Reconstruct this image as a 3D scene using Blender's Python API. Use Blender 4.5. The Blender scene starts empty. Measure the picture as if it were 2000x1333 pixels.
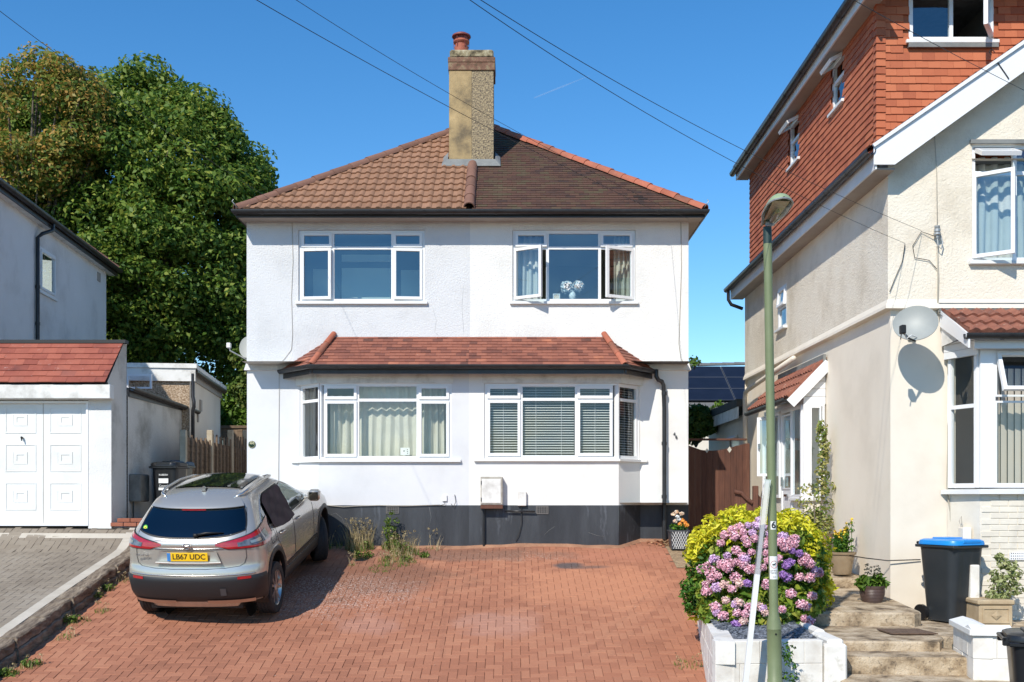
import bpy, math, random
import numpy as np
from mathutils import Vector, Matrix
random.seed(7); rng = np.random.default_rng(11)
S = bpy.context.scene; COL = S.collection
R = math.radians
# ---------------------------------------------------------------- camera, sky, sun, exposure
cam = bpy.data.objects.new('camera', bpy.data.cameras.new('camera')); COL.objects.link(cam)
cam.location = (0, 0, 2.0); cam.rotation_euler = (R(90), 0, 0)
cam.data.sensor_width = 36; cam.data.lens = 37.6; cam.data.shift_y = 0.152
cam.data.clip_start = 0.1; cam.data.clip_end = 3000
S.camera = cam
SUN = Vector((0.52, 1.0, -0.96)).normalized()
W = bpy.data.worlds.new('World'); S.world = W; W.use_nodes = True
wn = W.node_tree.nodes; wl = W.node_tree.links
sky = wn.new('ShaderNodeTexSky'); sky.sky_type = 'NISHITA'; sky.sun_disc = False
sky.sun_elevation = math.asin(-SUN.z); sky.sun_rotation = math.atan2(-SUN.x, -SUN.y)
sky.air_density = 1.0; sky.dust_density = 0.0; sky.ozone_density = 4.0; sky.altitude = 0
hs = wn.new('ShaderNodeHueSaturation'); hs.inputs['Hue'].default_value = 0.499; hs.inputs['Saturation'].default_value = 1.27; hs.inputs['Value'].default_value = 1.0
wl.new(sky.outputs[0], hs.inputs['Color'])
wn['Background'].inputs[1].default_value = 0.138
wl.new(hs.outputs[0], wn['Background'].inputs[0])
sd = bpy.data.lights.new('sun', 'SUN'); sd.energy = 3.9; sd.angle = R(0.53); sd.color = (1.0, 0.94, 0.84)
so = bpy.data.objects.new('sun', sd); COL.objects.link(so); so.rotation_euler = SUN.to_track_quat('-Z', 'Y').to_euler()
so.location = (-10, -20, 20)
S.view_settings.view_transform = 'Standard'; S.view_settings.look = 'None'
S.view_settings.exposure = 0.34; S.view_settings.gamma = 1; S.view_settings.use_curve_mapping = False

# ---------------------------------------------------------------- helpers
F, CX, CY = 2090.0, 1000.0, 970.0
def gx(px, D): return (px - CX) * D / F
def gz(py, D): return 2.0 + (CY - py) * D / F
def P(px, py, D): return Vector((gx(px, D), D, gz(py, D)))
ORI = {}
def tag(o, label=None, cat=None, group=None, kind=None):
    if label: o['label'] = label
    if cat: o['category'] = cat
    if group: o['group'] = group
    if kind: o['kind'] = kind
    return o
def thing(name, label, cat, loc=(0, 0, 0), group=None, rot=None):
    o = bpy.data.objects.new(name, None); COL.objects.link(o); o.location = loc
    o.empty_display_size = 0.2
    if rot: o.rotation_euler = rot
    ORI[o.name] = Vector(loc)
    return tag(o, label, cat, group)
class MB:
    def __init__(s): s.v = []; s.f = []
    def add(s, vs, fs):
        b = len(s.v); s.v += [tuple(v) for v in vs]; s.f += [tuple(i + b for i in f) for f in fs]; return s
    def quad(s, a, b, c, d): return s.add([a, b, c, d], [(0, 1, 2, 3)])
    def poly(s, pts): return s.add(pts, [tuple(range(len(pts)))])
    def fbox(s, O, U, V, N, u0, u1, v0, v1, n0, n1):
        O = Vector(O); c = [O + U * u + V * v + N * n for n in (n0, n1) for v in (v0, v1) for u in (u0, u1)]
        return s.add(c, [(0, 2, 3, 1), (4, 5, 7, 6), (0, 1, 5, 4), (2, 6, 7, 3), (0, 4, 6, 2), (1, 3, 7, 5)])
    def box(s, x0, x1, y0, y1, z0, z1):
        return s.fbox((0, 0, 0), Vector((1, 0, 0)), Vector((0, 0, 1)), Vector((0, -1, 0)), x0, x1, z0, z1, -y1, -y0)
    def cbox(s, x0, x1, y0, y1, z0, z1, c=0.01):      # box with chamfered edges
        xs = (x0, x0 + c, x1 - c, x1); ys = (y0, y0 + c, y1 - c, y1); zs = (z0, z0 + c, z1 - c, z1)
        vs = []; idx = {}
        for i in range(4):
            for j in range(4):
                for k in range(4):
                    if sum(q in (0, 3) for q in (i, j, k)) == 1: idx[(i, j, k)] = len(vs); vs.append((xs[i], ys[j], zs[k]))
        fs = []
        for a in (0, 3):
            fs.append([idx[(a, 1, 1)], idx[(a, 2, 1)], idx[(a, 2, 2)], idx[(a, 1, 2)]])
            fs.append([idx[(1, a, 1)], idx[(2, a, 1)], idx[(2, a, 2)], idx[(1, a, 2)]])
            fs.append([idx[(1, 1, a)], idx[(2, 1, a)], idx[(2, 2, a)], idx[(1, 2, a)]])
        m = {0: 1, 3: 2}
        for a in (0, 3):
            for b in (0, 3):
                for t in (0,):
                    fs.append([idx[(a, m[b], 1)], idx[(a, m[b], 2)], idx[(m[a], b, 2)], idx[(m[a], b, 1)]])
                    fs.append([idx[(a, 1, m[b])], idx[(a, 2, m[b])], idx[(m[a], 2, b)], idx[(m[a], 1, b)]])
                    fs.append([idx[(1, a, m[b])], idx[(2, a, m[b])], idx[(2, m[a], b)], idx[(1, m[a], b)]])
                for c3 in (0, 3):
                    fs.append([idx[(a, m[b], m[c3])], idx[(m[a], b, m[c3])], idx[(m[a], m[b], c3)]])
        return s.add(vs, fs)
    def ring(s, O, U, V, N, w, h, t, n0, n1):         # mitred rectangular frame
        O = Vector(O)
        o = [(0, 0), (w, 0), (w, h), (0, h)]; i = [(t, t), (w - t, t), (w - t, h - t), (t, h - t)]
        vs = [O + U * a + V * b + N * n for n in (n1, n0) for (a, b) in o + i]
        fs = []
        for k in range(4):
            q = (k + 1) % 4
            fs += [(k, q, 4 + q, 4 + k), (8 + q, 8 + k, 12 + k, 12 + q), (k, 8 + k, 8 + q, q), (4 + q, 12 + q, 12 + k, 4 + k)]
        return s.add(vs, fs)
    def tube(s, pts, r, n=8, caps=True, closed=False):
        pts = [Vector(p) for p in pts]; m = len(pts); rr = r if isinstance(r, (list, tuple)) else [r] * m
        b = len(s.v); up = None
        for i, p in enumerate(pts):
            d = (pts[min(i + 1, m - 1)] - pts[max(i - 1, 0)]).normalized()
            if up is None: up = d.orthogonal().normalized()
            up = (up - d * up.dot(d))
            if up.length < 1e-4: up = d.orthogonal()
            up.normalize(); q = d.cross(up)
            for k in range(n):
                a = 2 * math.pi * k / n; s.v.append(tuple(p + (up * math.cos(a) + q * math.sin(a)) * rr[i]))
        for i in range(m - 1):
            for k in range(n):
                k2 = (k + 1) % n; s.f.append((b + i * n + k, b + i * n + k2, b + (i + 1) * n + k2, b + (i + 1) * n + k))
        if caps: s.f.append(tuple(b + k for k in range(n))[::-1]); s.f.append(tuple(b + (m - 1) * n + k for k in range(n)))
        return s
    def lathe(s, prof, c=(0, 0, 0), n=24, axis='z', caps=True):
        b = len(s.v); m = len(prof); c = Vector(c)
        for (r, h) in prof:
            for k in range(n):
                a = 2 * math.pi * k / n; x, y = r * math.cos(a), r * math.sin(a)
                s.v.append(tuple(c + (Vector((x, y, h)) if axis == 'z' else Vector((h, x, y)) if axis == 'x' else Vector((x, h, y)))))
        for i in range(m - 1):
            for k in range(n):
                k2 = (k + 1) % n; s.f.append((b + i * n + k, b + i * n + k2, b + (i + 1) * n + k2, b + (i + 1) * n + k))
        if caps: s.f.append(tuple(b + k for k in range(n))[::-1]); s.f.append(tuple(b + (m - 1) * n + k for k in range(n)))
        return s
    def prism(s, pts, off):                            # polygon extruded by vector
        n = len(pts); off = Vector(off); a = [Vector(p) for p in pts]
        fs = [tuple(range(n)), tuple(range(2 * n - 1, n - 1, -1))] + [(i, i + n, (i + 1) % n + n, (i + 1) % n) for i in range(n)]
        return s.add(a + [p + off for p in a], fs)
    def grid(s, rows):                                 # list of rows of points
        b = len(s.v); n = len(rows[0])
        for r in rows: s.v += [tuple(p) for p in r]
        for i in range(len(rows) - 1):
            for k in range(n - 1): s.f.append((b + i * n + k, b + i * n + k + 1, b + (i + 1) * n + k + 1, b + (i + 1) * n + k))
        return s
    def build(s, name, mat, parent=None, smooth=False, local=False, bevel=0, label=None, recalc=True):
        me = bpy.data.meshes.new(name)
        if local: off = Vector((0, 0, 0))
        elif parent is not None: off = ORI[parent.name]
        else:
            a = np.array(s.v); off = Vector(((a[:, 0].min() + a[:, 0].max()) / 2, (a[:, 1].min() + a[:, 1].max()) / 2, a[:, 2].min()))
        me.from_pydata([(x - off.x, y - off.y, z - off.z) for x, y, z in s.v], [], s.f); me.materials.append(mat)
        if recalc and len(s.f) < 30000:
            import bmesh
            bm = bmesh.new(); bm.from_mesh(me); bmesh.ops.recalc_face_normals(bm, faces=bm.faces); bm.to_mesh(me); bm.free()
        o = bpy.data.objects.new(name, me); COL.objects.link(o)
        if parent is not None: o.parent = parent; ORI[o.name] = ORI.get(parent.name, Vector((0, 0, 0)))
        elif not local: o.location = off; ORI[o.name] = off
        if local and parent is None: ORI[o.name] = Vector((0, 0, 0))
        if smooth:
            me.polygons.foreach_set('use_smooth', [True] * len(me.polygons))
            if smooth != 'all': me.set_sharp_from_angle(angle=R(40))
        if bevel:
            b = o.modifiers.new('bevel', 'BEVEL'); b.width = bevel; b.segments = 2; b.limit_method = 'ANGLE'
        if label: o['label'] = label
        return o
XA, YA, ZA = Vector((1, 0, 0)), Vector((0, 1, 0)), Vector((0, 0, 1))

def material(name, cols, rough=0.7, metal=0.0, noise=None, island=0.0, bump=None, bump2=None, spec=0.5, coat=0, fleck=None, stretch=None, sss=0, trans=0):
    """cols: ramp of colours; driven by noise (scale, detail) and random per island"""
    m = bpy.data.materials.new(name); m.use_nodes = True; nt = m.node_tree; N = nt.nodes; L = nt.links
    bs = N['Principled BSDF']; bs.inputs['Roughness'].default_value = rough; bs.inputs['Metallic'].default_value = metal
    bs.inputs['Specular IOR Level'].default_value = spec; bs.inputs['Coat Weight'].default_value = coat
    if coat: bs.inputs['Coat Roughness'].default_value = 0.05
    tc = N.new('ShaderNodeTexCoord'); src = tc.outputs['Object']
    if stretch:
        mp = N.new('ShaderNodeMapping'); mp.inputs['Scale'].default_value = stretch; L.new(src, mp.inputs[0]); src = mp.outputs[0]
    def nz(sc, det=4, r=0.6):
        n = N.new('ShaderNodeTexNoise'); n.inputs['Scale'].default_value = sc; n.inputs['Detail'].default_value = det
        n.inputs['Roughness'].default_value = r; L.new(src, n.inputs['Vector']); return n.outputs[0]
    def mth(op, a, b):
        n = N.new('ShaderNodeMath'); n.operation = op
        for i, q in enumerate((a, b)):
            if isinstance(q, (int, float)): n.inputs[i].default_value = q
            else: L.new(q, n.inputs[i])
        return n.outputs[0]
    if len(cols) == 1 and not fleck: bs.inputs['Base Color'].default_value = (*cols[0], 1)
    col = None
    if len(cols) > 1:
        fac = None
        if noise:
            a = nz(noise[0], noise[1] if len(noise) > 1 else 4)
            fac = mth('ADD', mth('MULTIPLY', mth('SUBTRACT', a, 0.5), (noise[2] if len(noise) > 2 else 2.0)), 0.5)
        if island:
            g = N.new('ShaderNodeNewGeometry'); ri = g.outputs['Random Per Island']
            fac = ri if fac is None else mth('ADD', mth('MULTIPLY', fac, 1 - island), mth('MULTIPLY', ri, island))
        rp = N.new('ShaderNodeValToRGB'); L.new(fac, rp.inputs[0]); e = rp.color_ramp.elements
        k = len(cols)
        while len(e) < k: e.new(0.5)
        for i, c in enumerate(cols): e[i].position = i / (k - 1); e[i].color = (*c, 1)
        col = rp.outputs[0]
    if fleck:                                           # (scale, threshold, colour, amount)
        a = nz(fleck[0], 5, 0.7); rp = N.new('ShaderNodeValToRGB'); L.new(a, rp.inputs[0])
        rp.color_ramp.elements[0].position = fleck[1]; rp.color_ramp.elements[1].position = fleck[1] + 0.08
        rp.color_ramp.elements[0].color = (0, 0, 0, 1); rp.color_ramp.elements[1].color = (1, 1, 1, 1)
        mx = N.new('ShaderNodeMix'); mx.data_type = 'RGBA'
        if col is None: mx.inputs[6].default_value = (*cols[0], 1)
        else: L.new(col, mx.inputs[6])
        mx.inputs[7].default_value = (*fleck[2], 1); L.new(mth('MULTIPLY', rp.outputs[0], fleck[3]), mx.inputs[0]); col = mx.outputs[2]
    if col is not None: L.new(col, bs.inputs['Base Color'])
    h = None
    for b in (bump, bump2):
        if b:
            q = mth('MULTIPLY', nz(b[0], 3), b[1]); h = q if h is None else mth('ADD', h, q)
    if h is not None:
        bp = N.new('ShaderNodeBump'); bp.inputs['Strength'].default_value = 1.0; bp.inputs['Distance'].default_value = 1.0
        L.new(h, bp.inputs['Height']); L.new(bp.outputs[0], bs.inputs['Normal'])
    if trans:
        tr = N.new('ShaderNodeBsdfTranslucent'); mxs = N.new('ShaderNodeMixShader'); mxs.inputs[0].default_value = trans
        if col is not None: L.new(col, tr.inputs[0])
        else: tr.inputs[0].default_value = (*cols[0], 1)
        L.new(bs.outputs[0], mxs.inputs[1]); L.new(tr.outputs[0], mxs.inputs[2]); L.new(mxs.outputs[0], N['Material Output'].inputs[0])
    m['nodes_col'] = 1
    return m
def glass(name, refl=0.3, tint=(0.75, 0.85, 0.85), dark=None):
    m = bpy.data.materials.new(name); m.use_nodes = True; N = m.node_tree.nodes; L = m.node_tree.links
    N.remove(N['Principled BSDF'])
    t = N.new('ShaderNodeBsdfTransparent'); t.inputs[0].default_value = (*tint, 1)
    g = N.new('ShaderNodeBsdfGlossy'); g.inputs['Roughness'].default_value = 0.0; g.inputs[0].default_value = (0.9, 0.95, 1, 1)
    tc = N.new('ShaderNodeTexCoord'); nz = N.new('ShaderNodeTexNoise'); nz.inputs['Scale'].default_value = 1.3; nz.inputs['Detail'].default_value = 1
    bp = N.new('ShaderNodeBump'); bp.inputs['Distance'].default_value = 0.012; L.new(tc.outputs['Object'], nz.inputs['Vector']); L.new(nz.outputs[0], bp.inputs['Height']); L.new(bp.outputs[0], g.inputs['Normal'])
    mx = N.new('ShaderNodeMixShader')
    fr = N.new('ShaderNodeLayerWeight'); fr.inputs[0].default_value = 0.5
    pw = N.new('ShaderNodeMath'); pw.operation = 'POWER'; L.new(fr.outputs['Facing'], pw.inputs[0]); pw.inputs[1].default_value = 4
    ma = N.new('ShaderNodeMath'); ma.operation = 'MULTIPLY_ADD'; L.new(pw.outputs[0], ma.inputs[0]); ma.inputs[1].default_value = 0.7; ma.inputs[2].default_value = refl
    ma.use_clamp = True
    L.new(ma.outputs[0], mx.inputs[0]); L.new(t.outputs[0], mx.inputs[1]); L.new(g.outputs[0], mx.inputs[2]); L.new(mx.outputs[0], N['Material Output'].inputs[0])
    return m
M = {}
M['render_white'] = material('white roughcast', [(.60, .585, .55), (.77, .76, .73), (.81, .80, .77)], .9, noise=(.8, 7, 1.6), bump=(38, .009), bump2=(90, .004))
M['render_grey'] = material('grey white roughcast', [(.50, .505, .51), (.66, .665, .67), (.71, .715, .72)], .9, noise=(.8, 7, 1.7), bump=(38, .010), bump2=(90, .005))
M['smooth_white'] = material('smooth white masonry paint', [(.63, .615, .58), (.78, .77, .74), (.82, .81, .78)], .8, noise=(.9, 7, 1.6), bump=(12, .0015), bump2=(70, .0008))
M['smooth_grey'] = material('smooth grey white masonry paint', [(.56, .565, .57), (.68, .685, .695), (.72, .725, .735)], .8, noise=(.9, 7, 1.6), bump=(12, .0015), bump2=(70, .0008))
M['render_cream'] = material('cream roughcast', [(.62, .54, .42), (.80, .72, .59), (.84, .78, .66)], .9, noise=(1.6, 6), bump=(34, .011), bump2=(75, .007))
M['render_left'] = material('pale old roughcast', [(.58, .56, .52), (.76, .745, .71), (.80, .79, .76)], .9, noise=(.9, 6, 2.2), bump=(38, .010), bump2=(90, .005))
M['smooth_cream'] = material('smooth cream render', [(.68, .60, .49), (.77, .70, .59), (.80, .74, .64)], .85, noise=(.9, 5), bump=(9, .002), bump2=(80, .0006))
M['side_cream'] = material('side cream render lightened', [(.72, .64, .52), (.83, .745, .615), (.86, .785, .66)], .85, noise=(.9, 5), bump=(9, .002), bump2=(80, .0006))  # smooth cream render again, lightened to offset the weak light on this side
M['plinth'] = material('dark plinth paint', [(.020, .022, .026), (.031, .034, .040), (.052, .058, .066)], .55, noise=(1.6, 6, 2.6), bump=(20, .003), fleck=(2.2, .60, (.17, .19, .22), .35), stretch=(1.6, 1, .35))
M['upvc'] = material('white window plastic', [(.80, .80, .80)], .3)
M['white_paint'] = material('white gloss paint', [(.70, .70, .68), (.80, .80, .78)], .45, noise=(3, 4))
M['old_white'] = material('weathered white paint', [(.48, .46, .42), (.74, .73, .69), (.80, .79, .76)], .6, noise=(4, 6, 2.2))
M['black_plastic'] = material('black gutter plastic', [(.012, .012, .013), (.03, .03, .032)], .35, noise=(6, 3))
M['brown_plastic'] = material('brown gutter plastic', [(.025, .02, .018), (.045, .037, .032)], .45, noise=(6, 3))
M['soffit'] = material('soffit board', [(.33, .29, .25), (.40, .36, .31)], .7, noise=(4, 3))
M['tile_roman'] = material('brown concrete roof tile', [(.20, .102, .056), (.29, .152, .086), (.37, .20, .12)], .85, noise=(5, 5, 1.6), island=.45, bump=(60, .002))
M['tile_plain'] = material('old clay roof tile', [(.020, .015, .013), (.058, .031, .023), (.098, .045, .029), (.085, .064, .033), (.15, .075, .048)], .9, noise=(1.6, 6, 2.2), island=.45, bump=(60, .003), fleck=(6, .66, (.25, .23, .18), .4))
M['tile_bay'] = material('red clay tile', [(.06, .032, .025), (.17, .060, .042), (.27, .095, .060), (.30, .11, .07), (.52, .19, .10)], .85, noise=(2.2, 6, 2.0), island=.6, bump=(60, .003), fleck=(16, .66, (.42, .38, .33), .5))
M['tile_garage'] = material('weathered red clay tile', [(.14, .040, .032), (.27, .070, .045), (.36, .105, .065), (.20, .07, .055)], .85, noise=(2.6, 6, 2.0), island=.55, bump=(60, .003), fleck=(14, .63, (.45, .36, .33), .45))
M['tile_hung'] = material('orange hung tile', [(.32, .082, .036), (.45, .128, .055), (.53, .168, .075)], .8, noise=(3, 4), island=.7, bump=(40, .002))
M['tile_porch'] = material('rusty interlocking tile', [(.10, .04, .03), (.25, .09, .055), (.33, .14, .09)], .85, noise=(7, 6, 2.4), island=.3, bump=(60, .004), fleck=(18, .60, (.55, .47, .38), .5))
M['ridge_red'] = material('terracotta ridge tile', [(.30, .085, .045), (.44, .14, .08), (.16, .07, .045)], .85, noise=(3, 5, 2), island=.5, bump=(40, .003))
M['ridge_brown'] = material('brown ridge tile', [(.15, .075, .05), (.25, .125, .085)], .85, noise=(5, 4), island=.5, bump=(40, .002))
M['chim_smooth'] = material('ochre chimney render', [(.15, .115, .07), (.36, .26, .13), (.50, .36, .18)], .9, noise=(2.2, 8, 3.2), bump=(50, .004), fleck=(9, .62, (.24, .20, .14), .5))
M['chim_rough'] = material('pebbledashed chimney', [(.07, .055, .05), (.27, .21, .13), (.48, .38, .22)], .95, noise=(34, 5, 3.2), bump=(45, .012))
M['chim_cap'] = material('lichened chimney brick', [(.06, .05, .03), (.26, .21, .12), (.45, .40, .27)], .95, noise=(9, 8, 3), bump=(30, .012))
M['chim_brick'] = material('chimney brick band', [(.09, .06, .03), (.20, .10, .065), (.27, .21, .12)], .9, noise=(9, 6, 2.4), bump=(30, .006))
M['terracotta'] = material('terracotta pot clay', [(.28, .07, .04), (.42, .13, .07)], .75, noise=(8, 4), bump=(30, .002))
M['terra_dark'] = material('dark red cowl paint', [(.16, .035, .03), (.24, .06, .05)], .6, noise=(8, 4))
M['lead'] = material('lead flashing', [(.15, .155, .15), (.25, .255, .24)], .6, noise=(5, 5, 2))
M['mortar'] = material('mortar bed', [(.28, .27, .23), (.45, .43, .38)], .95, noise=(12, 6, 2), bump=(30, .01))
M['wood_brown'] = material('brown stained boards', [(.055, .022, .014), (.115, .045, .027), (.17, .075, .045)], .8, noise=(5, 6, 2.2), island=.4, stretch=(6, 6, .6), bump=(20, .003))
M['wood_panel'] = material('weathered fence lap', [(.085, .055, .035), (.19, .13, .085), (.26, .19, .13)], .9, noise=(6, 6, 2.2), island=.4, stretch=(1, 1, 5), bump=(20, .004))
M['concrete_post'] = material('concrete post', [(.36, .30, .21), (.52, .45, .34)], .9, noise=(6, 6, 2), bump=(60, .003))
M['sleeper'] = material('weathered timber sleeper', [(.075, .052, .035), (.20, .15, .105), (.34, .275, .20)], .9, noise=(3, 8, 2.6), stretch=(7, .8, 5), bump=(10, .016))
M['step'] = material('worn concrete step', [(.11, .08, .05), (.33, .245, .155), (.47, .37, .25), (.56, .46, .33)], .95, noise=(4.5, 10, 3.4), bump=(45, .012), bump2=(11, .010), fleck=(26, .57, (.13, .10, .07), .7))
M['planter_white'] = material('white painted block', [(.60, .55, .48), (.76, .73, .67), (.80, .78, .73)], .85, noise=(3.5, 7, 2.2), bump=(14, .004), fleck=(3.5, .58, (.46, .42, .34), .6))
M['slate'] = material('slate chipping', [(.05, .055, .065), (.13, .145, .17), (.24, .26, .30)], .6, noise=(4, 2), island=.8)
M['brick_white'] = material('white painted brick', [(.66, .60, .50), (.77, .72, .62)], .85, noise=(4, 6, 2), island=.3, bump=(20, .003))
M['brick_red'] = material('red brick', [(.22, .07, .04), (.38, .14, .08)], .9, noise=(6, 5, 2), island=.5, bump=(30, .004))
M['asphalt'] = material('asphalt', [(.035, .035, .036), (.06, .06, .06)], .9, noise=(30, 5), bump=(80, .004))
M['earth'] = material('soil and scrub ground', [(.05, .06, .025), (.10, .085, .05)], .95, noise=(.8, 8, 2), bump=(6, .03))
M['sand'] = material('joint sand', [(.12, .055, .032), (.20, .10, .06)], .95, noise=(7, 6, 2))
M['bin_dark'] = material('dark grey bin plastic', [(.018, .022, .026), (.032, .037, .042)], .42, noise=(2, 5))
M['bin_black'] = material('black bin plastic', [(.008, .008, .009), (.018, .018, .02)], .3, noise=(3, 5))
M['bin_blue'] = material('blue lid plastic', [(.010, .22, .62), (.016, .27, .72)], .35, noise=(3, 4))
M['lamp_green'] = material('olive lamp column paint', [(.150, .185, .085), (.205, .24, .125)], .5, noise=(3, 6, 2), bump=(40, .0006))
M['lamp_head'] = material('pale green lantern shell', [(.22, .30, .16), (.32, .40, .24)], .5, noise=(5, 4))
M['lamp_dark'] = material('dark green band', [(.02, .045, .04)], .5)
M['metal'] = material('bright metal', [(.6, .6, .6)], .25, metal=1)
M['grey_metal'] = material('grey galvanised', [(.35, .36, .36), (.5, .51, .5)], .5, metal=.6, noise=(8, 4))
M['dish'] = material('grey dish face', [(.26, .275, .26), (.36, .375, .35)], .5, noise=(2, 4))
M['cable_dark'] = material('dark cable', [(.02, .02, .02)], .6)
M['cable_pale'] = material('pale cable', [(.40, .36, .29)], .7)
M['sign_white'] = material('sign white', [(.78, .78, .76)], .4)
M['ink_black'] = material('black ink', [(.01, .01, .01)], .5)
M['ink_red'] = material('red ink', [(.6, .06, .03)], .5)
M['plaque_green'] = material('dark green enamel', [(.006, .03, .018)], .3)
M['gold'] = material('pale gold lettering', [(.65, .60, .35)], .5)
M['curtain'] = material('cream curtain cloth', [(.66, .64, .54), (.78, .76, .66)], .9, noise=(3, 4), trans=.25)
M['curtain_white'] = material('white curtain cloth', [(.72, .72, .68), (.82, .82, .78)], .9, noise=(3, 4), trans=.25)
M['blind'] = material('white blind slat', [(.82, .82, .80)], .5)
M['room'] = material('room plaster', [(.50, .50, .46), (.58, .57, .53)], .9, noise=(1, 3))
M['room_dark'] = material('room plaster painted dark', [(.12, .12, .12), (.16, .16, .155)], .9, noise=(1, 3))  # dark copy of the room plaster; the unlit room's gloom is in the colour
M['glass_up'] = glass('upper window glass', .15)
M['glass_low'] = glass('lower window glass', .07, (.92, .95, .93))
M['glass_porch'] = glass('porch glass', .22)
M['solar'] = material('solar cell', [(.008, .009, .016), (.013, .015, .026)], .35, noise=(2, 2), spec=.3)
M['far_tile'] = material('grey far roof tile', [(.11, .11, .11), (.17, .17, .165)], .9, noise=(8, 4), bump=(12, .01))
M['pot_tan'] = material('tan glazed pot', [(.24, .17, .10), (.38, .29, .19)], .45, noise=(4, 5, 2))
M['pot_brown'] = material('dark brown ribbed pot', [(.06, .035, .03), (.11, .07, .06)], .45, noise=(5, 4))
M['stone_trough'] = material('tan stone trough', [(.36, .26, .15), (.54, .43, .28)], .9, noise=(4, 7, 2), bump=(20, .006))
M['pot_dark'] = material('dark grey planter', [(.05, .052, .06), (.075, .078, .085)], .4, noise=(5, 4))
M['flower_orange'] = material('orange petal', [(.85, .30, .03), (.90, .45, .10)], .7, island=1)
M['flower_cream'] = material('cream petal', [(.75, .45, .25), (.80, .74, .62)], .7, island=1)
M['flower_white'] = material('white petal', [(.70, .72, .72), (.82, .84, .84)], .7, island=1)
M['flower_yellow'] = material('yellow floret', [(.75, .45, .02), (.80, .60, .05)], .7, island=1)
M['mat_rubber'] = material('brown door mat', [(.09, .055, .035), (.17, .11, .075)], .95, noise=(20, 4, 2), bump=(60, .006))

# ---------------------------------------------------------------- ground
def gred(y): return -2.572 + .21 * y if y > 12.0 else (-.052 + .1 * (y - 12) if y > 10.6 else -.192)
def sm(t): t = max(0, min(1, t)); return t * t * (3 - 2 * t)
def gleft(y):
    if y < 16.6: return 1.24 + .2 * (y - 17.2) if y > 11 else .0
    return 1.12 + .39 * sm((y - 16.6) / .9)
def gz_path(y):
    return .9 + .14 * (y - 14.45) if y > 14.45 else 0
ys = [-400, -20, 9, 10.6, 12, 14, 16, 18.2, 19, 30, 60, 700]
mb = MB()
mb.grid([[(x, y, (-.30 if y < 10.7 else gred(y) - .10 if y < 18.3 else 1.15)) for x in (-700, -60, -10, -5.9, 0, 3.0, 10, 60, 700)] for y in ys])
tag(mb.build('ground', M['earth']), kind='structure')
mb = MB(); mb.grid([[(x, y, -.20) for x in (-60, 60)] for y in (-8, 9.9)])
tag(mb.build('road', M['asphalt']), kind='structure')

def pavers(x0, x1, y0, y1, a, zf, inside, name, mat, seed=1, joint=.0012):
    rs = random.Random(seed); mb = MB()
    nx = int((x1 - x0) / a) + 3; ny = int((y1 - y0) / a) + 3
    def brick(cx, cy, w, h):
        x, y = x0 + cx * a, y0 + cy * a; xe, ye = x + w * a, y + h * a
        if not inside((x + xe) / 2, (y + ye) / 2): return
        j = joint + rs.uniform(0, .0015); c = .004; dz = rs.uniform(-.0015, .0015); tx = rs.uniform(-.002, .002)
        o = [(x + j, y + j), (xe - j, y + j), (xe - j, ye - j), (x + j, ye - j)]
        i = [(x + j + c, y + j + c), (xe - j - c, y + j + c), (xe - j - c, ye - j - c), (x + j + c, ye - j - c)]
        vs = [(p, q, zf(p, q) + dz - .022) for p, q in o] + [(p, q, zf(p, q) + dz - .004) for p, q in o] + [(p, q, zf(p, q) + dz + (tx if k < 2 else 0)) for k, (p, q) in enumerate(i)]
        mb.add(vs, [(8, 9, 10, 11)] + [(4 + k, 4 + (k + 1) % 4, 8 + (k + 1) % 4, 8 + k) for k in range(4)] + [(k, (k + 1) % 4, 4 + (k + 1) % 4, 4 + k) for k in range(4)])
    for jy in range(-1, ny):
        for ix in range(-1, nx):
            k = (ix - jy) % 4
            if k == 0: brick(ix, jy, 2, 1)
            elif k == 3: brick(ix, jy, 1, 2)
    return tag(mb.build(name, mat, recalc=False), kind='structure')
def bayedge(x):
    if x < -3.63 or x > 2.18: return 18.2
    if x < -3.21: return 18.2 - .45 * (x + 3.63) / .42
    if x > 1.77: return 17.75 + .45 * (x - 1.77) / .41
    return 17.75
def warp(x, y):
    return gred(y) + .012 * math.sin(x * 1.3 + y) + .008 * math.sin(x * 2.9 - y * 2.1) + (.05 * math.exp(-((x - .2) / 1.3) ** 2) * sm((y - 16.9) / .9))
def planter_x(y): return 2.157 + .131 * (y - 11.9)
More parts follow.
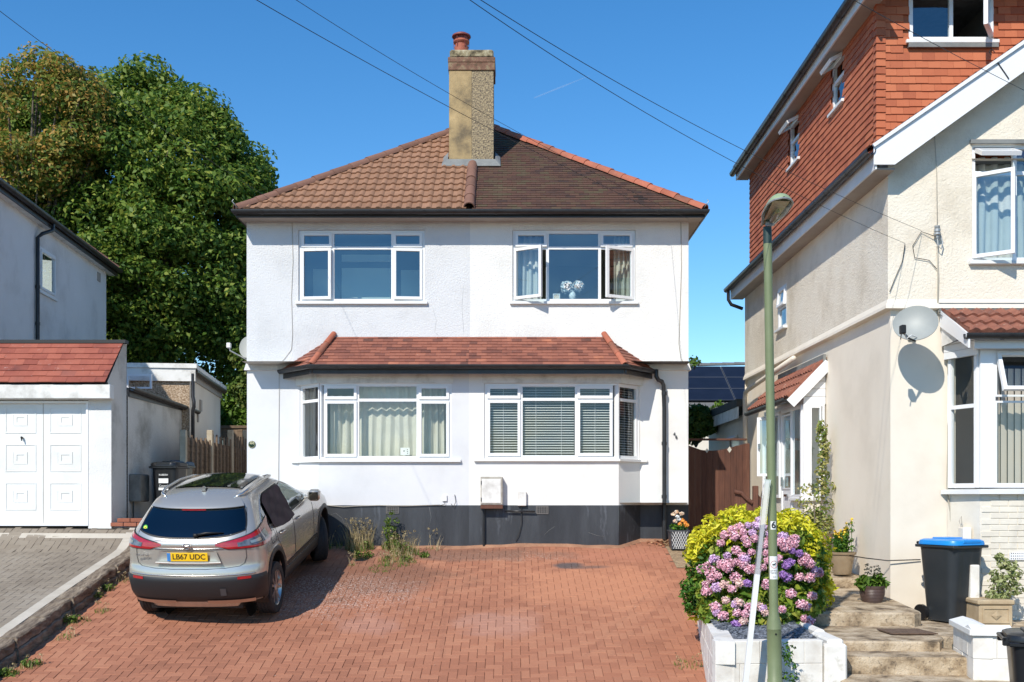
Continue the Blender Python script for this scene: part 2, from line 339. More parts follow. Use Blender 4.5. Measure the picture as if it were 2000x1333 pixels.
# red paving material: salmon clay with dirt, pale wear, oil stain
pm = material('red clay paver', [(.235, .090, .048), (.365, .146, .080), (.465, .21, .118)], .85, noise=(.55, 6, 1.7), island=.38, bump=(60, .0025))
def add_stain(m, spots, fl=None):
    nt = m.node_tree; N = nt.nodes; L = nt.links; bs = N['Principled BSDF']; cur = bs.inputs['Base Color'].links[0].from_socket
    g = N.new('ShaderNodeNewGeometry'); nz = N.new('ShaderNodeTexNoise'); nz.inputs['Scale'].default_value = 2.5; nz.inputs['Detail'].default_value = 6; L.new(g.outputs['Position'], nz.inputs['Vector'])
    fine = N.new('ShaderNodeTexNoise'); fine.inputs['Scale'].default_value = 42; fine.inputs['Detail'].default_value = 4; L.new(g.outputs['Position'], fine.inputs['Vector'])
    for (cx, cy, rx, ry, colr, amt, speck) in spots:
        mp = N.new('ShaderNodeMapping'); mp.vector_type = 'POINT'; mp.inputs['Location'].default_value = (-cx / rx, -cy / ry, 0); mp.inputs['Scale'].default_value = (1 / rx, 1 / ry, 0)
        L.new(g.outputs['Position'], mp.inputs[0])
        ln = N.new('ShaderNodeVectorMath'); ln.operation = 'LENGTH'; L.new(mp.outputs[0], ln.inputs[0])
        ad = N.new('ShaderNodeMath'); ad.operation = 'MULTIPLY_ADD'; L.new(nz.outputs[0], ad.inputs[0]); ad.inputs[1].default_value = 1.3; L.new(ln.outputs['Value'], ad.inputs[2])
        mr = N.new('ShaderNodeMapRange'); L.new(ad.outputs[0], mr.inputs[0]); mr.inputs[1].default_value = 1.65; mr.inputs[2].default_value = 1.15; mr.inputs[3].default_value = 0; mr.inputs[4].default_value = amt
        fac = mr.outputs[0]
        if speck:
            r2 = N.new('ShaderNodeMapRange'); L.new(fine.outputs[0], r2.inputs[0]); r2.inputs[1].default_value = .52; r2.inputs[2].default_value = .62
            mu = N.new('ShaderNodeMath'); mu.operation = 'MULTIPLY'; L.new(fac, mu.inputs[0]); L.new(r2.outputs[0], mu.inputs[1]); fac = mu.outputs[0]
        mx = N.new('ShaderNodeMix'); mx.data_type = 'RGBA'; L.new(fac, mx.inputs[0]); L.new(cur, mx.inputs[6]); mx.inputs[7].default_value = (*colr, 1); cur = mx.outputs[2]
    L.new(cur, bs.inputs['Base Color'])
add_stain(pm, [(1.2, 15.6, 1.5, 1.3, (.50, .215, .115), .75, False), (-.2, 13.9, .7, .6, (.46, .25, .185), .5, False), (-1.9, 13.9, .5, .5, (.46, .25, .19), .4, False),
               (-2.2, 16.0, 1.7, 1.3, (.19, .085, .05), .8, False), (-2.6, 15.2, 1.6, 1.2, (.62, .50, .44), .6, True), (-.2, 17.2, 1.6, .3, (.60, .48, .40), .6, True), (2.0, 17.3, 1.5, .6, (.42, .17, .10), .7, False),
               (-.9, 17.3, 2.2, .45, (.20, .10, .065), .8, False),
               (.86, 16.72, .30, .22, (.085, .07, .07), .93, False), (1.2, 16.6, .38, .12, (.13, .085, .07), .7, False)])
pavers(-5.9, 2.9, 10.1, 18.2, .1035, warp, lambda x, y: -5.86 < x < min(planter_x(y) + .05, 3.2) and y < bayedge(x) - .09 and not (x > 2.55 and y > 16.55), 'driveway', pm, 3)
mb = MB(); mb.grid([[(x, y, warp(x, y) - .011) for x in np.linspace(-5.95, 3.3, 40)] for y in np.linspace(10.0, 18.25, 40)])
tag(mb.build('paving_bed', M['sand'], recalc=False), kind='structure')
# concrete fillet along the wall and gravelly corner
mb = MB(); xs = np.linspace(-4.5, 3.0, 90)
mb.grid([[(x, bayedge(x) + .01, warp(x, bayedge(x)) + .025 + .006 * math.sin(9 * x)) for x in xs], [(x, bayedge(x) - .05, warp(x, bayedge(x)) + .014 + .006 * math.sin(13 * x)) for x in xs], [(x, bayedge(x) - .12 - .02 * math.sin(5 * x), warp(x, bayedge(x) - .15) - .004) for x in xs]])
tag(mb.build('wall_fillet', material('orange mortar fillet', [(.24, .12, .07), (.42, .22, .13)], .95, noise=(4, 7, 2), bump=(25, .01)), recalc=False), kind='structure')
mb = MB(); mb.grid([[(x, y, warp(x, y) + .010) for x in np.linspace(2.54, 3.35, 8)] for y in np.linspace(16.5, 18.15, 12)])
tag(mb.build('gravel_corner', material('sandy gravel', [(.20, .13, .07), (.42, .30, .18)], .95, noise=(22, 6, 3), bump=(40, .014)), recalc=False), kind='structure')
mb = MB(); rs = random.Random(44)
for _ in range(900):
    x, y = rs.uniform(-5.7, 2.6), 18.1 - abs(rs.gauss(0, 2.6))
    if y > bayedge(x) - .15 or y < 10.8: continue
    a = rs.uniform(0, 6.28); q = rs.uniform(.004, .013); d1 = Vector((math.cos(a), math.sin(a), rs.uniform(-.2, .2))) * q; d2 = Vector((-math.sin(a), math.cos(a), rs.uniform(-.2, .3))) * q * .6; p = Vector((x, y, warp(x, y) + .008)); mb.add([p - d1, p - d2, p + d1, p + d2], [(0, 1, 2, 3)])
tag(mb.build('grit', material('pale grit and petals', [(.10, .07, .04), (.38, .30, .22), (.66, .60, .54)], .9, island=1), recalc=False), kind='stuff')
# neighbour drive
pg = material('grey brown paver', [(.15, .118, .086), (.24, .198, .15), (.31, .265, .21)], .9, noise=(.7, 7, 1.8), island=.25, bump=(60, .003))
def zl(x, y): return gleft(y) + .010 * math.sin(x * 1.1 + y)
pavers(-11.5, -6.22, 10.4, 17.5, .1035, zl, lambda x, y: -11.4 < x < -6.22 and y < 17.36, 'neighbour_driveway', pg, 5)
mb = MB(); mb.grid([[(x, y, zl(x, y) - .011) for x in np.linspace(-12, -6.0, 16)] for y in np.linspace(10.3, 17.4, 50)])
tag(mb.build('neighbour_paving_bed', material('grey joint sand', [(.07, .055, .04), (.12, .10, .075)], .95, noise=(7, 6, 2)), recalc=False), kind='structure')
mb = MB()
for i in range(36):
    y = 10.4 + i * .2
    mb.add([(x, yy, zl(x, yy) + .006 + dz) for dz in (-.03, 0) for (x, yy) in ((-6.215, y + .003), (-6.06, y + .003), (-6.06, y + .197), (-6.215, y + .197))],
           [(4, 5, 6, 7), (0, 1, 5, 4), (1, 2, 6, 5), (2, 3, 7, 6), (3, 0, 4, 7)])
tag(mb.build('pale_kerb_strip', material('pale concrete strip', [(.42, .37, .30), (.56, .51, .43)], .9, noise=(3, 7, 2), island=.2, bump=(40, .003))), kind='structure')
mb = MB(); mb.grid([[(x, y, gleft(17.5) - .03 + (y - 17.3) * .02 + (.0 if x < -7 else 0)) for x in np.linspace(-12, -4.4, 8)] for y in (17.37, 18.5, 22, 30)])
tag(mb.build('side_yard_path', material('shaded concrete yard', [(.16, .13, .10), (.28, .24, .19)], .95, noise=(3, 6, 2))), kind='structure')
mb = MB(); mb.add([(x, y, zl(x, y) + .007) for x, y in ((-9.2, 17.08), (-6.1, 17.08), (-6.1, 17.2), (-9.2, 17.2))], [(0, 1, 2, 3)]); tag(mb.build('pale_cross_strip', bpy.data.materials['pale concrete strip']), kind='structure')
mb = MB()
for i in range(9):
    y0, y1 = 10.2 + i * .8, 10.2 + (i + 1) * .8 - .012
    wob = [random.uniform(-.012, .012) for _ in range(9)]
    for lay in (0, 1):
        rows = []
        for q in range(9):
            y = y0 + (y1 - y0) * q / 8; zt = gleft(y) + .012 + wob[q] - lay * .135; zb = (zt - .125) if lay == 0 else gred(y) - .1
            xo = -5.845 + .014 * math.sin(q * 2.1 + i * 3) + lay * .02 + (i % 2) * .012
            if zt < gred(y): zt = gred(y) - .02
            rows.append([(-6.06, y, zb), (-6.06, y, zt - .004), (-6.04, y, zt), (xo - .018, y, zt + wob[(q + 3) % 9] * .5), (xo, y, zt - .018), (xo + wob[(q + 5) % 9], y, (zt + zb) / 2), (xo, y, zb)])
        mb.grid(rows); mb.poly(rows[0][::-1]); mb.poly(rows[-1])
sl = mb.build('timber_sleeper_wall', M['sleeper'])
tag(sl, 'weathered timber sleeper edging between the red driveway and the grey driveway', 'edging')

# steps and path of the right house
def slab(name, pts, z0, z1, mat=None, zf=None):
    mb = MB(); zz = zf or (lambda x, y: z1)
    n = len(pts); c = .02
    cx = sum(p[0] for p in pts) / n; cy = sum(p[1] for p in pts) / n
    top = [(x + (cx - x) * c, y + (cy - y) * c, zz(x, y)) for x, y in pts]; mid = [(x, y, zz(x, y) - .02) for x, y in pts]; bot = [(x, y, z0) for x, y in pts]
    mb.add(top + mid + bot, [tuple(range(n))] + [(i, i + n, (i + 1) % n + n, (i + 1) % n) for i in range(n)] + [(i + n, i + 2 * n, (i + 1) % n + 2 * n, (i + 1) % n + n) for i in range(n)])
    return tag(mb.build(name, mat or M['step']), kind='structure')
slab('path', [(3.2, 9.6), (8, 9.6), (8, 11.0), (3.2, 11.0)], -.3, .225)
slab('step', [(3.3, 10.7), (4.52, 10.62), (4.62, 10.9), (4.6, 11.3), (3.3, 11.3)], -.2, .40)
slab('step', [(3.32, 11.12), (4.42, 11.05), (4.6, 11.4), (4.6, 12.6), (3.3, 12.6)], -.2, .50)
slab('front_terrace', [(4.56, 11.55), (9, 11.5), (9, 13.7), (4.56, 13.7)], -.2, .488)
slab('landing', [(3.45, 12.42), (4.66, 12.38), (4.78, 12.5), (4.80, 13.58), (4.78, 14.5), (3.3, 14.5)], -.2, .66, zf=lambda x, y: .655 + .06 * max(0, y - 12.6))
slab('upper_landing', [(3.1, 14.44), (4.79, 14.44), (4.79, 22.5), (3.1, 22.5)], .2, .9, zf=lambda x, y: .9 + .13 * (min(y, 18.5) - 14.44))

# ---------------------------------------------------------------- generic builders
def wallface(mb, O, U, V, Nin, w, h, holes=(), depth=.1):
    """front sheet with rectangular holes and reveals (Nin points into the building)"""
    O = Vector(O); us = sorted({0, w, *[q for hh in holes for q in (hh[0], hh[2])]}); vs = sorted({0, h, *[q for hh in holes for q in (hh[1], hh[3])]})
    for i in range(len(us) - 1):
        for j in range(len(vs) - 1):
            cu, cv = (us[i] + us[i + 1]) / 2, (vs[j] + vs[j + 1]) / 2
            if any(hh[0] < cu < hh[2] and hh[1] < cv < hh[3] for hh in holes): continue
            mb.quad(O + U * us[i] + V * vs[j], O + U * us[i + 1] + V * vs[j], O + U * us[i + 1] + V * vs[j + 1], O + U * us[i] + V * vs[j + 1])
    for (a, b, c, d) in holes:
        q = [O + U * a + V * b, O + U * c + V * b, O + U * c + V * d, O + U * a + V * d]
        for k in range(4): mb.quad(q[k], q[(k + 1) % 4], q[(k + 1) % 4] + Nin * depth, q[k] + Nin * depth)
def window(parent, O, U, N, Wd, H, lights, gm, label=None, frame_m=None, sill=None, t=.032, name='window', sill_ext=.05):
    """O bottom-left, U along, N outward; lights (u0,v0,u1,v1,kind[,angle])"""
    O = Vector(O); V = ZA; fm = frame_m or M['upvc']; mb = MB(); pn = MB(); sashes = []
    mb.ring(O, U, V, N, Wd, H, t, -.03, .03)
    for l in lights:
        u0, v0, u1, v1, kind = l[:5]; o = O + U * u0 + V * v0; w, h = u1 - u0, v1 - v0
        mb.ring(o, U, V, N, w, h, .024, -.025, .026)
        if kind == 'fix':
            pn.quad(o + U * .02 + V * .02, o + U * (w - .02) + V * .02, o + U * (w - .02) + V * (h - .02), o + U * .02 + V * (h - .02))
        else:
            ang = R(l[5]) if len(l) > 5 else 0; a = .014; w2, h2 = w - 2 * a, h - 2 * a; sm_ = MB()
            if kind == 'L': o2 = o + U * a + V * a; u2 = (U * math.cos(ang) + N * math.sin(ang)); n2 = u2.cross(V) if (U.cross(V)).dot(N) > 0 else -u2.cross(V); v2 = V
            elif kind == 'R': u2 = (U * math.cos(ang) - N * math.sin(ang)); o2 = o + U * (w - a) + V * a - u2 * w2; v2 = V; n2 = u2.cross(V) if (U.cross(V)).dot(N) > 0 else -u2.cross(V)
            else: v2 = (V * math.cos(ang) - N * math.sin(ang)); o2 = o + U * a + V * (h - a) - v2 * h2; u2 = U; n2 = (N * math.cos(ang) + V * math.sin(ang))
            sm_.ring(o2, u2, v2, n2, w2, h2, .046, .0, .052)
            sashes.append(sm_)
            q = [o2 + u2 * .04 + v2 * .04 + n2 * .02, o2 + u2 * (w2 - .04) + v2 * .04 + n2 * .02, o2 + u2 * (w2 - .04) + v2 * (h2 - .04) + n2 * .02, o2 + u2 * .04 + v2 * (h2 - .04) + n2 * .02]
            pn.quad(*q)
    wd = mb.build(name, fm, parent, label=label)
    pn.build('pane', gm, wd, recalc=False)
    for s_ in sashes: s_.build('sash', fm, wd)
    if sill:
        b = MB(); b.fbox(O, U, V, N, -sill_ext, Wd + sill_ext, -.045, .001, -.02, sill); b.build('sill', M['white_paint'] if sill != 1 else fm, wd, bevel=.006)
    return wd
def poly_range(poly, v):
    xs = []
    n = len(poly)
    for i in range(n):
        (a, b), (c, d) = poly[i], poly[(i + 1) % n]
        if abs(b - d) < 1e-9:
            if abs(b - v) < 1e-6: xs += [a, c]
            continue
        t = (v - b) / (d - b)
        if -1e-9 <= t <= 1 + 1e-9: xs.append(a + (c - a) * t)
    return (min(xs), max(xs)) if xs else None
def tiles(O, U, V, poly, w, ex, th, prof=None, seed=1, jit=.003, stagger=True, holes=()):
    """courses of overlapping tiles filling a convex polygon in the (u, v) plane of a slope"""
    O = Vector(O); N = U.cross(V).normalized(); rs = random.Random(seed); mb = MB()
    v0 = min(p[1] for p in poly); v1 = max(p[1] for p in poly); nr = math.ceil((v1 - v0) / ex - 1e-6)
    for r in range(nr):
        a = v0 + r * ex; b = min(a + ex, v1)
        ra = poly_range(poly, a + 1e-5); rb = poly_range(poly, b - 1e-5)
        if not ra or not rb: continue
        lo, hi = min(ra[0], rb[0]), max(ra[1], rb[1])
        off = (w / 2 if (r % 2 and stagger) else 0) + rs.uniform(-.006, .006)
        k = math.floor((lo - off) / w)
        while k * w + off < hi:
            u0 = k * w + off + .0012; u1 = u0 + w - .0024; k += 1
            if any(h[0] < (u0 + u1) / 2 < h[2] and h[1] < (a + b) / 2 < h[3] for h in holes): continue
            cl = lambda u, rg: max(rg[0], min(rg[1], u))
            lift = rs.uniform(-jit, jit) * .6; dv = rs.uniform(-jit, jit); pr = prof or [(0, 0), (1, 0)]
            bot, top, low = [], [], []
            for (pu, pz) in pr:
                u = u0 + (u1 - u0) * pu; ua, ub = cl(u, ra), cl(u, rb)
                bot.append(O + U * ua + V * (a + dv) + N * (th + pz + lift)); top.append(O + U * ub + V * (b + .004) + N * (.002 + pz * .9)); low.append(O + U * ua + V * (a + dv) + N * (-.001 + min(pz, .0)))
            if (bot[0] - bot[-1]).length < .008 and (top[0] - top[-1]).length < .008: continue
            n = len(pr); mb.add(low + bot + top, [(i, i + 1, n + i + 1, n + i) for i in range(n - 1)] + [(n + i, n + i + 1, 2 * n + i + 1, 2 * n + i) for i in range(n - 1)] + [(0, n, 2 * n), (n - 1, 2 * n + n - 1, n + n - 1)])
    return mb
ROMAN = [(0, 0), (.42, 0), (.5, .012), (.62, .022), (.8, .022), (.92, .010), (1, 0)]
PAN = [(0, .0), (.25, .012), (.5, .034), (.75, .024), (1, 0)]
def ridge(a, b, r, step, sag=0, seed=1, up=ZA, thick=1.0):
    """row of half-round ridge tiles from a to b"""
    a, b = Vector(a), Vector(b); d = (b - a); Ln = d.length; d.normalize(); side = d.cross(up).normalized(); n2 = side.cross(d).normalized()
    if n2.z < 0: n2 = -n2
    mb = MB(); k = max(1, round(Ln / step)); st = Ln / k; rs = random.Random(seed)
    for i in range(k):
        p0 = a + d * (i * st + .004); p1 = a + d * ((i + 1) * st + .012); dz = rs.uniform(-.006, .006); r0 = r * 1.06; r1 = r * .94
        rows = []
        for p, rr in ((p0, r0), (p1, r1)):
            rows.append([p + side * (rr * math.cos(t)) + n2 * (rr * math.sin(t) * thick - r * .25 + dz) for t in np.linspace(0, math.pi, 9)])
        mb.grid(rows)
        inner = [p0 + side * ((r0 - .018) * math.cos(t)) + n2 * ((r0 - .018) * math.sin(t) * thick - r * .25 + dz) for t in np.linspace(0, math.pi, 9)]
        mb.grid([inner, rows[0]]); mb.poly([p1 + side * (r1 * math.cos(t)) + n2 * (r1 * math.sin(t) * thick - r * .25 + dz) for t in np.linspace(0, math.pi, 9)])
    return mb
def gutter(pts, r=.055, brackets=.9):
    """half-round gutter swept along a polyline, open at the top"""
    mb = MB(); pts = [Vector(p) for p in pts]; m = len(pts); rows = []
    for i, p in enumerate(pts):
        d = ((pts[min(i + 1, m - 1)] - pts[i]).normalized() + (pts[i] - pts[max(i - 1, 0)]).normalized()).normalized() if 0 < i < m - 1 else (pts[min(i + 1, m - 1)] - pts[max(i - 1, 0)]).normalized()
        sd_ = d.cross(ZA).normalized(); k = 1.0
        if 0 < i < m - 1: k = 1 / max(.5, (pts[i + 1] - pts[i]).normalized().dot(d))
        prof = [(-r, .004), (-r, -.012)] + [(r * math.cos(t), -.012 + r * math.sin(t)) for t in np.linspace(math.pi, 2 * math.pi, 9)[1:-1]] + [(r, -.012), (r, .004), (r - .006, .004), (r - .006, -.012)] + [((r - .007) * math.cos(t), -.012 + (r - .007) * math.sin(t)) for t in np.linspace(2 * math.pi, math.pi, 9)[1:-1]] + [(-r + .006, -.012), (-r + .006, .004)]
        rows.append([p + sd_ * (a * k) + ZA * b for a, b in prof + prof[:1]])
    mb.grid(rows); mb.poly(rows[0][:-1]); mb.poly(rows[-1][:-1])
    if brackets:
        for i in range(m - 1):
            L_ = (pts[i + 1] - pts[i]).length; d = (pts[i + 1] - pts[i]).normalized(); s0 = d.cross(ZA).normalized()
            for q in range(int(L_ / brackets)):
                p = pts[i] + d * (brackets * (q + .5))
                rr = [[p + d * e + s0 * ((r + .005) * math.cos(t)) + ZA * (-.012 + (r + .006) * math.sin(t)) for t in np.linspace(math.pi, 2 * math.pi, 9)] for e in (-.018, .018)]
                mb.grid(rr)
    return mb
def text(name, s, size, O, U, V, mat, parent=None, ext=.002, bold=.0, align='CENTER'):
    c = bpy.data.curves.new('tmp', 'FONT'); c.body = s; c.size = size; c.extrude = ext; c.offset = bold; c.align_x = align; c.align_y = 'CENTER'
    to = bpy.data.objects.new('tmp', c); COL.objects.link(to); bpy.context.view_layer.update()
    me = bpy.data.meshes.new_from_object(to.evaluated_get(bpy.context.evaluated_depsgraph_get())); bpy.data.objects.remove(to)
    U, V = Vector(U).normalized(), Vector(V).normalized(); N = U.cross(V)
    off = ORI.get(parent.name, Vector((0, 0, 0))) if parent else Vector((0, 0, 0))
    Mx = Matrix((U, V, N)).transposed().to_4x4(); Mx.translation = Vector(O) - off
    me.transform(Mx); me.materials.clear(); me.materials.append(mat); me.name = name
    o = bpy.data.objects.new(name, me); COL.objects.link(o)
    if parent: o.parent = parent; ORI[o.name] = off
    return o
def leafcloud(centers, size, seed=1, up=.5, aspect=.55, fold=.25, squash=.8, sizevar=.35):
    """many small folded leaves; centers = list of (centre, radius, count)"""
    rg = np.random.default_rng(seed); allc = []
    for c, r, n in centers:
        d = rg.normal(size=(n, 3)); d /= np.linalg.norm(d, axis=1)[:, None]; rr = r * rg.uniform(.35, 1.0, n) ** .6
        p = d * rr[:, None]; p[:, 2] *= squash; allc.append(np.hstack([p + np.array(c), d]))
    A = np.vstack(allc); n = len(A); p = A[:, :3]; out = A[:, 3:]
    nrm = out * .7 + rg.normal(size=(n, 3)) * .55 + np.array([0, 0, up]); nrm /= np.linalg.norm(nrm, axis=1)[:, None]
    t = rg.normal(size=(n, 3)); t -= nrm * (t * nrm).sum(1)[:, None]; t /= np.linalg.norm(t, axis=1)[:, None]; b = np.cross(nrm, t)
    s = size * rg.uniform(1 - sizevar, 1 + sizevar, n)[:, None]
    a0 = p - t * s; a1 = p + b * s * aspect + nrm * s * fold; a2 = p + t * s * 1.05 - nrm * s * fold * .6; a3 = p - b * s * aspect + nrm * s * fold
    V = np.stack([a0, a1, a2, a3], 1).reshape(-1, 3); return V
def np_mesh(name, V, k, mat, parent=None, shape=None):
    """V = n*k verts, islands of k verts making one quad (k=4)"""
    n = len(V) // k; off = ORI[parent.name] if parent else Vector((0, 0, 0))
    if parent is None:
        off = Vector((float(V[:, 0].mean()), float(V[:, 1].mean()), float(V[:, 2].min())))
    V = V - np.array(off); me = bpy.data.meshes.new(name); me.vertices.add(len(V)); me.vertices.foreach_set('co', V.astype(np.float32).ravel())
    me.loops.add(n * k); me.loops.foreach_set('vertex_index', np.arange(n * k, dtype=np.int32)); me.polygons.add(n)
    me.polygons.foreach_set('loop_start', np.arange(0, n * k, k, dtype=np.int32)); me.polygons.foreach_set('loop_total', np.full(n, k, dtype=np.int32))
    me.update(); me.validate(); me.materials.append(mat); o = bpy.data.objects.new(name, me); COL.objects.link(o)
    if parent: o.parent = parent; ORI[o.name] = off
    else: o.location = off; ORI[o.name] = off
    return o
def leafmat(name, cols, trans=.3):
    return material(name, cols, .55, island=.8, noise=(.5, 3, 2), trans=trans, spec=.35)
def curtain(label, x0, x1, z0, z1, y, folds=6, amp=.04, mat=None, seed=0, flare=0.0, cat='curtain', group=None):
    mb = MB(); rows = []; rs = random.Random(seed); ph = rs.uniform(0, 6)
    for j in range(9):
        z = z0 + (z1 - z0) * j / 8; row = []
        for i in range(folds * 8 + 1):
            u = i / (folds * 8); x = x0 + (x1 - x0) * u + flare * (1 - j / 8) * (u - .5) * .3
            row.append((x + .25 * amp * math.sin(u * folds * 6.28 * 2 + ph), y + amp * math.sin(u * folds * 6.283 + ph + .5 * math.sin(j * .5 + u * 5)) * (.6 + .4 * (1 - j / 8)), z + (.012 * math.sin(u * folds * 6.28) if j == 8 else 0)))
        rows.append(row)
    mb.grid(rows); o = mb.build('curtain', mat or M['curtain'], smooth='all', recalc=False); return tag(o, label, cat, group)

# ================================================================= THE PAIR OF HOUSES
D0 = 18.2; DB = 17.75; XP = -.714; XL = -4.51; XR = 3.0
ZG = 1.0; ZPL = 1.853; ZBAND = gz(721, D0); ZTOP = 6.69
EV = 17.80; EZ = 6.78; EXL, EXR = gx(460, EV), gx(1378, EV); AX = (EXL + EXR) / 2; AY = 21.2; AZ = 9.41
RIDGE_Y = 22.6
houseL = thing('semi_detached_house', 'left half of the semi detached pair, greyish white roughcast with brown concrete roof tiles', 'house', ((XL + XP) / 2, D0, 1.25))
houseR = thing('semi_detached_house', 'right half of the semi detached pair, bright white render with dark old clay tiles', 'house', ((XP + XR) / 2, D0, 1.25))
ZW0, ZW1 = gz(897, DB), gz(748, DB); ZTR = gz(781, DB)
def main_house(h, left):
    x0, x1 = (XL, XP) if left else (XP, XR); up, lo = (M['render_grey'], M['smooth_grey']) if left else (M['render_white'], M['smooth_white'])
    # upper wall, a little proud of the lower one with a bell-cast drip
    wp = (583, 830) if left else (1001, 1241); wy = (590, 449)
    hu = (gx(wp[0], D0) - x0, gz(wy[0], D0) - ZBAND, gx(wp[1], D0) - x0, gz(wy[1], D0) - ZBAND)
    mb = MB(); yu = D0 - .02
    wallface(mb, (x0, yu, ZBAND), XA, ZA, YA, x1 - x0, ZTOP - ZBAND, [hu], .13)
    xo = x0 if left else x1
    mb.quad((xo, yu, ZBAND), (xo, 24.4, ZBAND), (xo, 24.4, ZTOP), (xo, yu, ZTOP)); mb.quad((x0, 24.4, ZBAND), (x1, 24.4, ZBAND), (x1, 24.4, ZTOP), (x0, 24.4, ZTOP))
    segs = [(x0, -3.05), (-3.1, XP)] if left else [(XP, 1.6), (1.6, x1)]
    sl_ = (-.04 if left else .04)
    # bell-cast
    a0, a1 = (x0 + sl_, -3.6) if left else (2.2, x1 + sl_)
    mb.quad((a0, yu - .035, ZBAND - .02), (a1, yu - .035, ZBAND - .02), (a1, yu - .002, ZBAND + .13), (x0 if left else a0, yu - .002, ZBAND + .13)) if left else mb.quad((a0, yu - .035, ZBAND - .02), (a1, yu - .035, ZBAND - .02), (x1, yu - .002, ZBAND + .13), (a0, yu - .002, ZBAND + .13))
    mb.quad((a0, yu - .035, ZBAND - .02), (a1, yu - .035, ZBAND - .02), (a1, yu + .03, ZBAND - .025), (a0, yu + .03, ZBAND - .025))
    xo2 = xo + sl_
    mb.quad((xo2, yu - .035, ZBAND - .02), (xo, yu - .002, ZBAND + .13), (xo, 24.4, ZBAND + .13), (xo2, 24.4, ZBAND - .02))
    mb.build('upper_wall', up, h, recalc=False)
    # lower wall with the bay
    fp = [(XL, D0), (-3.63, D0), (-3.21, DB), (XP, DB)] if left else [(XP, DB), (1.77, DB), (2.18, D0), (XR, D0)]
    low, pl = MB(), MB()
    for i in range(3):
        a, b = Vector((*fp[i], 0)), Vector((*fp[i + 1], 0)); d = b - a; Ln = d.length; U = d.normalized(); Nin = Vector((-U.y, U.x, 0))
        if Nin.y < 0: Nin = -Nin
        holes = []
        if left and i == 1: holes = [(.025, ZW0 - ZPL, Ln - .01, ZW1 - ZPL)]
        if left and i == 2: holes = [(.01, ZW0 - ZPL, gx(882, DB) + 3.21, ZW1 - ZPL)]
        if not left and i == 0: holes = [(gx(946, DB) - XP, ZW0 - ZPL + .01, Ln - .01, ZW1 - ZPL)]
        if not left and i == 1: holes = [(.01, ZW0 - ZPL + .01, Ln - .025, ZW1 - ZPL)]
        wallface(low, a + ZA * ZPL, U, ZA, Nin, Ln, 4.28 - ZPL, holes, .10)
        a2, b2 = a - Nin * .006, b - Nin * .006
        pl.quad(a2 + ZA * ZG, b2 + ZA * ZG, b2 + ZA * (ZPL + .004), a2 + ZA * (ZPL + .004)); pl.quad(a2 + ZA * (ZPL + .004), b2 + ZA * (ZPL + .004), b + Nin * .02 + ZA * (ZPL + .004), a + Nin * .02 + ZA * (ZPL + .004))
        if not left and i == 1: pass
    low.quad((xo, D0, ZG), (xo, 24.4, ZG), (xo, 24.4, 4.3), (xo, D0, 4.3))
    low.build('lower_wall', lo, h, recalc=False); pl.build('plinth', M['plinth'], h, recalc=False)
    # ceiling / floor slabs and rooms
    e = .02
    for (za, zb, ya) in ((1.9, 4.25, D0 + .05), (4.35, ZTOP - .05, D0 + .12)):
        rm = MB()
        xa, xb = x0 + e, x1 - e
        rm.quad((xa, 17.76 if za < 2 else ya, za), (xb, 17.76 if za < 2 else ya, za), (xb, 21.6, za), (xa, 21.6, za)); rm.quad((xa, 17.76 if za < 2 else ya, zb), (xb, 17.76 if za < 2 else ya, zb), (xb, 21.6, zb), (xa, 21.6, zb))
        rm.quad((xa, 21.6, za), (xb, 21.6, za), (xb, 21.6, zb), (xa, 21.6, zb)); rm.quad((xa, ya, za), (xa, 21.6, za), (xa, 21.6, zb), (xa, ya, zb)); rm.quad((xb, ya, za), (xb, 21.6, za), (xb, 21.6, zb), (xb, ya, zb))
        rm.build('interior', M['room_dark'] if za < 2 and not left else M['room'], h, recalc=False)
    # upper window
    ux0, ux1 = gx(wp[0], D0), gx(wp[1], D0); uz0, uz1 = gz(wy[0], D0), gz(wy[1], D0); Wd, H = ux1 - ux0, uz1 - uz0
    cs = [gx(q, D0) - ux0 for q in ((649, 766) if left else (1069, 1171))]; zt = gz(484, D0) - uz0
    op = (6, 5) if left else (32, 28)
    window(h, (ux0 + .004, D0 + .045, uz0 + .004), XA, -YA, Wd - .008, H - .008,
           [(.03, .03, cs[0], zt, 'L', op[0]), (cs[0], .03, cs[1], zt, 'fix'), (cs[1], .03, Wd - .038, zt, 'R', op[1]),
            (.03, zt, cs[0], H - .038, 'T', 0 if left else 4), (cs[0], zt, cs[1], H - .038, 'fix'), (cs[1], zt, Wd - .038, H - .038, 'T', 0 if left else 2)], M['glass_up'], sill=.12,
           label='first floor window, casements almost shut' if left else 'first floor window with both side casements standing open')
    # bay windows
    Hb = ZW1 - ZW0
    zt = ZTR - ZW0
    if left:
        a, b = Vector((-3.63, D0, ZW0)), Vector((-3.21, DB, ZW0)); d = (b - a); Ln = d.length; U = d.normalized(); N = Vector((U.y, -U.x, 0)); N = N if N.y < 0 else -N
        window(h, a + U * .028 - N * .05, U, N, Ln - .03, Hb, [(.03, .03, Ln - .06, zt, 'fix'), (.03, zt, Ln - .06, Hb - .03, 'fix')], M['glass_low'], label='narrow angled window at the left end of the bay')
        X0 = -3.20; X1 = gx(882, DB); w_ = X1 - X0; c = [gx(q, DB) - X0 for q in (634, 698, 816)]
        wb = window(h, (X0, DB + .05, ZW0), XA, -YA, w_, Hb, [(c[0] - .02, .03, c[1], zt, 'L', 0), (c[1], .03, c[2], zt, 'fix'), (c[2], .03, w_ - .03, zt, 'R', 0), (c[0] - .02, zt, c[1], Hb - .03, 'T', 0), (c[1], zt, c[2], Hb - .03, 'fix'), (c[2], zt, w_ - .03, Hb - .03, 'T', 0)], M['glass_low'], label='wide front window of the bay with cream curtains behind')
    else:
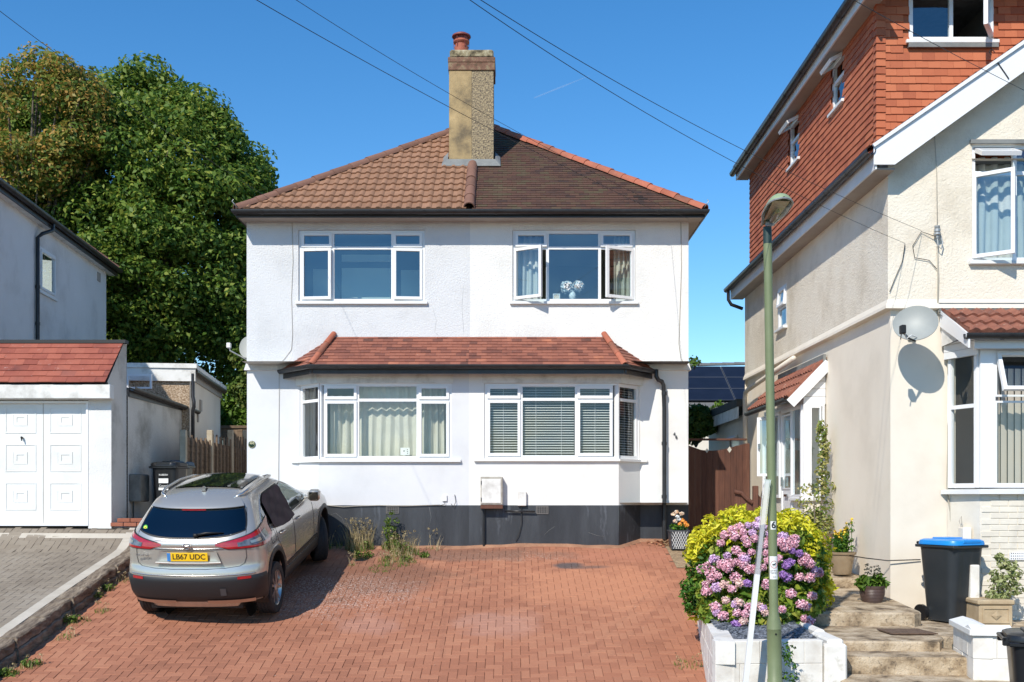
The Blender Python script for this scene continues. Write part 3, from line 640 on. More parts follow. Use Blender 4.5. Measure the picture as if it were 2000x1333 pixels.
        a, b = Vector((1.77, DB, ZW0 + .012)), Vector((2.18, D0, ZW0 + .012)); d = (b - a); Ln = d.length; U = d.normalized(); N = Vector((U.y, -U.x, 0)); N = N if N.y < 0 else -N
        window(h, a + U * .004 - N * .05, U, N, Ln - .03, Hb - .015, [(.03, .03, Ln - .06, zt, 'fix'), (.03, zt, Ln - .06, Hb - .045, 'fix')], M['glass_low'], label='narrow angled window at the right end of the bay')
        X0 = gx(946, DB) + .004; X1 = 1.765; w_ = X1 - X0; c = [gx(q, DB) - X0 for q in (1018, 1126, 1198)]
        wb = window(h, (X0, DB + .05, ZW0 + .012), XA, -YA, w_, Hb - .015, [(.03, .03, c[0], zt, 'L', 0), (c[0], .03, c[1], zt, 'fix'), (c[1], .03, c[2], zt, 'R', 0), (.03, zt, c[0], Hb - .045, 'T', 0), (c[0], zt, c[1], Hb - .045, 'fix'), (c[1], zt, c[2], Hb - .045, 'T', 0)], M['glass_low'], label='wide front window of the bay with white venetian blinds behind')
    # corner post + continuous sill
    sb = MB(); o = .055
    if left: path = [(-3.75, D0 - .035), (-3.63 + .005, D0 - .035 - .02), (-3.21 - .02, DB - o), (gx(900, DB), DB - o)]; inn = [(-3.75, D0 + .0), (-3.62, D0 + .04), (-3.20, DB + .05), (gx(900, DB), DB + .05)]
    else: path = [(gx(926, DB), DB - o), (1.77 + .02, DB - o), (2.18 + .01, D0 - .055), (2.3, D0 - .045)]; inn = [(gx(926, DB), DB + .05), (1.76, DB + .05), (2.17, D0 + .04), (2.3, D0)]
    zs = ZW0 + (.012 if not left else 0)
    for i in range(3):
        (a, b), (c_, d_) = path[i], path[i + 1]; (e1, f1), (e2, f2) = inn[i], inn[i + 1]
        sb.add([(a, b, zs - .045), (c_, d_, zs - .045), (c_, d_, zs - .006), (a, b, zs - .006), (e1, f1, zs - .045), (e2, f2, zs - .045), (e2, f2, zs + .004), (e1, f1, zs + .004)], [(0, 1, 2, 3), (3, 2, 6, 7), (0, 4, 5, 1), (0, 3, 7, 4), (1, 5, 6, 2)])
    sb.build('bay_sill', M['white_paint'], h, recalc=False)
    # header board over the bay windows
    hb = MB()
    seg = [(-3.66, D0), (-3.23, DB), (gx(884, DB), DB)] if left else [(gx(943, DB), DB), (1.79, DB), (2.21, D0)]
    for i in range(2):
        a, b = Vector((*seg[i], 0)), Vector((*seg[i + 1], 0)); U = (b - a).normalized(); N = Vector((U.y, -U.x, 0)); N = N if N.y < 0 else -N
        hb.fbox(a, U, ZA, N, -.01, (b - a).length + .01, ZW1, 4.12, 0.001, .022)
    hb.build('bay_header', M['old_white'], h, recalc=False)
    # bay roof
    DG = 17.42; ze = 4.145; zt2 = gz(657, D0)
    eL, eR = gx(606, DG), gx(1222, DG); tL, tR = gx(652, D0), gx(1180, D0); wL, wR = gx(545, D0), gx(1282, D0)
    sv = Vector((0, D0 - DG, zt2 - ze)); svl = sv.length; V = sv.normalized()
    if left: poly = [(eL, 0), (XP, 0), (XP, svl), (tL, svl)]
    else: poly = [(XP, 0), (eR, 0), (tR, svl), (XP, svl)]
    br = tiles((0, DG, ze), XA, V, poly, .168, .098, .013, seed=3 + left, jit=.004)
    roof = br.build('bay_roof', M['tile_bay'], h, recalc=False)
    # hip end
    e_, t_, w_p = (Vector((eL, DG, ze)), Vector((tL, D0, zt2)), Vector((wL, D0, ze))) if left else (Vector((eR, DG, ze)), Vector((tR, D0, zt2)), Vector((wR, D0, ze)))
    a_, b_ = (w_p, e_) if left else (e_, w_p)
    U = (b_ - a_).normalized(); tv = t_ - a_; Nn = U.cross(tv).normalized(); V2 = Nn.cross(U).normalized(); Ln = (b_ - a_).length
    he = tiles(a_, U, V2, [(0, 0), (Ln, 0), (tv.dot(U), tv.dot(V2))], .168, .098, .013, seed=13 + left)
    he.build('bay_roof_end', M['tile_bay'], roof, recalc=False)
    rb = MB(); rb.poly([(eL + .1 if left else XP, DG + .03, ze - .01), (XP if left else eR - .1, DG + .03, ze - .01), (XP if left else tR, D0, zt2 - .01), (tL if left else XP, D0, zt2 - .01)])
    rb.poly([a_ - Nn * .01, b_ - Nn * .01, t_ - Nn * .01])
    rb.poly([w_p, (eL if left else eR, DG + .02, ze - .012), (XP, DG + .02, ze - .012), (XP, D0, ze - .012)] if left else [(XP, DG + .02, ze - .012), (eR, DG + .02, ze - .012), w_p, (XP, D0, ze - .012)])
    rb.build('bay_soffit', M['soffit'], roof, recalc=False)
    rg = ridge(e_ + Vector((0, -.01, .01)), t_ + Vector((0, -.04, .045)), .055, .34, seed=4)
    rg.build('hip_tile', M['ridge_red'], roof, smooth=True, recalc=False)
    gp = [(wL + .02, D0 - .03, ze), (eL - .02, DG - .02, ze), (XP, DG - .02, ze)] if left else [(XP, DG - .02, ze), (eR + .02, DG - .02, ze), (wR - .02, D0 - .03, ze)]
    gutter(gp, .052).build('bay_gutter', M['black_plastic'], roof, smooth=True, recalc=False)
    fb = MB()
    for i in range(2):
        a, b = Vector(gp[i]), Vector(gp[i + 1]); U = (b - a).normalized(); N = Vector((U.y, -U.x, 0)); N = N if N.y < 0 else -N
        fb.fbox(a - N * .055, U, ZA, N, 0, (b - a).length, -.14, -.005, -.018, 0)
    fb.build('bay_fascia', M['black_plastic'] if not left else M['brown_plastic'], roof, recalc=False)
    # main roof: front slope half + side slope
    AP = Vector((AX, AY, AZ)); sv = Vector((0, AY - EV, AZ - EZ)); V = sv.normalized(); sl2 = sv.length
    ex, th, pr, wt, mt = (.262, .030, ROMAN, .168, M['tile_roman']) if left else (.098, .013, None, .165, M['tile_plain'])
    if left: poly = [(EXL, 0), (XP - .05, 0), (XP - .05, sl2 * .98), (AX - .02, sl2)]
    else: poly = [(XP + .05, 0), (EXR, 0), (AX + .06, sl2), (XP + .05, sl2 * .99)]
    mr = tiles((0, EV, EZ), XA, V, poly, wt, ex, th, pr, seed=21 + left, jit=.004, stagger=not left)
    rf = mr.build('roof', mt, h, recalc=False, smooth=bool(left))
    ed = MB(); xe = EXL if left else EXR; rt = Vector((AX, RIDGE_Y, AZ)); bk = Vector((xe, 26.0, EZ))
    ed.poly([(xe, EV, EZ - .02), AP - ZA * .02, rt - ZA * .02, bk]); ed.poly([bk, rt - ZA * .02, (XP, RIDGE_Y, AZ - .02), (XP, 26.0, EZ)])
    ed.poly([(xe, EV + .02, EZ - .02), (XP, EV + .02, EZ - .02), AP - ZA * .03])
    ed.build('roof_slope', mt, rf, recalc=False)
    hp = ridge((xe, EV, EZ + .015), AP + ZA * .02, .095, .42 if left else .30, seed=7)
    hp.build('hip_tile', M['ridge_brown'] if left else M['ridge_red'], rf, smooth=True, recalc=False)
    if left:
        zc = EZ + (19.36 - EV) * (AZ - EZ) / (AY - EV)
        ridge((XP, EV - .01, EZ + .045), (XP, 19.36, zc + .045), .095, .38, seed=9).build('party_ridge', M['ridge_brown'], rf, smooth=True, recalc=False)
    # eaves: soffit, fascia, gutter
    so_ = MB(); xo = XL if left else XR; zs_ = EZ - .115
    so_.quad((x0 if left else XP, EV + .05, zs_), (x1 if not left else XP, EV + .05, zs_), (x1 if not left else XP, D0, zs_), (x0 if left else XP, D0, zs_))
    so_.quad((xe, EV + .05, zs_), (xo, EV + .05, zs_), (xo, 24.6, zs_), (xe, 25.9, zs_)); so_.build('soffit', M['soffit'], rf, recalc=False)
    fa = MB(); q0, q1 = (xe, XP) if left else (XP, xe); fa.box(q0, q1, EV + .028, EV + .05, zs_ - .01, EZ - .012); s_ = .02 if left else -.02
    fa.box(min(xe, xe + s_), max(xe, xe + s_), EV + .0505, 25.9, zs_ - .01, EZ - .012); fa.build('fascia', M['brown_plastic'] if left else M['black_plastic'], rf)
    gg = gutter([(xe, 25.8, EZ - .02), (xe, EV - .03, EZ - .02), (XP, EV - .03, EZ - .02)] if left else [(XP, EV - .03, EZ - .02), (xe, EV - .03, EZ - .02), (xe, 25.8, EZ - .02)], .058)
    gg.build('gutter', M['black_plastic'], rf, smooth=True, recalc=False)
    hk = MB(); hk.tube([(xe + (.03 if left else -.03), EV - .02, EZ + .02), (xe + (-.01 if left else .01), EV - .06, EZ + .08), (xe + (-.045 if left else .045), EV - .06, EZ + .12), (xe + (-.02 if left else .02), EV - .06, EZ + .15)], .007, 6); hk.build('hip_iron', M['grey_metal'], rf)
    return rf
rfL = main_house(houseL, True); rfR = main_house(houseR, False)
# chimney: shared stack, drawn as a thing standing on both roofs
chx0, chx1 = gx(877, 19.4), gx(965, 19.4); cy0, cy1 = 19.4, 20.05; chm = gx(921, 19.4); zt = gz(137, 19.4)
chim = thing('chimney_stack', 'tall ochre chimney stack, left half smooth and right half pebbledashed, astride the party line', 'chimney', ((chx0 + chx1) / 2, 19.7, 8.0))
mb = MB(); mb.box(chx0, chm, cy0, cy1, 7.6, zt); mb.build('smooth_half', M['chim_smooth'], chim)
mb = MB(); mb.box(chm, chx1 - .012, cy0 + .006, cy1, 7.6, zt); mb.build('pebbledashed_half', M['chim_rough'], chim)
mb = MB(); mb.cbox(chx0 - .015, chx1 + .015, cy0 - .02, cy1 + .02, zt, gz(122, 19.4), .006); mb.cbox(chx0 - .02, chx1 + .02, cy0 - .026, cy1 + .025, gz(122, 19.4) + .002, gz(118, 19.4) + .06, .008); mb.build('brick_band', M['chim_brick'], chim)
mb = MB(); z9 = gz(95, 19.4); mb.cbox(chx0 + .01, chx1 - .01, cy0 + .01, cy1, gz(118, 19.4) + .062, z9, .03); mb.build('chimney_head', M['chim_cap'], chim)
mb = MB(); mb.box(chm + .02, chx1 - .08, cy0 + .1, cy0 + .4, z9, z9 + .02); mb.build('capping_slab', M['old_white'], chim)
pc = (gx(901, 19.6), 19.62, z9)
mb = MB(); mb.lathe([(.128, -.02), (.128, .12), (.118, .13), (.115, .17), (.14, .19), (.15, .21), (.14, .235), (.12, .25)], pc, 20); mb.build('chimney_pot', M['terracotta'], chim, smooth=True)
mb = MB(); mb.lathe([(.118, .252), (.118, .30), (.175, .305), (.17, .33), (.11, .365), (.02, .375)], pc, 20)
for k in range(6):
    a = k * math.pi / 3; mb.tube([(pc[0] + .135 * math.cos(a), pc[1] + .135 * math.sin(a), z9 + .10), (pc[0] + .145 * math.cos(a), pc[1] + .145 * math.sin(a), z9 + .32)], .006, 5)
mb.build('cowl', M['terra_dark'], chim, smooth=True)
mb = MB(); zr = lambda y: EZ + (y - EV) * (AZ - EZ) / (AY - EV)
mb.add([(chx0 - .13, cy0 - .12, zr(cy0 - .12) + .04), (chx1 + .12, cy0 - .12, zr(cy0 - .12) + .04), (chx1 + .11, cy0 + .2, zr(cy0 + .2) + .05), (chx0 - .11, cy0 + .2, zr(cy0 + .2) + .05),
        (chx0 - .02, cy0 - .02, zr(cy0) + .10), (chx1 + .02, cy0 - .02, zr(cy0) + .10), (chx1 + .02, cy0 + .2, zr(cy0 + .2) + .14), (chx0 - .02, cy0 + .2, zr(cy0 + .2) + .14)], [(0, 1, 5, 4), (1, 2, 6, 5), (3, 0, 4, 7)])
mb.build('flashing', M['lead'], chim, recalc=False)
# house numbers
pl = thing('number_plaque', 'small oval dark green plaque reading 44 on the left house', 'house number', (gx(492, D0), D0 - .01, gz(868, D0)))
mb = MB(); mb.lathe([(.062, 0), (.062, -.012), (.056, -.016)], (gx(492, D0), D0, gz(868, D0)), 24, 'y'); mb.build('plate', M['plaque_green'], pl, smooth=True)
mb = MB(); mb.tube([(gx(492, D0) + .053 * math.cos(t), D0 - .017, gz(868, D0) + .053 * math.sin(t)) for t in np.linspace(0, 2 * math.pi, 25)], .0025, 5, caps=False); mb.build('rim', M['gold'], pl)
text('numerals', '44', .07, (gx(492, D0), D0 - .018, gz(866, D0)), XA, ZA, M['gold'], pl)
nb = thing('house_number', 'dark metal figures 46 set diagonally on the white right house', 'house number', (gx(1319, D0), D0 - .01, gz(853, D0)))
text('numeral', '4', .085, (gx(1317, D0), D0 - .015, gz(848, D0)), XA, ZA, M['ink_black'], nb, .004)
text('numeral', '6', .085, (gx(1321, D0), D0 - .015, gz(854, D0)), XA, ZA, M['ink_black'], nb, .004)
# rainwater downpipe on the right house
dp = MB(); xd = gx(1296, D0)
dp.tube([P(1282, 722, 18.1), P(1282, 735, 18.08), P(1286, 742, 18.08), P(1293, 745, 18.1), P(1296, 752, 18.11), (xd, 18.11, 3.5), (xd, 18.10, 1.28)], .036, 12)
for z in (3.75, 2.9, 2.0): dp.lathe([(.046, -.03), (.046, .03)], (xd, 18.11, z), 12)
dp.build('downpipe', M['black_plastic'], houseR, smooth=True)
# cables on walls
def cable(name, label, pts, r=.006, mat=None, cat='cable', group=None, n=6):
    o = MB().tube(pts, r * .75, n).build(name, mat or M['cable_dark'], smooth='all'); return tag(o, label, cat, group)
yw = D0 - .028
cable('wall_cable', 'thin cable down the grey wall from the eaves to the bay roof', [(gx(570, yw), yw, 6.68), (gx(572, yw), yw, 6.0), (gx(569, yw), yw, 5.4), (gx(571, yw), yw, 4.75), (gx(569, yw), yw, 4.5), (gx(556, yw), yw, 4.35), (gx(545, yw), yw, 4.24), (gx(545, D0), D0 - .01, 3.6), (gx(544, D0), D0 - .01, 2.0)], .005, M['cable_pale'])
cable('wall_cable', 'thin cable running down the right edge of the white upper wall', [(gx(1330, yw), yw, 6.66), (gx(1331, yw), yw, 5.9), (gx(1328, yw), yw, 5.1), (gx(1326, yw), yw, 4.6), (gx(1330, yw), yw, 4.35), (gx(1339, yw), yw, 4.2)], .007, M['cable_pale'])
cable('wall_cable', 'pale cable laid along the top of the dark plinth below the left bay', [(gx(q, DB - .03), DB - .03, gz(yy, DB - .03)) for q, yy in ((640, 987), (670, 990), (700, 988), (740, 987), (790, 988), (860, 986))], .008, M['cable_pale'])
# meter boxes
M['box_side'] = material('darker box edge', [(.30, .27, .22), (.52, .49, .43)], .7, noise=(9, 6, 2.4))  # casing darker than the white door so the box outline shows
mbx = thing('meter_box', 'white electricity meter box on the wall under the right bay window', 'meter box', (gx(962, DB), DB, 1.85))
x0, x1, z0, z1 = gx(939, DB), gx(982, DB), gz(986, DB), gz(931, DB)
b = MB(); b.cbox(x0, x1, DB - .16, DB, z0, z1, .01); b.build('casing', M['box_side'], mbx)
b = MB(); b.cbox(x0 + .02, x1 - .03, DB - .172, DB - .161, z0 + .03, z1 - .04, .004); b.build('door', M['old_white'], mbx)
b = MB()
for q_ in (z0 + .09, z1 - .1): b.cbox(x0 + .004, x0 + .018, DB - .18, DB - .161, q_ - .03, q_ + .03, .002)
b.build('hinges', M['brown_plastic'], mbx)
b = MB(); b.box(x0, x1, DB - .165, DB - .01, z0 - .06, z0 - .001); b.build('wooden_base', M['wood_brown'], mbx)
b = MB(); b.tube([(gx(945, 17.7), 17.7, z0 - .06), (gx(945, 17.7), 17.7, 1.18)], .019, 8); b.build('conduit', M['black_plastic'], mbx)
gb = thing('gas_box', 'small narrow white box on the wall right of the meter box', 'box', (gx(1020, DB), DB, 1.9))
b = MB(); b.cbox(gx(1011, DB), gx(1028, DB), DB - .07, DB, gz(988, DB), gz(960, DB), .008); b.build('casing', M['old_white'], gb)
b = MB(); b.tube([(gx(1018, DB), DB - .03, gz(988, DB)), (gx(1019, DB), DB - .035, gz(1020, DB)), (gx(1013, DB), DB - .035, gz(1045, DB)), (gx(1007, DB), DB - .03, gz(1056, DB))], .007, 6); b.build('lead_wire', M['cable_dark'], gb)
cable('waste_pipe', 'short black horizontal pipe on the plinth beside the meter box', [(gx(987, 17.7), 17.69, gz(998, DB)), (gx(1045, 17.7), 17.69, gz(999, DB))], .02, M['black_plastic'], 'pipe', n=10)
sk = thing('socket_box', 'tiny white junction box low on the grey wall', 'junction box', (gx(868, DB), DB, gz(972, DB)))
b = MB(); b.cbox(gx(864, DB), gx(873, DB), DB - .03, DB, gz(979, DB), gz(967, DB), .004); b.build('casing', M['white_paint'], sk)
b = MB(); b.tube([P(869, 980, 17.72), P(868, 985, 17.71), P(860, 987, 17.72)], .005, 5); b.tube([P(888, 966, 17.73), P(890, 980, 17.71), P(886, 990, 17.71), P(881, 984, 17.72)], .005, 5); b.build('wire', M['cable_dark'], sk)
for h_, cr_ in ((houseL, [[(640, 1008), (655, 1002), (668, 1012), (672, 1022), (680, 1024)], [(684, 1014), (700, 1028), (716, 1034), (728, 1028)], [(838, 990), (842, 1010), (836, 1040)]]), (houseR, [[(1062, 1046), (1072, 1036), (1084, 1028)], [(1150, 1040), (1166, 1046), (1180, 1048)]])):
    for c_ in cr_: MB().tube([(gx(a_, DB - .008), DB - .0075, gz(q_, DB - .008)) for a_, q_ in c_], .0022, 4).build('paint_crack', M['lead'], h_, smooth='all')
for c_ in ([(845, 600), (852, 625), (849, 648), (856, 655)], [(905, 560), (902, 600), (906, 650)]): MB().tube([(gx(a_, yw + .006), yw + .0075, gz(q_, yw)) for a_, q_ in c_], .0016, 4).build('render_crack', M['lead'], houseL, smooth='all')
def airbrick(px0, px1, py0, py1, label, h):
    b = MB(); x0, x1, z0, z1 = gx(px0, DB), gx(px1, DB), gz(py1, DB), gz(py0, DB); y = DB - .012; nx, nz_ = 7, 4
    b.ring((x0, y, z0), XA, ZA, -YA, x1 - x0, z1 - z0, .012, -.006, .008)
    for i in range(1, nx): b.box(x0 + (x1 - x0) * i / nx - .004, x0 + (x1 - x0) * i / nx + .004, y - .005, y + .004, z0 + .01, z1 - .01)
    for i in range(1, nz_): b.box(x0 + .01, x1 - .01, y - .006, y + .003, z0 + (z1 - z0) * i / nz_ - .004, z0 + (z1 - z0) * i / nz_ + .004)
    o = b.build('air_brick', material('grey vent', [(.16, .15, .14)], .8), h, label=label)
airbrick(1047, 1071, 988, 1004, 'air brick under the right bay', houseR); airbrick(754, 779, 989, 1003, 'air brick under the left bay', houseL)
# side dish on the far left edge
dd = thing('satellite_dish', 'white dish seen edge-on at the left side wall of the left house', 'satellite dish', (XL - .06, 19.2, 4.3))
c = P(482, 678, 18.9)
b = MB(); rows = []
for i in range(7):
    r_ = .20 * i / 6; rows.append([(c.x + .02 + r_ * math.cos(t) * .75, c.y + r_ * math.sin(t) * .3 - .5 * r_ * r_, c.z + r_ * math.sin(t)) for t in np.linspace(0, 2 * math.pi, 25)])
b.grid(rows); b.build('reflector', M['dish'], dd, smooth='all', recalc=False)
b = MB(); b.tube([c + Vector((0, 0, -.22)), c + Vector((-.22, -.3, -.1)), c + Vector((-.23, -.32, -.04))], .012, 6); b.cbox(c.x - .27, c.x - .20, c.y - .36, c.y - .28, c.z - .06, c.z + .03, .01); b.build('feed_arm', M['old_white'], dd)
b = MB(); b.tube([c + Vector((.02, .05, 0)), (XL + .02, c.y + .12, c.z - .02)], .016, 6); b.build('bracket', M['grey_metal'], dd)

# curtains, blinds and things on sills
cg = 'curtains in the left bay'
Xa = gx(700, 17.95); Xb = gx(816, 17.95)
curtain('cream curtain drawn across the middle pane of the left bay window', Xa - .02, Xb + .03, 2.66, 3.88, 18.0, 7, .03, seed=1, group=cg)
curtain('cream curtain hanging behind the left casement of the left bay window', gx(645, 18), gx(694, 18), 2.66, 3.7, 18.05, 3, .05, seed=2, group=cg)
curtain('crumpled cream curtain behind the right casement of the left bay window', gx(822, 18), gx(872, 18), 2.66, 3.85, 18.05, 4, .04, seed=3, group=cg)
curtain('narrow cream curtain in the angled end pane of the left bay', gx(590, 18.35), gx(612, 18.35), 2.66, 3.86, 18.4, 2, .04, seed=4, group=cg)
curtain('grey white curtain at the left of the upper window of the right house', gx(1008, 18.4), gx(1058, 18.4), 5.3, 6.48, 18.42, 4, .04, M['curtain_white'], seed=5, group='curtains in the right upper window')
curtain('cream striped curtain at the right of the upper window of the right house', gx(1200, 18.4), gx(1236, 18.4), 5.3, 6.48, 18.42, 4, .045, M['curtain'], seed=6, group='curtains in the right upper window')
def blind(label, a, b_, z0, z1, tilt=.35, step=.042, back=.09):
    a, b_ = Vector(a), Vector(b_); U = (b_ - a).normalized(); N = Vector((U.y, -U.x, 0)); N = N if N.y < 0 else -N; L_ = (b_ - a).length
    t = thing('venetian_blind', label, 'blind', (a + b_) / 2 + ZA * z0, 'venetian blinds in the right bay'); m = MB(); z = z0
    while z < z1:
        p = a - N * back + ZA * z; q = [p, p + U * L_, p + U * L_ - N * .030 + ZA * .012, p - N * .030 + ZA * .012]; m.quad(*q); z += step
    m.build('slats', M['blind'], t, recalc=False)
    c_ = MB()
    for f in ([.5] if L_ < .7 else [.25, .75]): c_.tube([a - N * back + U * (L_ * f) + ZA * z0, a - N * back + U * (L_ * f) + ZA * z1], .003, 4)
    c_.build('cords', M['blind'], t)
zb0, zb1 = ZW0 + .06, ZW1 - .05
blind('white venetian blind behind the left casement of the right bay window', (gx(952, DB), DB, 0), (gx(1014, DB), DB, 0), zb0, zb1)
blind('white venetian blind across the wide middle pane of the right bay window', (gx(1022, DB), DB, 0), (gx(1122, DB), DB, 0), zb0, zb1)
blind('white venetian blind behind the right casement of the right bay window', (gx(1130, DB), DB, 0), (gx(1196, DB), DB, 0), zb0, zb1)
blind('white venetian blind in the angled end pane of the right bay', (1.80, DB + .03, 0), (2.12, D0 - .04, 0), zb0, zb1)
def flower_ball(c, r, n, seed, size=None):
    return leafcloud([(c, r, n)], size or r * .3, seed, up=.0, aspect=.8, squash=.9)
wr = thing('wardrobe', 'pale panelled wardrobe seen through the upper window of the left house', 'wardrobe', (gx(700, 19.0), 19.0, 4.4))
b = MB(); b.box(gx(600, 19), gx(835, 19), 18.95, 19.4, 4.4, 6.5); b.build('frame', material('blue grey wardrobe frame', [(.10, .16, .20)], .5), wr)
for i_, (a_, c_, d_, e_) in enumerate(((667, 763, 523, 600), (667, 763, 497, 511), (611, 640, 525, 600), (783, 822, 527, 600))): b = MB(); b.cbox(gx(a_, 18.93), gx(c_, 18.93), 18.93, 18.949, gz(e_, 18.93), gz(d_, 18.93), .003); b.build('panel', material('pale panel', [(.55, .62, .58)], .6), wr)
vz = thing('vase_of_flowers', 'white vase with two white flower heads on the sill of the upper right window', 'vase', P(1118, 584, 18.32))
b = MB(); b.lathe([(.03, 0), (.055, .03), (.062, .07), (.05, .11), (.03, .14), (.035, .15)], P(1118, 585, 18.32), 16); b.build('vase', M['sign_white'], vz, smooth=True)
np_mesh('flower_heads', np.vstack([flower_ball(P(1107, 560, 18.32), .11, 260, 1, .03), flower_ball(P(1129, 559, 18.32), .10, 240, 2, .03)]), 4, M['flower_white'], vz)
b = MB(); b.tube([P(1118, 574, 18.32), P(1108, 562, 18.32)], .006, 5); b.tube([P(1118, 574, 18.32), P(1129, 562, 18.32)], .006, 5); b.build('stems', leafmat('stem', [(.03, .08, .06), (.05, .12, .08)]), vz)
pf = thing('picture_frame', 'small framed photo on the sill left of the vase', 'photo frame', P(1087, 585, 18.3))
b = MB(); p = P(1080, 585, 18.3); b.ring(p, XA, ZA, -YA, .12, .10, .014, 0, .012); b.build('frame', M['sign_white'], pf); b = MB(); b.quad(p + XA * .014 + ZA * .014, p + XA * .106 + ZA * .014, p + XA * .106 + ZA * .086, p + XA * .014 + ZA * .086); b.build('picture', M['flower_cream'], pf)
cd = thing('greeting_card', 'small white card with dark spots standing in the left bay window', 'card', P(790, 888, 17.88))
b = MB(); p = P(782, 889, 17.88); b.box(p.x, p.x + .155, p.y, p.y + .004, p.z, p.z + .125); b.build('card', M['sign_white'], cd)
b = MB()
for k in range(3): b.lathe([(.008, 0), (.008, -.002)], (p.x + .118, p.y, p.z + .03 + .033 * k), 10, 'y')
b.lathe([(.012, 0), (.012, -.002)], (p.x + .06, p.y, p.z + .07), 10, 'y'); b.build('spots', M['ink_black'], cd)

# ================================================================= RIGHT HOUSE
XW = 4.78; DF = 13.6; DBK = 21.95; ZB2 = 4.41
rh = thing('detached_house', 'tall cream roughcast house on the right with an orange tile hung loft dormer', 'house', (7.0, 17.5, .7))
ZEV = 6.38; pit = math.tan(R(34.5))
# front upper wall (gable) with window opening
fx0, fx1 = gx(1899, DF), 7.9; fz0, fz1 = gz(510, DF), gz(281, DF)
APX, APZ = 9.6, ZEV + (9.6 - 4.45) * pit
mb = MB(); wallface(mb, (XW, DF, ZB2), XA, ZA, YA, 9.6, 6.30 - ZB2, [(fx0 - XW, fz0 - ZB2, fx1 - XW, 6.30 - ZB2)], .1)
zr_ = lambda x: ZEV + (x - 4.45) * pit - .12
for a, b in ((XW, fx0), (fx1, APX)): mb.quad((a, DF, 6.30), (b, DF, 6.30), (b, DF, zr_(b)), (a, DF, max(6.30, zr_(a))))
mb.quad((fx0, DF, fz1), (fx1, DF, fz1), (fx1, DF, zr_(fx1)), (fx0, DF, zr_(fx0)))
for a in (fx0, fx1): mb.quad((a, DF, 6.30), (a, DF, fz1), (a, DF + .1, fz1), (a, DF + .1, 6.30))
mb.quad((fx0, DF, fz1), (fx1, DF, fz1), (fx1, DF + .1, fz1), (fx0, DF + .1, fz1))
# side upper wall with a small window
sy0, sy1, sz0, sz1 = 18.62, 19.2, gz(600, 19.1), gz(545, 19.1)
wallface(mb, (XW, DF, ZB2), YA, ZA, XA, DBK - DF, ZEV - .02 - ZB2, [(sy0 - DF, 4.98 - ZB2, sy1 - DF, 5.72 - ZB2)], .09)
mb.quad((XW, DBK, 1), (14, DBK, 1), (14, DBK, ZEV - .05), (XW, DBK, ZEV - .05))
mb.build('upper_wall', M['render_cream'], rh, recalc=False)
# lower wall: set back slightly, ledge between
mb = MB(); e = .05; ys0 = 16.45
wallface(mb, (XW + e, DF + e, .4), XA, ZA, YA, 9, ZB2 - .4, [(gx(1862, DF) - XW, 2.06 - .4, 8.6, 4.0 - .4)], .03)
mb.build('lower_front_wall', M['smooth_cream'], rh, recalc=False)
mb = MB(); mb.quad((XW + e, DF + e, .3), (XW + e, ys0, .3), (XW + e, ys0, ZB2), (XW + e, DF + e, ZB2)); mb.build('lower_side_wall', M['side_cream'], rh, recalc=False)
mb = MB(); mb.quad((XW + e, ys0, .3), (XW + e, DBK, .3), (XW + e, DBK, ZB2), (XW + e, ys0, ZB2)); mb.build('passage_wall', M['side_cream'], rh, recalc=False)
mb = MB()
rows = []
for (x, y) in ((14.0, DF), (XW, DF), (XW, DBK)):
    sx = -1 if y > DF or x == XW else 0; nx = Vector((-1 if x == XW else 0, -1 if y == DF else 0, 0))
    rows.append([Vector((x, y, ZB2 + .10)) , Vector((x, y, ZB2 + .02)) + nx * .035, Vector((x, y, ZB2 - .02)) + nx * .04, Vector((x, y, ZB2 - .03)) - nx * .05])
mb.grid(rows); mb.build('band_ledge', M['smooth_cream'], rh, recalc=False)
# eaves on the side
gy0, gy1 = 13.3, 22.15; XE = 4.46
mb = MB(); mb.fbox((0, 0, 0), YA, ZA, XA, gy0 + .02, gy1, ZEV - .30, ZEV - .06, XE + .062, XE + .085); mb.build('side_fascia', M['white_paint'], rh)
mb = MB(); mb.box(XE + .09, XW, gy0 + .05, gy1, ZEV - .299, ZEV - .275); mb.build('side_soffit', M['soffit'], rh)
gutter([(XE, gy1 + .1, ZEV - .07), (XE, gy0 - .02, ZEV - .06)], .06, .95).build('side_gutter', M['black_plastic'], rh, smooth=True, recalc=False)
dpm = MB().tube([(XE, 22.05, ZEV - .12), (XE, 22.05, ZEV - .32), (XE + .06, 22.05, ZEV - .42), (XW - .02, 22.08, ZEV - .5)], .035, 10); dpm.build('eaves_downpipe', M['black_plastic'], rh, smooth=True)
# front gable roof verge: tiles edge + barge board
def zroof(x): return ZEV + (x - XE) * pit
Uv = Vector((math.cos(R(34.5)), 0, math.sin(R(34.5)))); Vn = Vector((-Uv.z, 0, Uv.x))
tm = tiles((XE, gy0 + .0, ZEV - .01), YA * -1, Uv, [(-.75, 0), (0.0, 0), (0.0, 6.2), (-.75, 6.2)], .165, .10, .014, seed=31, jit=.004)
tm.build('gable_roof', M['tile_bay'], rh, recalc=False)
b = MB(); b.prism([(XE + .04, gy0 - .005, ZEV - .035), (XE + .04, gy0 - .005, ZEV - .25), (XE + .30, gy0 - .005, ZEV - .25), (APX, gy0 - .005, zroof(APX) - .30), (APX, gy0 - .005, zroof(APX) - .035)], (0, .022, 0)); b.build('barge_board', M['upvc'], rh)
b = MB(); b.fbox((XE + .02, gy0 - .008, ZEV - .015), Uv, Vn, -YA, 0, 6.2, -.03, .012, 0, .03); b.build('verge_trim', M['upvc'], rh)
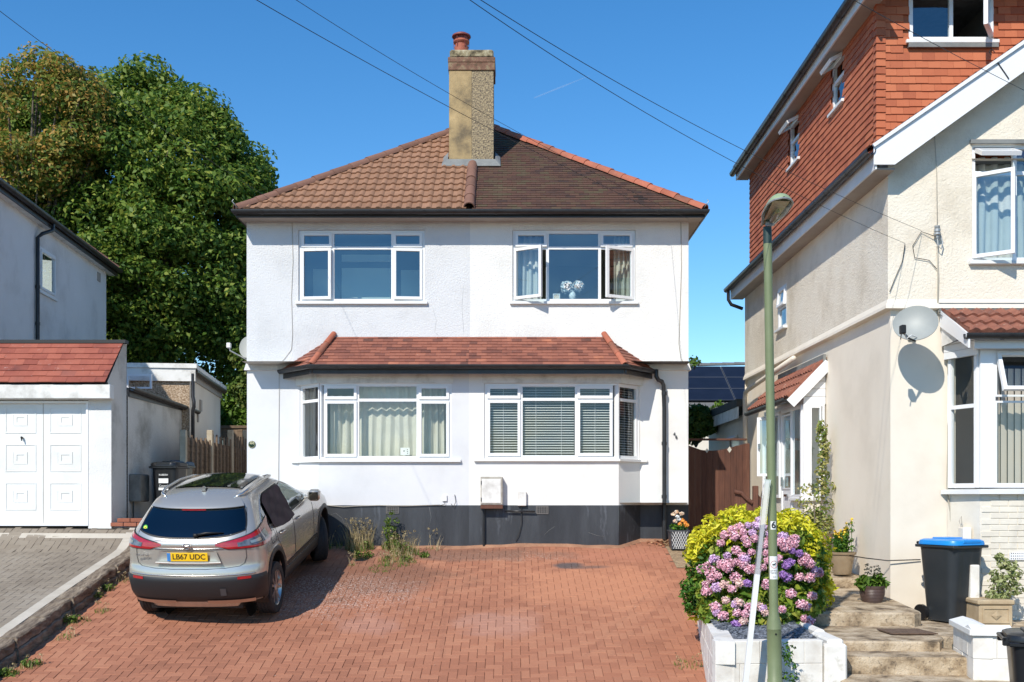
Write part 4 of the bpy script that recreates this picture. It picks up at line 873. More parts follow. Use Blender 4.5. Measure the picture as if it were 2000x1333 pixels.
b = MB(); b.quad((XE + .1, gy0 + .017, ZEV - .26), (XE + .1, DF, ZEV - .26), (APX, DF, zroof(APX) - .31), (APX, gy0 + .017, zroof(APX) - .31)); b.build('verge_soffit', M['soffit'], rh, recalc=False)
for xx in (6.02,): b = MB(); b.fbox((xx, gy0 - .012, zroof(xx) - .04), Vn, Uv, -YA, -.27, .02, -.006, .006, 0, .006); b.tube([(xx - .03, gy0 - .03, zroof(xx) + .06), (xx - .07, gy0 - .03, zroof(xx) + .10), (xx - .10, gy0 - .03, zroof(xx) + .07), (xx - .07, gy0 - .03, zroof(xx) + .03)], .006, 5); b.build('cable_strap', M['cable_dark'], rh)
# dormer
DD0, DD1, XD = 13.95, 21.4, XW - .0; ZDT = 8.62
sw = []   # side dormer windows (y0,y1,z0,z1)
wy = [(15.34, 15.95, 7.70, 8.42), (17.70, 18.36, 7.62, 8.36)]
V = ZA
holes = [(DD1 - b_, c - ZEV + .1, DD1 - a, d - ZEV + .1) for a, b_, c, d in wy]
tl = tiles((XD - .02, DD1, ZEV - .1), -YA, ZA, [(0, 0), (DD1 - DD0, 0), (DD1 - DD0, ZDT - ZEV + .1), (0, ZDT - ZEV + .1)], .165, .098, .016, seed=41, jit=.003, holes=holes)
tl.build('hung_tiles_side', M['tile_hung'], rh, recalc=False)
mb = MB(); wallface(mb, (XD, DD0 + .01, ZEV - .2), YA, ZA, XA, DD1 - DD0 - .01, ZDT - ZEV + .2, [(a - DD0 - .01, c - ZEV + .2, b_ - DD0 - .01, d - ZEV + .2) for a, b_, c, d in wy], .12); mb.build('dormer_side', M['tile_hung'], rh, recalc=False)
dwx0, dwx1 = gx(1775, DD0), gx(1941, DD0); dwz0 = gz(80, DD0); dwz1 = dwz0 + 1.15
tl = tiles((XD - .02, DD0 - .02, ZEV), XA, ZA, [(0, 0), (4.6, 0), (4.6, 2.5), (0, 2.5)], .165, .10, .016, seed=42, jit=.003, holes=[(dwx0 - XD + .01, dwz0 - ZEV - .14, dwx1 - XD + .04, dwz1 - ZEV)])
tl.build('hung_tiles_front', M['tile_hung'], rh, recalc=False)
mb = MB(); wallface(mb, (XD, DD0, ZEV - .1), XA, ZA, YA, 5, ZDT - ZEV + .1, [(dwx0 - XD, dwz0 - ZEV + .1, dwx1 - XD, dwz1 - ZEV + .1)], .1); mb.build('dormer_front', M['tile_hung'], rh, recalc=False)
mb = MB()
for r_ in range(22):
    z = ZEV + .02 + r_ * .10; mb.fbox((XD - .055, DD0 - .055, z), XA, ZA, -YA, 0, .10, 0, .112, -.004, .02) if False else mb.add([(XD - .052, DD0 - .052, z), (XD + .08, DD0 - .046, z), (XD + .08, DD0 - .03, z + .104), (XD - .036, DD0 - .036, z + .104), (XD - .046, DD0 + .08, z), (XD - .03, DD0 + .08, z + .104), (XD, DD0, z)], [(0, 1, 2, 3), (0, 3, 5, 4), (0, 4, 6), (0, 6, 1)])
mb.build('corner_tiles', M['tile_hung'], rh, recalc=False)
b = MB(); b.quad((XD - .05, DD0 - .062, dwz0 - .11), (XD - .05, DD0 - .062, dwz0 - .11), (XD - .05, DD0 - .062, dwz0 - .11), (XD - .05, DD0 - .062, dwz0 - .11))
b = MB(); b.box(dwx0 - .02, dwx1 + .04, DD0 - .065, DD0 - .02, dwz0 - .10, dwz0 - .03); b.build('window_flashing', M['lead'], rh)
Wd = dwx1 - dwx0
window(rh, (dwx0, DD0 + .02, dwz0), XA, -YA, Wd, 1.15, [(.03, .03, Wd * .5, 1.12, 'fix'), (Wd * .5, .03, Wd - .03, 1.12, 'R', 58)], M['glass_up'], sill=.09, label='loft window with its right casement swung wide open')
b = MB(); b.quad((dwx0 - .2, 14.4, dwz0 - .2), (dwx1 + .2, 16.5, dwz0 - .2), (dwx1 + .2, 16.5, dwz1 + .2), (dwx0 - .2, 16.5, dwz1 + .2))
for n_, (a, b_, c, d) in enumerate(wy):
    Ln = b_ - a
    window(rh, (XD + .03, b_, c), -YA, -XA, Ln, d - c, [(.03, .03, Ln - .03, .42, 'fix'), (.03, .42, Ln - .03, d - c - .03, 'T', 62)], M['glass_up'], sill=.10, label=('nearer' if n_ == 0 else 'farther') + ' small side window of the loft with its top light propped open')
XG = 4.47
b = MB(); b.fbox((0, 0, 0), YA, ZA, XA, DD0 - .55, DD1 + .25, ZDT - .22, ZDT - .02, XG + .06, XG + .085); b.build('loft_fascia', M['white_paint'], rh)
b = MB(); b.box(XG + .09, XD, DD0 - .5, DD1 + .25, ZDT - .215, ZDT - .19); b.build('loft_soffit', M['soffit'], rh)
gutter([(XG, DD1 + .3, ZDT - .06), (XG, DD0 - .6, ZDT - .03)], .06, .95).build('loft_gutter', M['black_plastic'], rh, smooth=True, recalc=False)
b = MB(); b.box(XG, 12, DD0 - .5, DD1 + .25, ZDT, ZDT + .06); b.quad((XD, DD1, ZEV - .1), (10, DD1, ZEV - .1), (10, DD1, ZDT), (XD, DD1, ZDT)); b.build('loft_roof', M['far_tile'], rh, recalc=False)
# side first floor window
Ln = sy1 - sy0
window(rh, (XW + .03, sy1, 4.98), -YA, -XA, Ln, .74, [(.03, .03, Ln - .03, .37, 'fix'), (.03, .37, Ln - .03, .71, 'T', 6)], M['glass_up'], sill=.1, label='small window low on the roughcast side wall')
# front first floor window
Wd, H = fx1 - fx0, fz1 - fz0
s1 = .56
window(rh, (fx0, DF + .06, fz0), XA, -YA, Wd, H, [(.03, .03, s1, H - .36, 'L', 38), (.03, H - .36, s1, H - .07, 'T', 64), (s1, .03, 1.4, H - .36, 'fix'), (s1, H - .36, 1.4, H - .03, 'fix'), (1.4, .03, Wd - .03, H - .03, 'fix')], M['glass_up'], sill=.13, label='first floor window with casement and top light open')
b = MB(); b.box(fx0 - .03, fx1, DF - .035, DF - .001, fz1 + .0, fz1 + .05); b.build('window_hood', M['lead'], rh)
curtain('white net curtain behind the open casement of the cream house', fx0 + .02, fx0 + .85, fz0 + .03, fz1 - .1, DF + .26, 5, .05, M['curtain_white'], seed=9)
b = MB(); b.quad((XW + .05, 15.6, 4.5), (9, 15.6, 4.5), (9, 15.6, 6.3), (XW + .05, 15.6, 6.3)); b.quad((XW + .05, 15.6, 6.3), (9, 15.6, 6.3), (9, DF + .1, 6.3), (XW + .05, DF + .1, 6.3)); b.quad((XW + .05, 15.6, 4.46), (9, 15.6, 4.46), (9, DF + .08, 4.46), (XW + .05, DF + .08, 4.46))
b.quad((XW + .1, 16.2, ZEV + .3), (9, 16.2, ZEV + .3), (9, 16.2, ZDT), (XW + .1, 16.2, ZDT)); b.quad((XW + .1, 20, ZEV + .3), (9, 20, ZEV + .3), (9, 20, ZDT), (XW + .1, 20, ZDT)); b.quad((XW + 1.6, 14, ZEV), (XW + 1.6, 21, ZEV), (XW + 1.6, 21, ZDT), (XW + 1.6, 14, ZDT))
b.quad((XW + .07, 15.3, .8), (9, 15.3, .8), (9, 15.3, 4.2), (XW + .07, 15.3, 4.2))
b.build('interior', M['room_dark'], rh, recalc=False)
# bay of the right house
bw0, bw1 = Vector((5.555, DF + .04, 0)), Vector((5.74, 13.12, 0)); zb0, zb1 = gz(957, 13.12), 3.80
U = (bw1 - bw0).normalized(); Nb = Vector((U.y, -U.x, 0)); Nb = Nb if Nb.x < 0 else -Nb; Ln = (bw1 - bw0).length
b = MB(); b.quad(bw0 + ZA * .4, bw1 + ZA * .4, bw1 + ZA * zb0, bw0 + ZA * zb0); b.quad(bw1 + ZA * .4, (9, 13.12, .4), (9, 13.12, zb0), bw1 + ZA * zb0)
b.build('bay_base', M['brick_white'], rh, recalc=False)
bk = MB(); rs = random.Random(4)
for r_ in range(21):
    z = .46 + r_ * .075; x = 5.76 + (.11 if r_ % 2 else 0)
    if z + .07 > zb0 - .04: break
    while x < 8.2: bk.cbox(x, x + .212, 13.112 - rs.uniform(0, .003), 13.125, z, z + .067, .003); x += .222
bk.build('bay_brick', M['brick_white'], rh, recalc=False)
b = MB(); b.add([bw0 - U * .02 + Nb * .09 + ZA * (zb0), bw1 + Nb * .07 + Vector((.02, -.07, zb0)), (9, 13.04, zb0), (9, 13.2, zb0 + .03), bw1 + Vector((.1, .1, zb0 + .03)), bw0 + Vector((.1, 0, zb0 + .03)), bw0 - U * .02 + Nb * .09 + ZA * (zb0 - .05), bw1 + Nb * .07 + Vector((.02, -.07, zb0 - .05)), (9, 13.04, zb0 - .05)], [(0, 1, 4, 5), (1, 2, 3, 4), (6, 7, 1, 0), (7, 8, 2, 1)])
b.build('bay_sill', M['white_paint'], rh, recalc=False)
H = zb1 - zb0 - .03; z0_ = zb0 + .03
window(rh, bw0 + ZA * z0_ + U * .03, U, Nb, Ln - .05, H, [(.03, .03, Ln - .08, H * .60, 'fix'), (.03, H * .60, Ln - .08, H - .03, 'fix')], M['glass_low'], label='narrow side light of the bay of the cream house')
b = MB(); b.fbox((5.73, 13.12, z0_), XA, ZA, -YA, 0, .16, 0, H, -.05, .035); b.build('corner_post', M['upvc'], rh)
window(rh, (5.89, 13.13, z0_), XA, -YA, 2.6, H, [(.03, .03, .9, H * .63, 'fix'), (.03, H * .66, .9, H - .03, 'T', 22), (.9, .03, 1.8, H - .03, 'fix'), (1.8, .03, 2.57, H - .03, 'fix')], M['glass_low'], label='front bay window with its top light tilted open')
# vertical blinds
vb = thing('vertical_blind', 'beige vertical blind behind the bay window of the cream house', 'blind', (6.5, 13.4, z0_)); b = MB()
for i in range(16):
    x = 5.93 + i * .088; b.quad((x, 13.36, z0_ + .05), (x + .085, 13.385, z0_ + .05), (x + .085, 13.385, z0_ + H - .2), (x, 13.36, z0_ + H - .2))
b.build('slats', material('beige blind', [(.55, .47, .40), (.62, .54, .46)], .9, island=1), vb, recalc=False)
# bay roof
gzR = gz(652, 12.86)
Uv3 = Vector((0, DF - 12.86, gz(604, DF) - gzR)); L3 = Uv3.length
b = tiles((5.50, 12.88, gzR + .02), XA, Uv3.normalized(), [(0, 0), (3.5, 0), (3.5, L3 - .08), (-.06, L3 - .08)], .15, .26, .03, PAN, seed=51, stagger=False); bayr = b.build('bay_roof', M['tile_porch'], rh, smooth=True, recalc=False)
b = MB(); b.poly([(5.50, 12.9, gzR), (9, 12.9, gzR), (9, DF, gz(604, DF) - .03), (5.46, DF, gz(604, DF) - .03)]); b.poly([(5.52, 12.9, gzR - .0), (5.46, DF, gz(604, DF) - .03), (5.46, DF, gzR - .05)]); b.build('roof_board', M['old_white'], bayr, recalc=False)
b = MB(); b.fbox((5.42, DF + .0, gz(604, DF) - .02), XA, ZA, -YA, 0, 3.5, -.02, .10, 0, .03); b.fbox((5.42, DF, gz(604, DF) - .05), XA, Uv3.normalized(), Uv3.normalized().cross(XA) * -1, 0, 3.5, -.10, .02, -.0, -.0); b.build('lead_flashing', M['lead'], bayr)
gutter([(5.44, 12.84, gzR), (9, 12.84, gzR)], .055).build('bay_gutter', M['black_plastic'], bayr, smooth=True, recalc=False)
b = MB(); b.prism([(5.44, DF, gz(604, DF) - .01), (5.47, 12.82, gzR - .01), (5.47, 12.82, gzR - .17), (5.44, DF, gz(604, DF) - .22)], (.022, 0, 0)); b.build('verge_board', M['upvc'], bayr)
b = MB(); b.box(5.60, 9, 12.95, 12.97, gzR - .16, gzR - .02); b.box(5.66, 9, 13.05, 13.13, zb1 - .001, gzR - .05); b.quad((5.5, 12.9, gzR - .03), (9, 12.9, gzR - .03), (9, 13.6, gzR - .04), (5.5, 13.6, gzR - .04)); b.build('bay_fascia', M['upvc'], bayr, recalc=False)
b = MB(); nb_ = 2
for i in range(nb_):
    z = 3.74 + i * .09; b.fbox((5.50, DF, z), (Vector((5.70, 13.06, 0)) - Vector((5.50, DF, 0))).normalized(), ZA, Nb, 0, .56, 0, .086, -.01, .012)
b.prism([(5.47, DF, 3.92), (5.64, 13.03, 3.92), (5.64, 13.03, gzR + .02), (5.47, DF, gz(604, DF) - .06)], (.02, 0, 0)); b.build('cheek_boards', M['upvc'], bayr)
# porch on the side wall
pr = thing('porch', 'white glazed lean-to porch with a rusty tiled roof on the cream house', 'porch', (4.5, 17.7, 1.3))
PY0, PY1 = 16.45, 19.05; PXO = 4.48; zpe, zpt = 3.50, 4.10; ZPF = 1.22
Uv4 = Vector((XW + .04 - (PXO - .24), 0, zpt - zpe)); L4 = Uv4.length
b = tiles((PXO - .24, PY1 + .1, zpe + .02), -YA, Uv4.normalized(), [(0, 0), (PY1 - PY0 + .18, 0), (PY1 - PY0 + .18, L4), (0, L4)], .15, .27, .032, PAN, seed=61, stagger=False); prf = b.build('roof', M['tile_porch'], pr, smooth=True, recalc=False)
gutter([(PXO - .27, PY1 + .12, zpe), (PXO - .27, PY0 - .08, zpe + .01)], .052).build('gutter', M['black_plastic'], prf, smooth=True, recalc=False)
b = MB(); b.fbox((PXO - .24, PY0 - .08, zpe - .03), Uv4.normalized(), Vector((-Uv4.z, 0, Uv4.x)).normalized(), -YA, -.02, L4, -.12, .035, 0, .022); b.build('verge_board', M['upvc'], prf)
b = MB(); b.fbox((XW, PY0 - .1, zpt - .02), YA, ZA, -XA, 0, PY1 - PY0 + .2, -.02, .1, -.02, .02); b.build('lead_flashing', M['lead'], prf)
b = MB()
for i in range(5):
    z = 3.42 + i * .12; xl = PXO + .0 + max(0, (z + .12 - zpe) / (zpt - zpe) - .35) * .5
    if xl < XW: b.cbox(min(xl, XW - .03), XW + .04, PY0 - .012, PY0 + .01, z, z + .115, .003)
b.build('gable_boards', M['upvc'], prf)
b = MB(); b.fbox((PXO + .03, PY0, zpe - .12), YA, ZA, -XA, 0, PY1 - PY0, 0, .12, 0, .02); b.build('fascia', M['upvc'], prf)
b = MB(); b.quad((PXO, PY0, zpe - .03), (PXO, PY1, zpe - .03), (XW, PY1, zpe - .03), (XW, PY0, zpe - .03)); b.build('ceiling', M['upvc'], pr, recalc=False)
zs = 1.98
b = MB(); b.quad((PXO + .02, PY0 + .005, .7), (XW + .06, PY0 + .005, .7), (XW + .06, PY0 + .005, zs), (PXO + .02, PY0 + .005, zs)); b.quad((PXO + .02, PY0 + .005, .7), (PXO + .02, PY0 + .62, .7), (PXO + .02, PY0 + .62, zs), (PXO + .02, PY0 + .005, zs)); b.build('dwarf_wall', M['brick_white'], pr, recalc=False); b = MB(); b.quad((PXO + .02, 17.75, .7), (PXO + .02, PY1, .7), (PXO + .02, PY1, zs), (PXO + .02, 17.75, zs)); b.quad((PXO + .02, PY1, .7), (XW, PY1, .7), (XW, PY1, 3.4), (PXO + .02, PY1, 3.4))
b.build('dwarf_wall', M['brick_white'], pr, recalc=False)
Wd = XW + .02 - PXO; H = zpe - .08 - zs
window(pr, (PXO, PY0, zs), XA, -YA, Wd, H, [(.10, .03, Wd - .05, H - .03, 'fix')], M['glass_porch'], sill=.05, label='narrow end light of the porch')
b = MB(); b.fbox((PXO, PY0, zs), XA, ZA, -YA, -.005, .10, 0, H, -.02, .034); b.build('corner_post', M['upvc'], pr)
window(pr, (PXO, 17.1, zs), -YA, -XA, .62, H, [(.03, .03, .58, H - .03, 'fix')], M['glass_porch'], sill=.05, label='side light beside the porch door')
dr = window(pr, (PXO + .02, 17.78, ZPF), -YA, -XA, .68, zpe - .08 - ZPF, [(.05, .9, .63, zpe - .16 - ZPF, 'fix')], M['glass_porch'], name='door', t=.05)
b = MB(); b.fbox((PXO + .02, 17.78, ZPF), -YA, ZA, -XA, .04, .64, .04, .9, -.01, .015); b.build('door_panel', M['upvc'], dr)
b = MB(); b.fbox((PXO - .01, 17.78, ZPF), -YA, ZA, -XA, .10, .13, .95, 1.1, 0, .03); b.fbox((PXO - .01, 17.78, ZPF), -YA, ZA, -XA, .25, .45, .78, .82, 0, .02); b.build('handle', M['metal'], dr)
window(pr, (PXO, PY1 - .02, zs), -YA, -XA, 1.2, H, [(.03, .03, .6, H - .03, 'fix'), (.6, .03, 1.17, H - .03, 'fix')], M['glass_porch'], label='far side light of the porch')
# open window leaf projecting into the passage
b = MB(); P0 = Vector((3.98, 18.35, 2.0)); Uo = Vector((-.62, .15, 0)).normalized(); No = Vector((-.15, -.62, 0)).normalized()
ow = thing('open_casement', 'white framed casement standing open beside the porch over the passage', 'window', P(1500, 930, 18.3))
OC = P(1514, 930, 18.2); b = MB(); b.ring(OC, Vector((-1, .2, 0)).normalized(), ZA, Vector((-.2, -1, 0)).normalized(), .30, 1.0, .045, 0, .05); b.build('frame', M['upvc'], ow)
b = MB(); o_ = OC; u_ = Vector((-1, .2, 0)).normalized(); b.quad(o_ + u_ * .04 + ZA * .04, o_ + u_ * .26 + ZA * .04, o_ + u_ * .26 + ZA * .96, o_ + u_ * .04 + ZA * .96); b.build('pane', M['glass_porch'], ow, recalc=False)
b = MB(); q = o_ + u_ * .27 + Vector((-.01, -.06, .5)); b.cbox(q.x - .02, q.x + .02, q.y - .03, q.y, q.z - .05, q.z + .05, .004); b.build('handle', M['metal'], ow)
# soil pipe along the ledge
cable('soil_pipe', 'fat cream painted soil pipe sloping along the side wall above the porch', [(4.68, 17.77, 4.30), (4.68, 19.5, 4.21), (4.68, 21.2, 4.12), (4.68, 21.42, 4.09), (4.68, 21.48, 3.98), (4.68, 21.48, 1.5)], .06, M['smooth_cream'], 'pipe', n=14)
# rear annex of the cream house
an = thing('rear_annex', 'low painted brick annex with a flat felt roof behind the cream house', 'annex', (5.6, 24, 1.4))
b = MB(); wallface(b, (XW + .02, DBK + .15, 1.1), YA, ZA, XA, 4.0, 2.6, [(.5, 1.5, 1.5, 2.15)], .08); b.quad((XW + .02, 26.1, 1.1), (8, 26.1, 1.1), (8, 26.1, 3.7), (XW + .02, 26.1, 3.7)); b.build('wall', M['brick_white'], an, recalc=False)
b = MB(); b.box(XW - .12, XW - .095, 22.1, 26.25, 3.62, 3.86); b.build('fascia', M['old_white'], an)
b = MB(); b.box(XW - .14, 8, 22.1, 26.3, 3.861, 4.02); b.build('felt_roof', material('roofing felt', [(.05, .05, .045), (.09, .085, .075)], .95, noise=(9, 4), bump=(40, .004)), an)
b = MB(); b.prism([(XW - .0, 22.7, 3.32), (XW - .16, 22.7, 3.22), (XW, 22.7, 3.26)], (0, .9, 0)); b.build('window_hood', M['old_white'], an)
b = MB(); b.box(XW + .05, XW + .06, 22.65, 23.65, 2.6, 3.25); b.build('window', M['upvc'], an)
# fittings and cables on the cream house
ins = thing('cable_insulator', 'grey pot shaped cable insulator high on the cream front wall', 'insulator', P(1831, 470, DF - .06))
p = P(1831, 455, DF - .07)
b = MB(); b.lathe([(.018, -.06), (.02, -.03), (.045, -.02), (.045, .0), (.03, .01), (.04, .02), (.04, .05), (.028, .055), (.035, .065), (.035, .09), (.01, .1)], p, 14); b.build('insulator', M['grey_metal'], ins, smooth=True)
b = MB(); b.tube([p + Vector((0, 0, -.05)), p + Vector((.01, .0, -.16)), p + Vector((.05, 0, -.2)), p + Vector((.07, 0, -.12)), p + Vector((.05, .03, 0)), p + Vector((.0, .05, -.02))], .008, 6); b.build('hook', M['grey_metal'], ins)
cg = 'cables on the cream house'
cable('wall_cable', 'grey cable dropping from the insulator down the cream front wall', [P(1831, 480, DF - .03), P(1833, 540, DF - .02), P(1832, 590, DF - .02), P(1836, 620, DF), P(1851, 660, DF), P(1853, 760, DF), P(1852, 880, DF), P(1850, 960, DF), P(1857, 1000, DF), P(1858, 1050, DF)], .014, M['cable_pale'])
cable('wall_cable', 'thin dark cable looping left of the insulator on the cream front wall', [P(1828, 462, DF - .05), P(1800, 452, DF - .02), P(1783, 480, DF - .02), P(1787, 503, DF - .02), P(1815, 508, DF - .02), P(1830, 525, DF - .02)], .006)
cable('wall_cable', 'thin dark cable dropping to the house corner of the cream house', [P(1768, 476, DF - .02), P(1763, 510, DF - .02), P(1748, 545, DF - .02), P(1738, 570, DF - .02)], .006)
cable('wall_cable', 'thin pale cable down the gable wall from the barge board strap', [P(1825, 250, DF - .02), P(1830, 340, DF - .02), P(1831, 440, DF - .02)], .005, M['cable_pale'])
cable('wall_cable', 'dark cable along the foot of the cream wall behind the pots', [P(1660, 1085, DF + .9), P(1700, 1090, DF + .3) + Vector((-.06, 0, 0)), P(1734, 1095, DF - .01), P(1798, 1093, DF + .02)], .010)
# satellite dish
sd_ = thing('satellite_dish', 'large grey oval satellite dish on the cream front wall', 'satellite dish', P(1815, 640, DF))
c = P(1789, 635, 13.18); ax = Vector((-.45, -1, .42)).normalized(); u_ = ax.cross(ZA).normalized(); v_ = u_.cross(ax).normalized()
b = MB(); rows = []; rows2 = []
for i in range(8):
    r_ = i / 7; rows.append([c + u_ * (.265 * r_ * math.cos(t)) + v_ * (.24 * r_ * math.sin(t)) + ax * (.06 * r_ * r_) for t in np.linspace(0, 2 * math.pi, 33)])
    rows2.append([q - ax * .012 for q in rows[-1]])
b.grid(rows); b.grid(rows2[::-1]); b.grid([rows[-1], rows2[-1]]); b.build('reflector', M['dish'], sd_, smooth=True, recalc=False)
b = MB(); lb = c + v_ * -.235 + ax * .05; he = c + Vector((-.26, -.28, -.13)); b.tube([lb - ax * .02, lb + (he - lb) * .5 - v_ * .03, he], .012, 8); b.build('arm', M['ink_black'], sd_, smooth=True)
b = MB(); b.cbox(he.x - .035, he.x + .025, he.y - .05, he.y + .04, he.z - .02, he.z + .085, .01); b.tube([he + Vector((-.03, -.03, -.02)), he + Vector((-.035, -.02, -.09))], .006, 5); b.build('receiver', M['ink_black'], sd_)
b = MB(); b.tube([he + Vector((.02, 0, 0)), he + Vector((.05, .02, -.07)), he + Vector((.14, .1, -.02)), lb + Vector((.02, 0, .04))], .009, 6); b.build('lead', M['old_white'], sd_, smooth=True)
b = MB(); b.tube([c - ax * .01, c - ax * .10 + Vector((0, 0, -.03)), (c.x + .12, DF + .05, c.z - .03)], .02, 8); b.cbox(c.x + .07, c.x + .17, DF + .02, DF + .06, c.z - .12, c.z + .06, .005); b.build('bracket', M['grey_metal'], sd_)
vv = thing('wall_vent', 'white grille of round holes low in the painted brick bay', 'vent', P(1986, 1087, 13.1))
b = MB(); b.cbox(gx(1972, 13.1), gx(2010, 13.1), 13.09, 13.11, gz(1094, 13.1), gz(1080, 13.1), .003); b.build('plate', M['upvc'], vv)
b = MB()
for i in range(9):
    for j in range(3): b.lathe([(.006, 0), (.006, -.002)], (gx(1975, 13.1) + i * .026, 13.089, gz(1091, 13.1) + j * .032), 8, 'y')
b.build('holes', M['ink_black'], vv); bpy.data.objects['holes']['kind'] = 'stuff'
jb = thing('junction_box', 'small cream box fixed low on the wall behind the blue lidded bin', 'junction box', P(1883, 1040, 13.3))
b = MB(); b.cbox(gx(1875, 13.3), gx(1892, 13.3), 13.2, 13.35, gz(1055, 13.3), gz(1030, 13.3), .008); b.build('casing', M['smooth_cream'], jb); b = MB(); b.tube([P(1878, 1030, 13.3), P(1874, 1018, 13.32), P(1878, 1008, 13.33), P(1879, 1022, 13.33)], .005, 5); b.build('wire', M['cable_pale'], jb)

# ================================================================= LEFT HOUSE AND GARAGE
def rotz(p, o, a): x, y = p[0] - o[0], p[1] - o[1]; return (o[0] + x * math.cos(a) - y * math.sin(a), o[1] + x * math.sin(a) + y * math.cos(a))
lh = thing('neighbour_house', 'grey white roughcast house behind the garage, its dark gutter sloping down to the right', 'house', (-9, 18, 1.5))
A1 = Vector((gx(207, 25.0), 25.0, 0)); A0 = Vector((A1.x + .60, 17.97, 0)); Us = (A1 - A0).normalized(); Ns = Vector((Us.y, -Us.x, 0)); Ls = (A1 - A0).length
ZLE = 7.36
def at_side(px):            # parameter along the side wall hit by a pixel column
    k = (px - CX) / F; return (A0.x - k * A0.y) / (k * Us.y - Us.x)
w0, w1 = at_side(76), at_side(107); yw0, yw1 = A0.y + Us.y * w0, A0.y + Us.y * w1
wz1, wz0 = gz(480, yw0), gz(567, yw0)
b = MB(); wallface(b, A0 + ZA * 1.2, Us, ZA, -Ns, Ls, ZLE - 1.2, [(w0, wz0 - 1.2, w1, wz1 - 1.2)], .05)
b.quad(A1 + ZA * 1.2, A1 - Ns * 6 + ZA * 1.2, A1 - Ns * 6 + ZA * 8, A1 + ZA * ZLE); b.quad(A0 + ZA * 1.2, A0 - Ns * 6 + ZA * 1.2, A0 - Ns * 6 + ZA * ZLE, A0 + ZA * ZLE); b.build('wall', M['render_left'], lh, recalc=False)
E0 = A0 + Ns * .17 - Us * 1.5; E1 = A1 + Ns * .17 + Us * .35
b = MB(); b.fbox(E0 + ZA * (ZLE + .02), Us, ZA, Ns, 0, (E1 - E0).length, -.16, .0, -.03, 0); b.build('fascia', M['brown_plastic'], lh)
b = MB(); b.fbox(E0 + ZA * (ZLE - .13), Us, ZA, Ns, 0, (E1 - E0).length, 0, .015, -.20, -.031); b.build('soffit', M['old_white'], lh)
gutter([E1 + Ns * .06 + ZA * (ZLE + .0), E0 + Ns * .06 + ZA * ZLE], .06).build('gutter', M['brown_plastic'], lh, smooth=True, recalc=False)
tl = tiles(E0 + ZA * (ZLE + .04), Us, (-Ns + ZA * .72).normalized(), [(0, 0), ((E1 - E0).length, 0), ((E1 - E0).length - 1.4, 2.8), (0, 2.8)], .165, .10, .014, seed=71); tl.build('roof', M['tile_plain'], lh, recalc=False)
b = MB(); rp_ = ridge(E1 + ZA * (ZLE + .05), E1 - Us * 1.4 + (-Ns + ZA * .72).normalized() * 2.8 + ZA * (ZLE + .05), .09, .3); rp_.build('hip_tile', M['ridge_brown'], lh, smooth=True, recalc=False)
Wd, H = w1 - w0, wz1 - wz0
window(lh, A0 + Us * w1 + ZA * wz0 - Ns * .02, -Us, Ns, Wd, H, [(.03, .03, Wd - .03, H - .03, 'L', 0)], M['glass_up'], sill=.06, label='small window in the shaded side wall')
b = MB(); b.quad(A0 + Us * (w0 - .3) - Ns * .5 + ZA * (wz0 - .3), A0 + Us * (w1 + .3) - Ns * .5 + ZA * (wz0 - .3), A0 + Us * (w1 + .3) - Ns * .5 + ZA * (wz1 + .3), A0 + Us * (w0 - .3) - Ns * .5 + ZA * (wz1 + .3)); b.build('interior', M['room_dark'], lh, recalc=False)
k = at_side(68); p = A0 + Us * k + Ns * .05; k2 = at_side(80)
b = MB(); b.tube([A0 + Us * (k + .35) + Ns * .22 + ZA * (ZLE - .08), A0 + Us * (k + .33) + Ns * .21 + ZA * (ZLE - .2), A0 + Us * (k + .1) + Ns * .10 + ZA * (ZLE - .32), p + ZA * (ZLE - .42), p + ZA * 4.2], .036, 10)
for z in (6.0, 5.3): b.lathe([(.045, -.03), (.045, .03)], p + ZA * z, 10)
b.build('downpipe', M['black_plastic'], lh, smooth=True)
k = at_side(192); b = MB(); b.fbox(A0 + ZA * 0, Us, ZA, Ns, k - .1, k + .1, ZLE - .45, ZLE - .25, 0, .02); b.build('air_brick', M['soffit'], lh)

gar = thing('garage', 'white garage with a mock pitched red tile roof at the left', 'garage', (-8.2, 17.4, 1.5))
GX = -6.45; GY = 17.4; gx215 = gx(217, GY); dx1 = gx(172, GY); dz1 = gz(783, GY); zg0 = gz(1027, GY); ge, gt = gz(747, 17.2), gz(667, 17.8)
b = MB(); b.quad((dx1, GY, zg0 - .1), (gx215, GY, zg0 - .1), (gx215, GY, ge - .18), (dx1, GY, ge - .18)); b.quad((-12, GY, dz1 + .01), (dx1, GY, dz1 + .01), (dx1, GY, ge - .18), (-12, GY, ge - .18)); b.quad((dx1, GY, zg0), (dx1, GY + .09, zg0), (dx1, GY + .09, dz1), (dx1, GY, dz1))
b.build('front_wall', M['render_white'], gar, recalc=False)
b = MB(); b.poly([(gx215, GY, zg0 - .1), (gx215 + .05, 17.95, zg0 - .1), (gx215 + .05, 17.95, gt - .02), (gx215, 17.78, gt - .02), (gx215, GY - .17, ge + .02), (gx215, GY, ge - .18)])
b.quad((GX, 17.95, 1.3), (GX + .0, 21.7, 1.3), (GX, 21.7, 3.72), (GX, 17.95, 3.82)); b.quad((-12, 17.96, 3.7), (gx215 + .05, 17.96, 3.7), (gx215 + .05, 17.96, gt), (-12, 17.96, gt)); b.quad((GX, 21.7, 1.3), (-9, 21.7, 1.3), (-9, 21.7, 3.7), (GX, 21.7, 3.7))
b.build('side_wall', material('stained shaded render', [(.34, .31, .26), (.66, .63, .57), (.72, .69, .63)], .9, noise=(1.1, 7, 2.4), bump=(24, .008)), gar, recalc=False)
b = MB(); b.cbox(-12, gx(214, 17.2), GY - .19, GY - .01, gz(778, 17.2), ge - .03, .008); b.build('fascia', M['old_white'], gar)
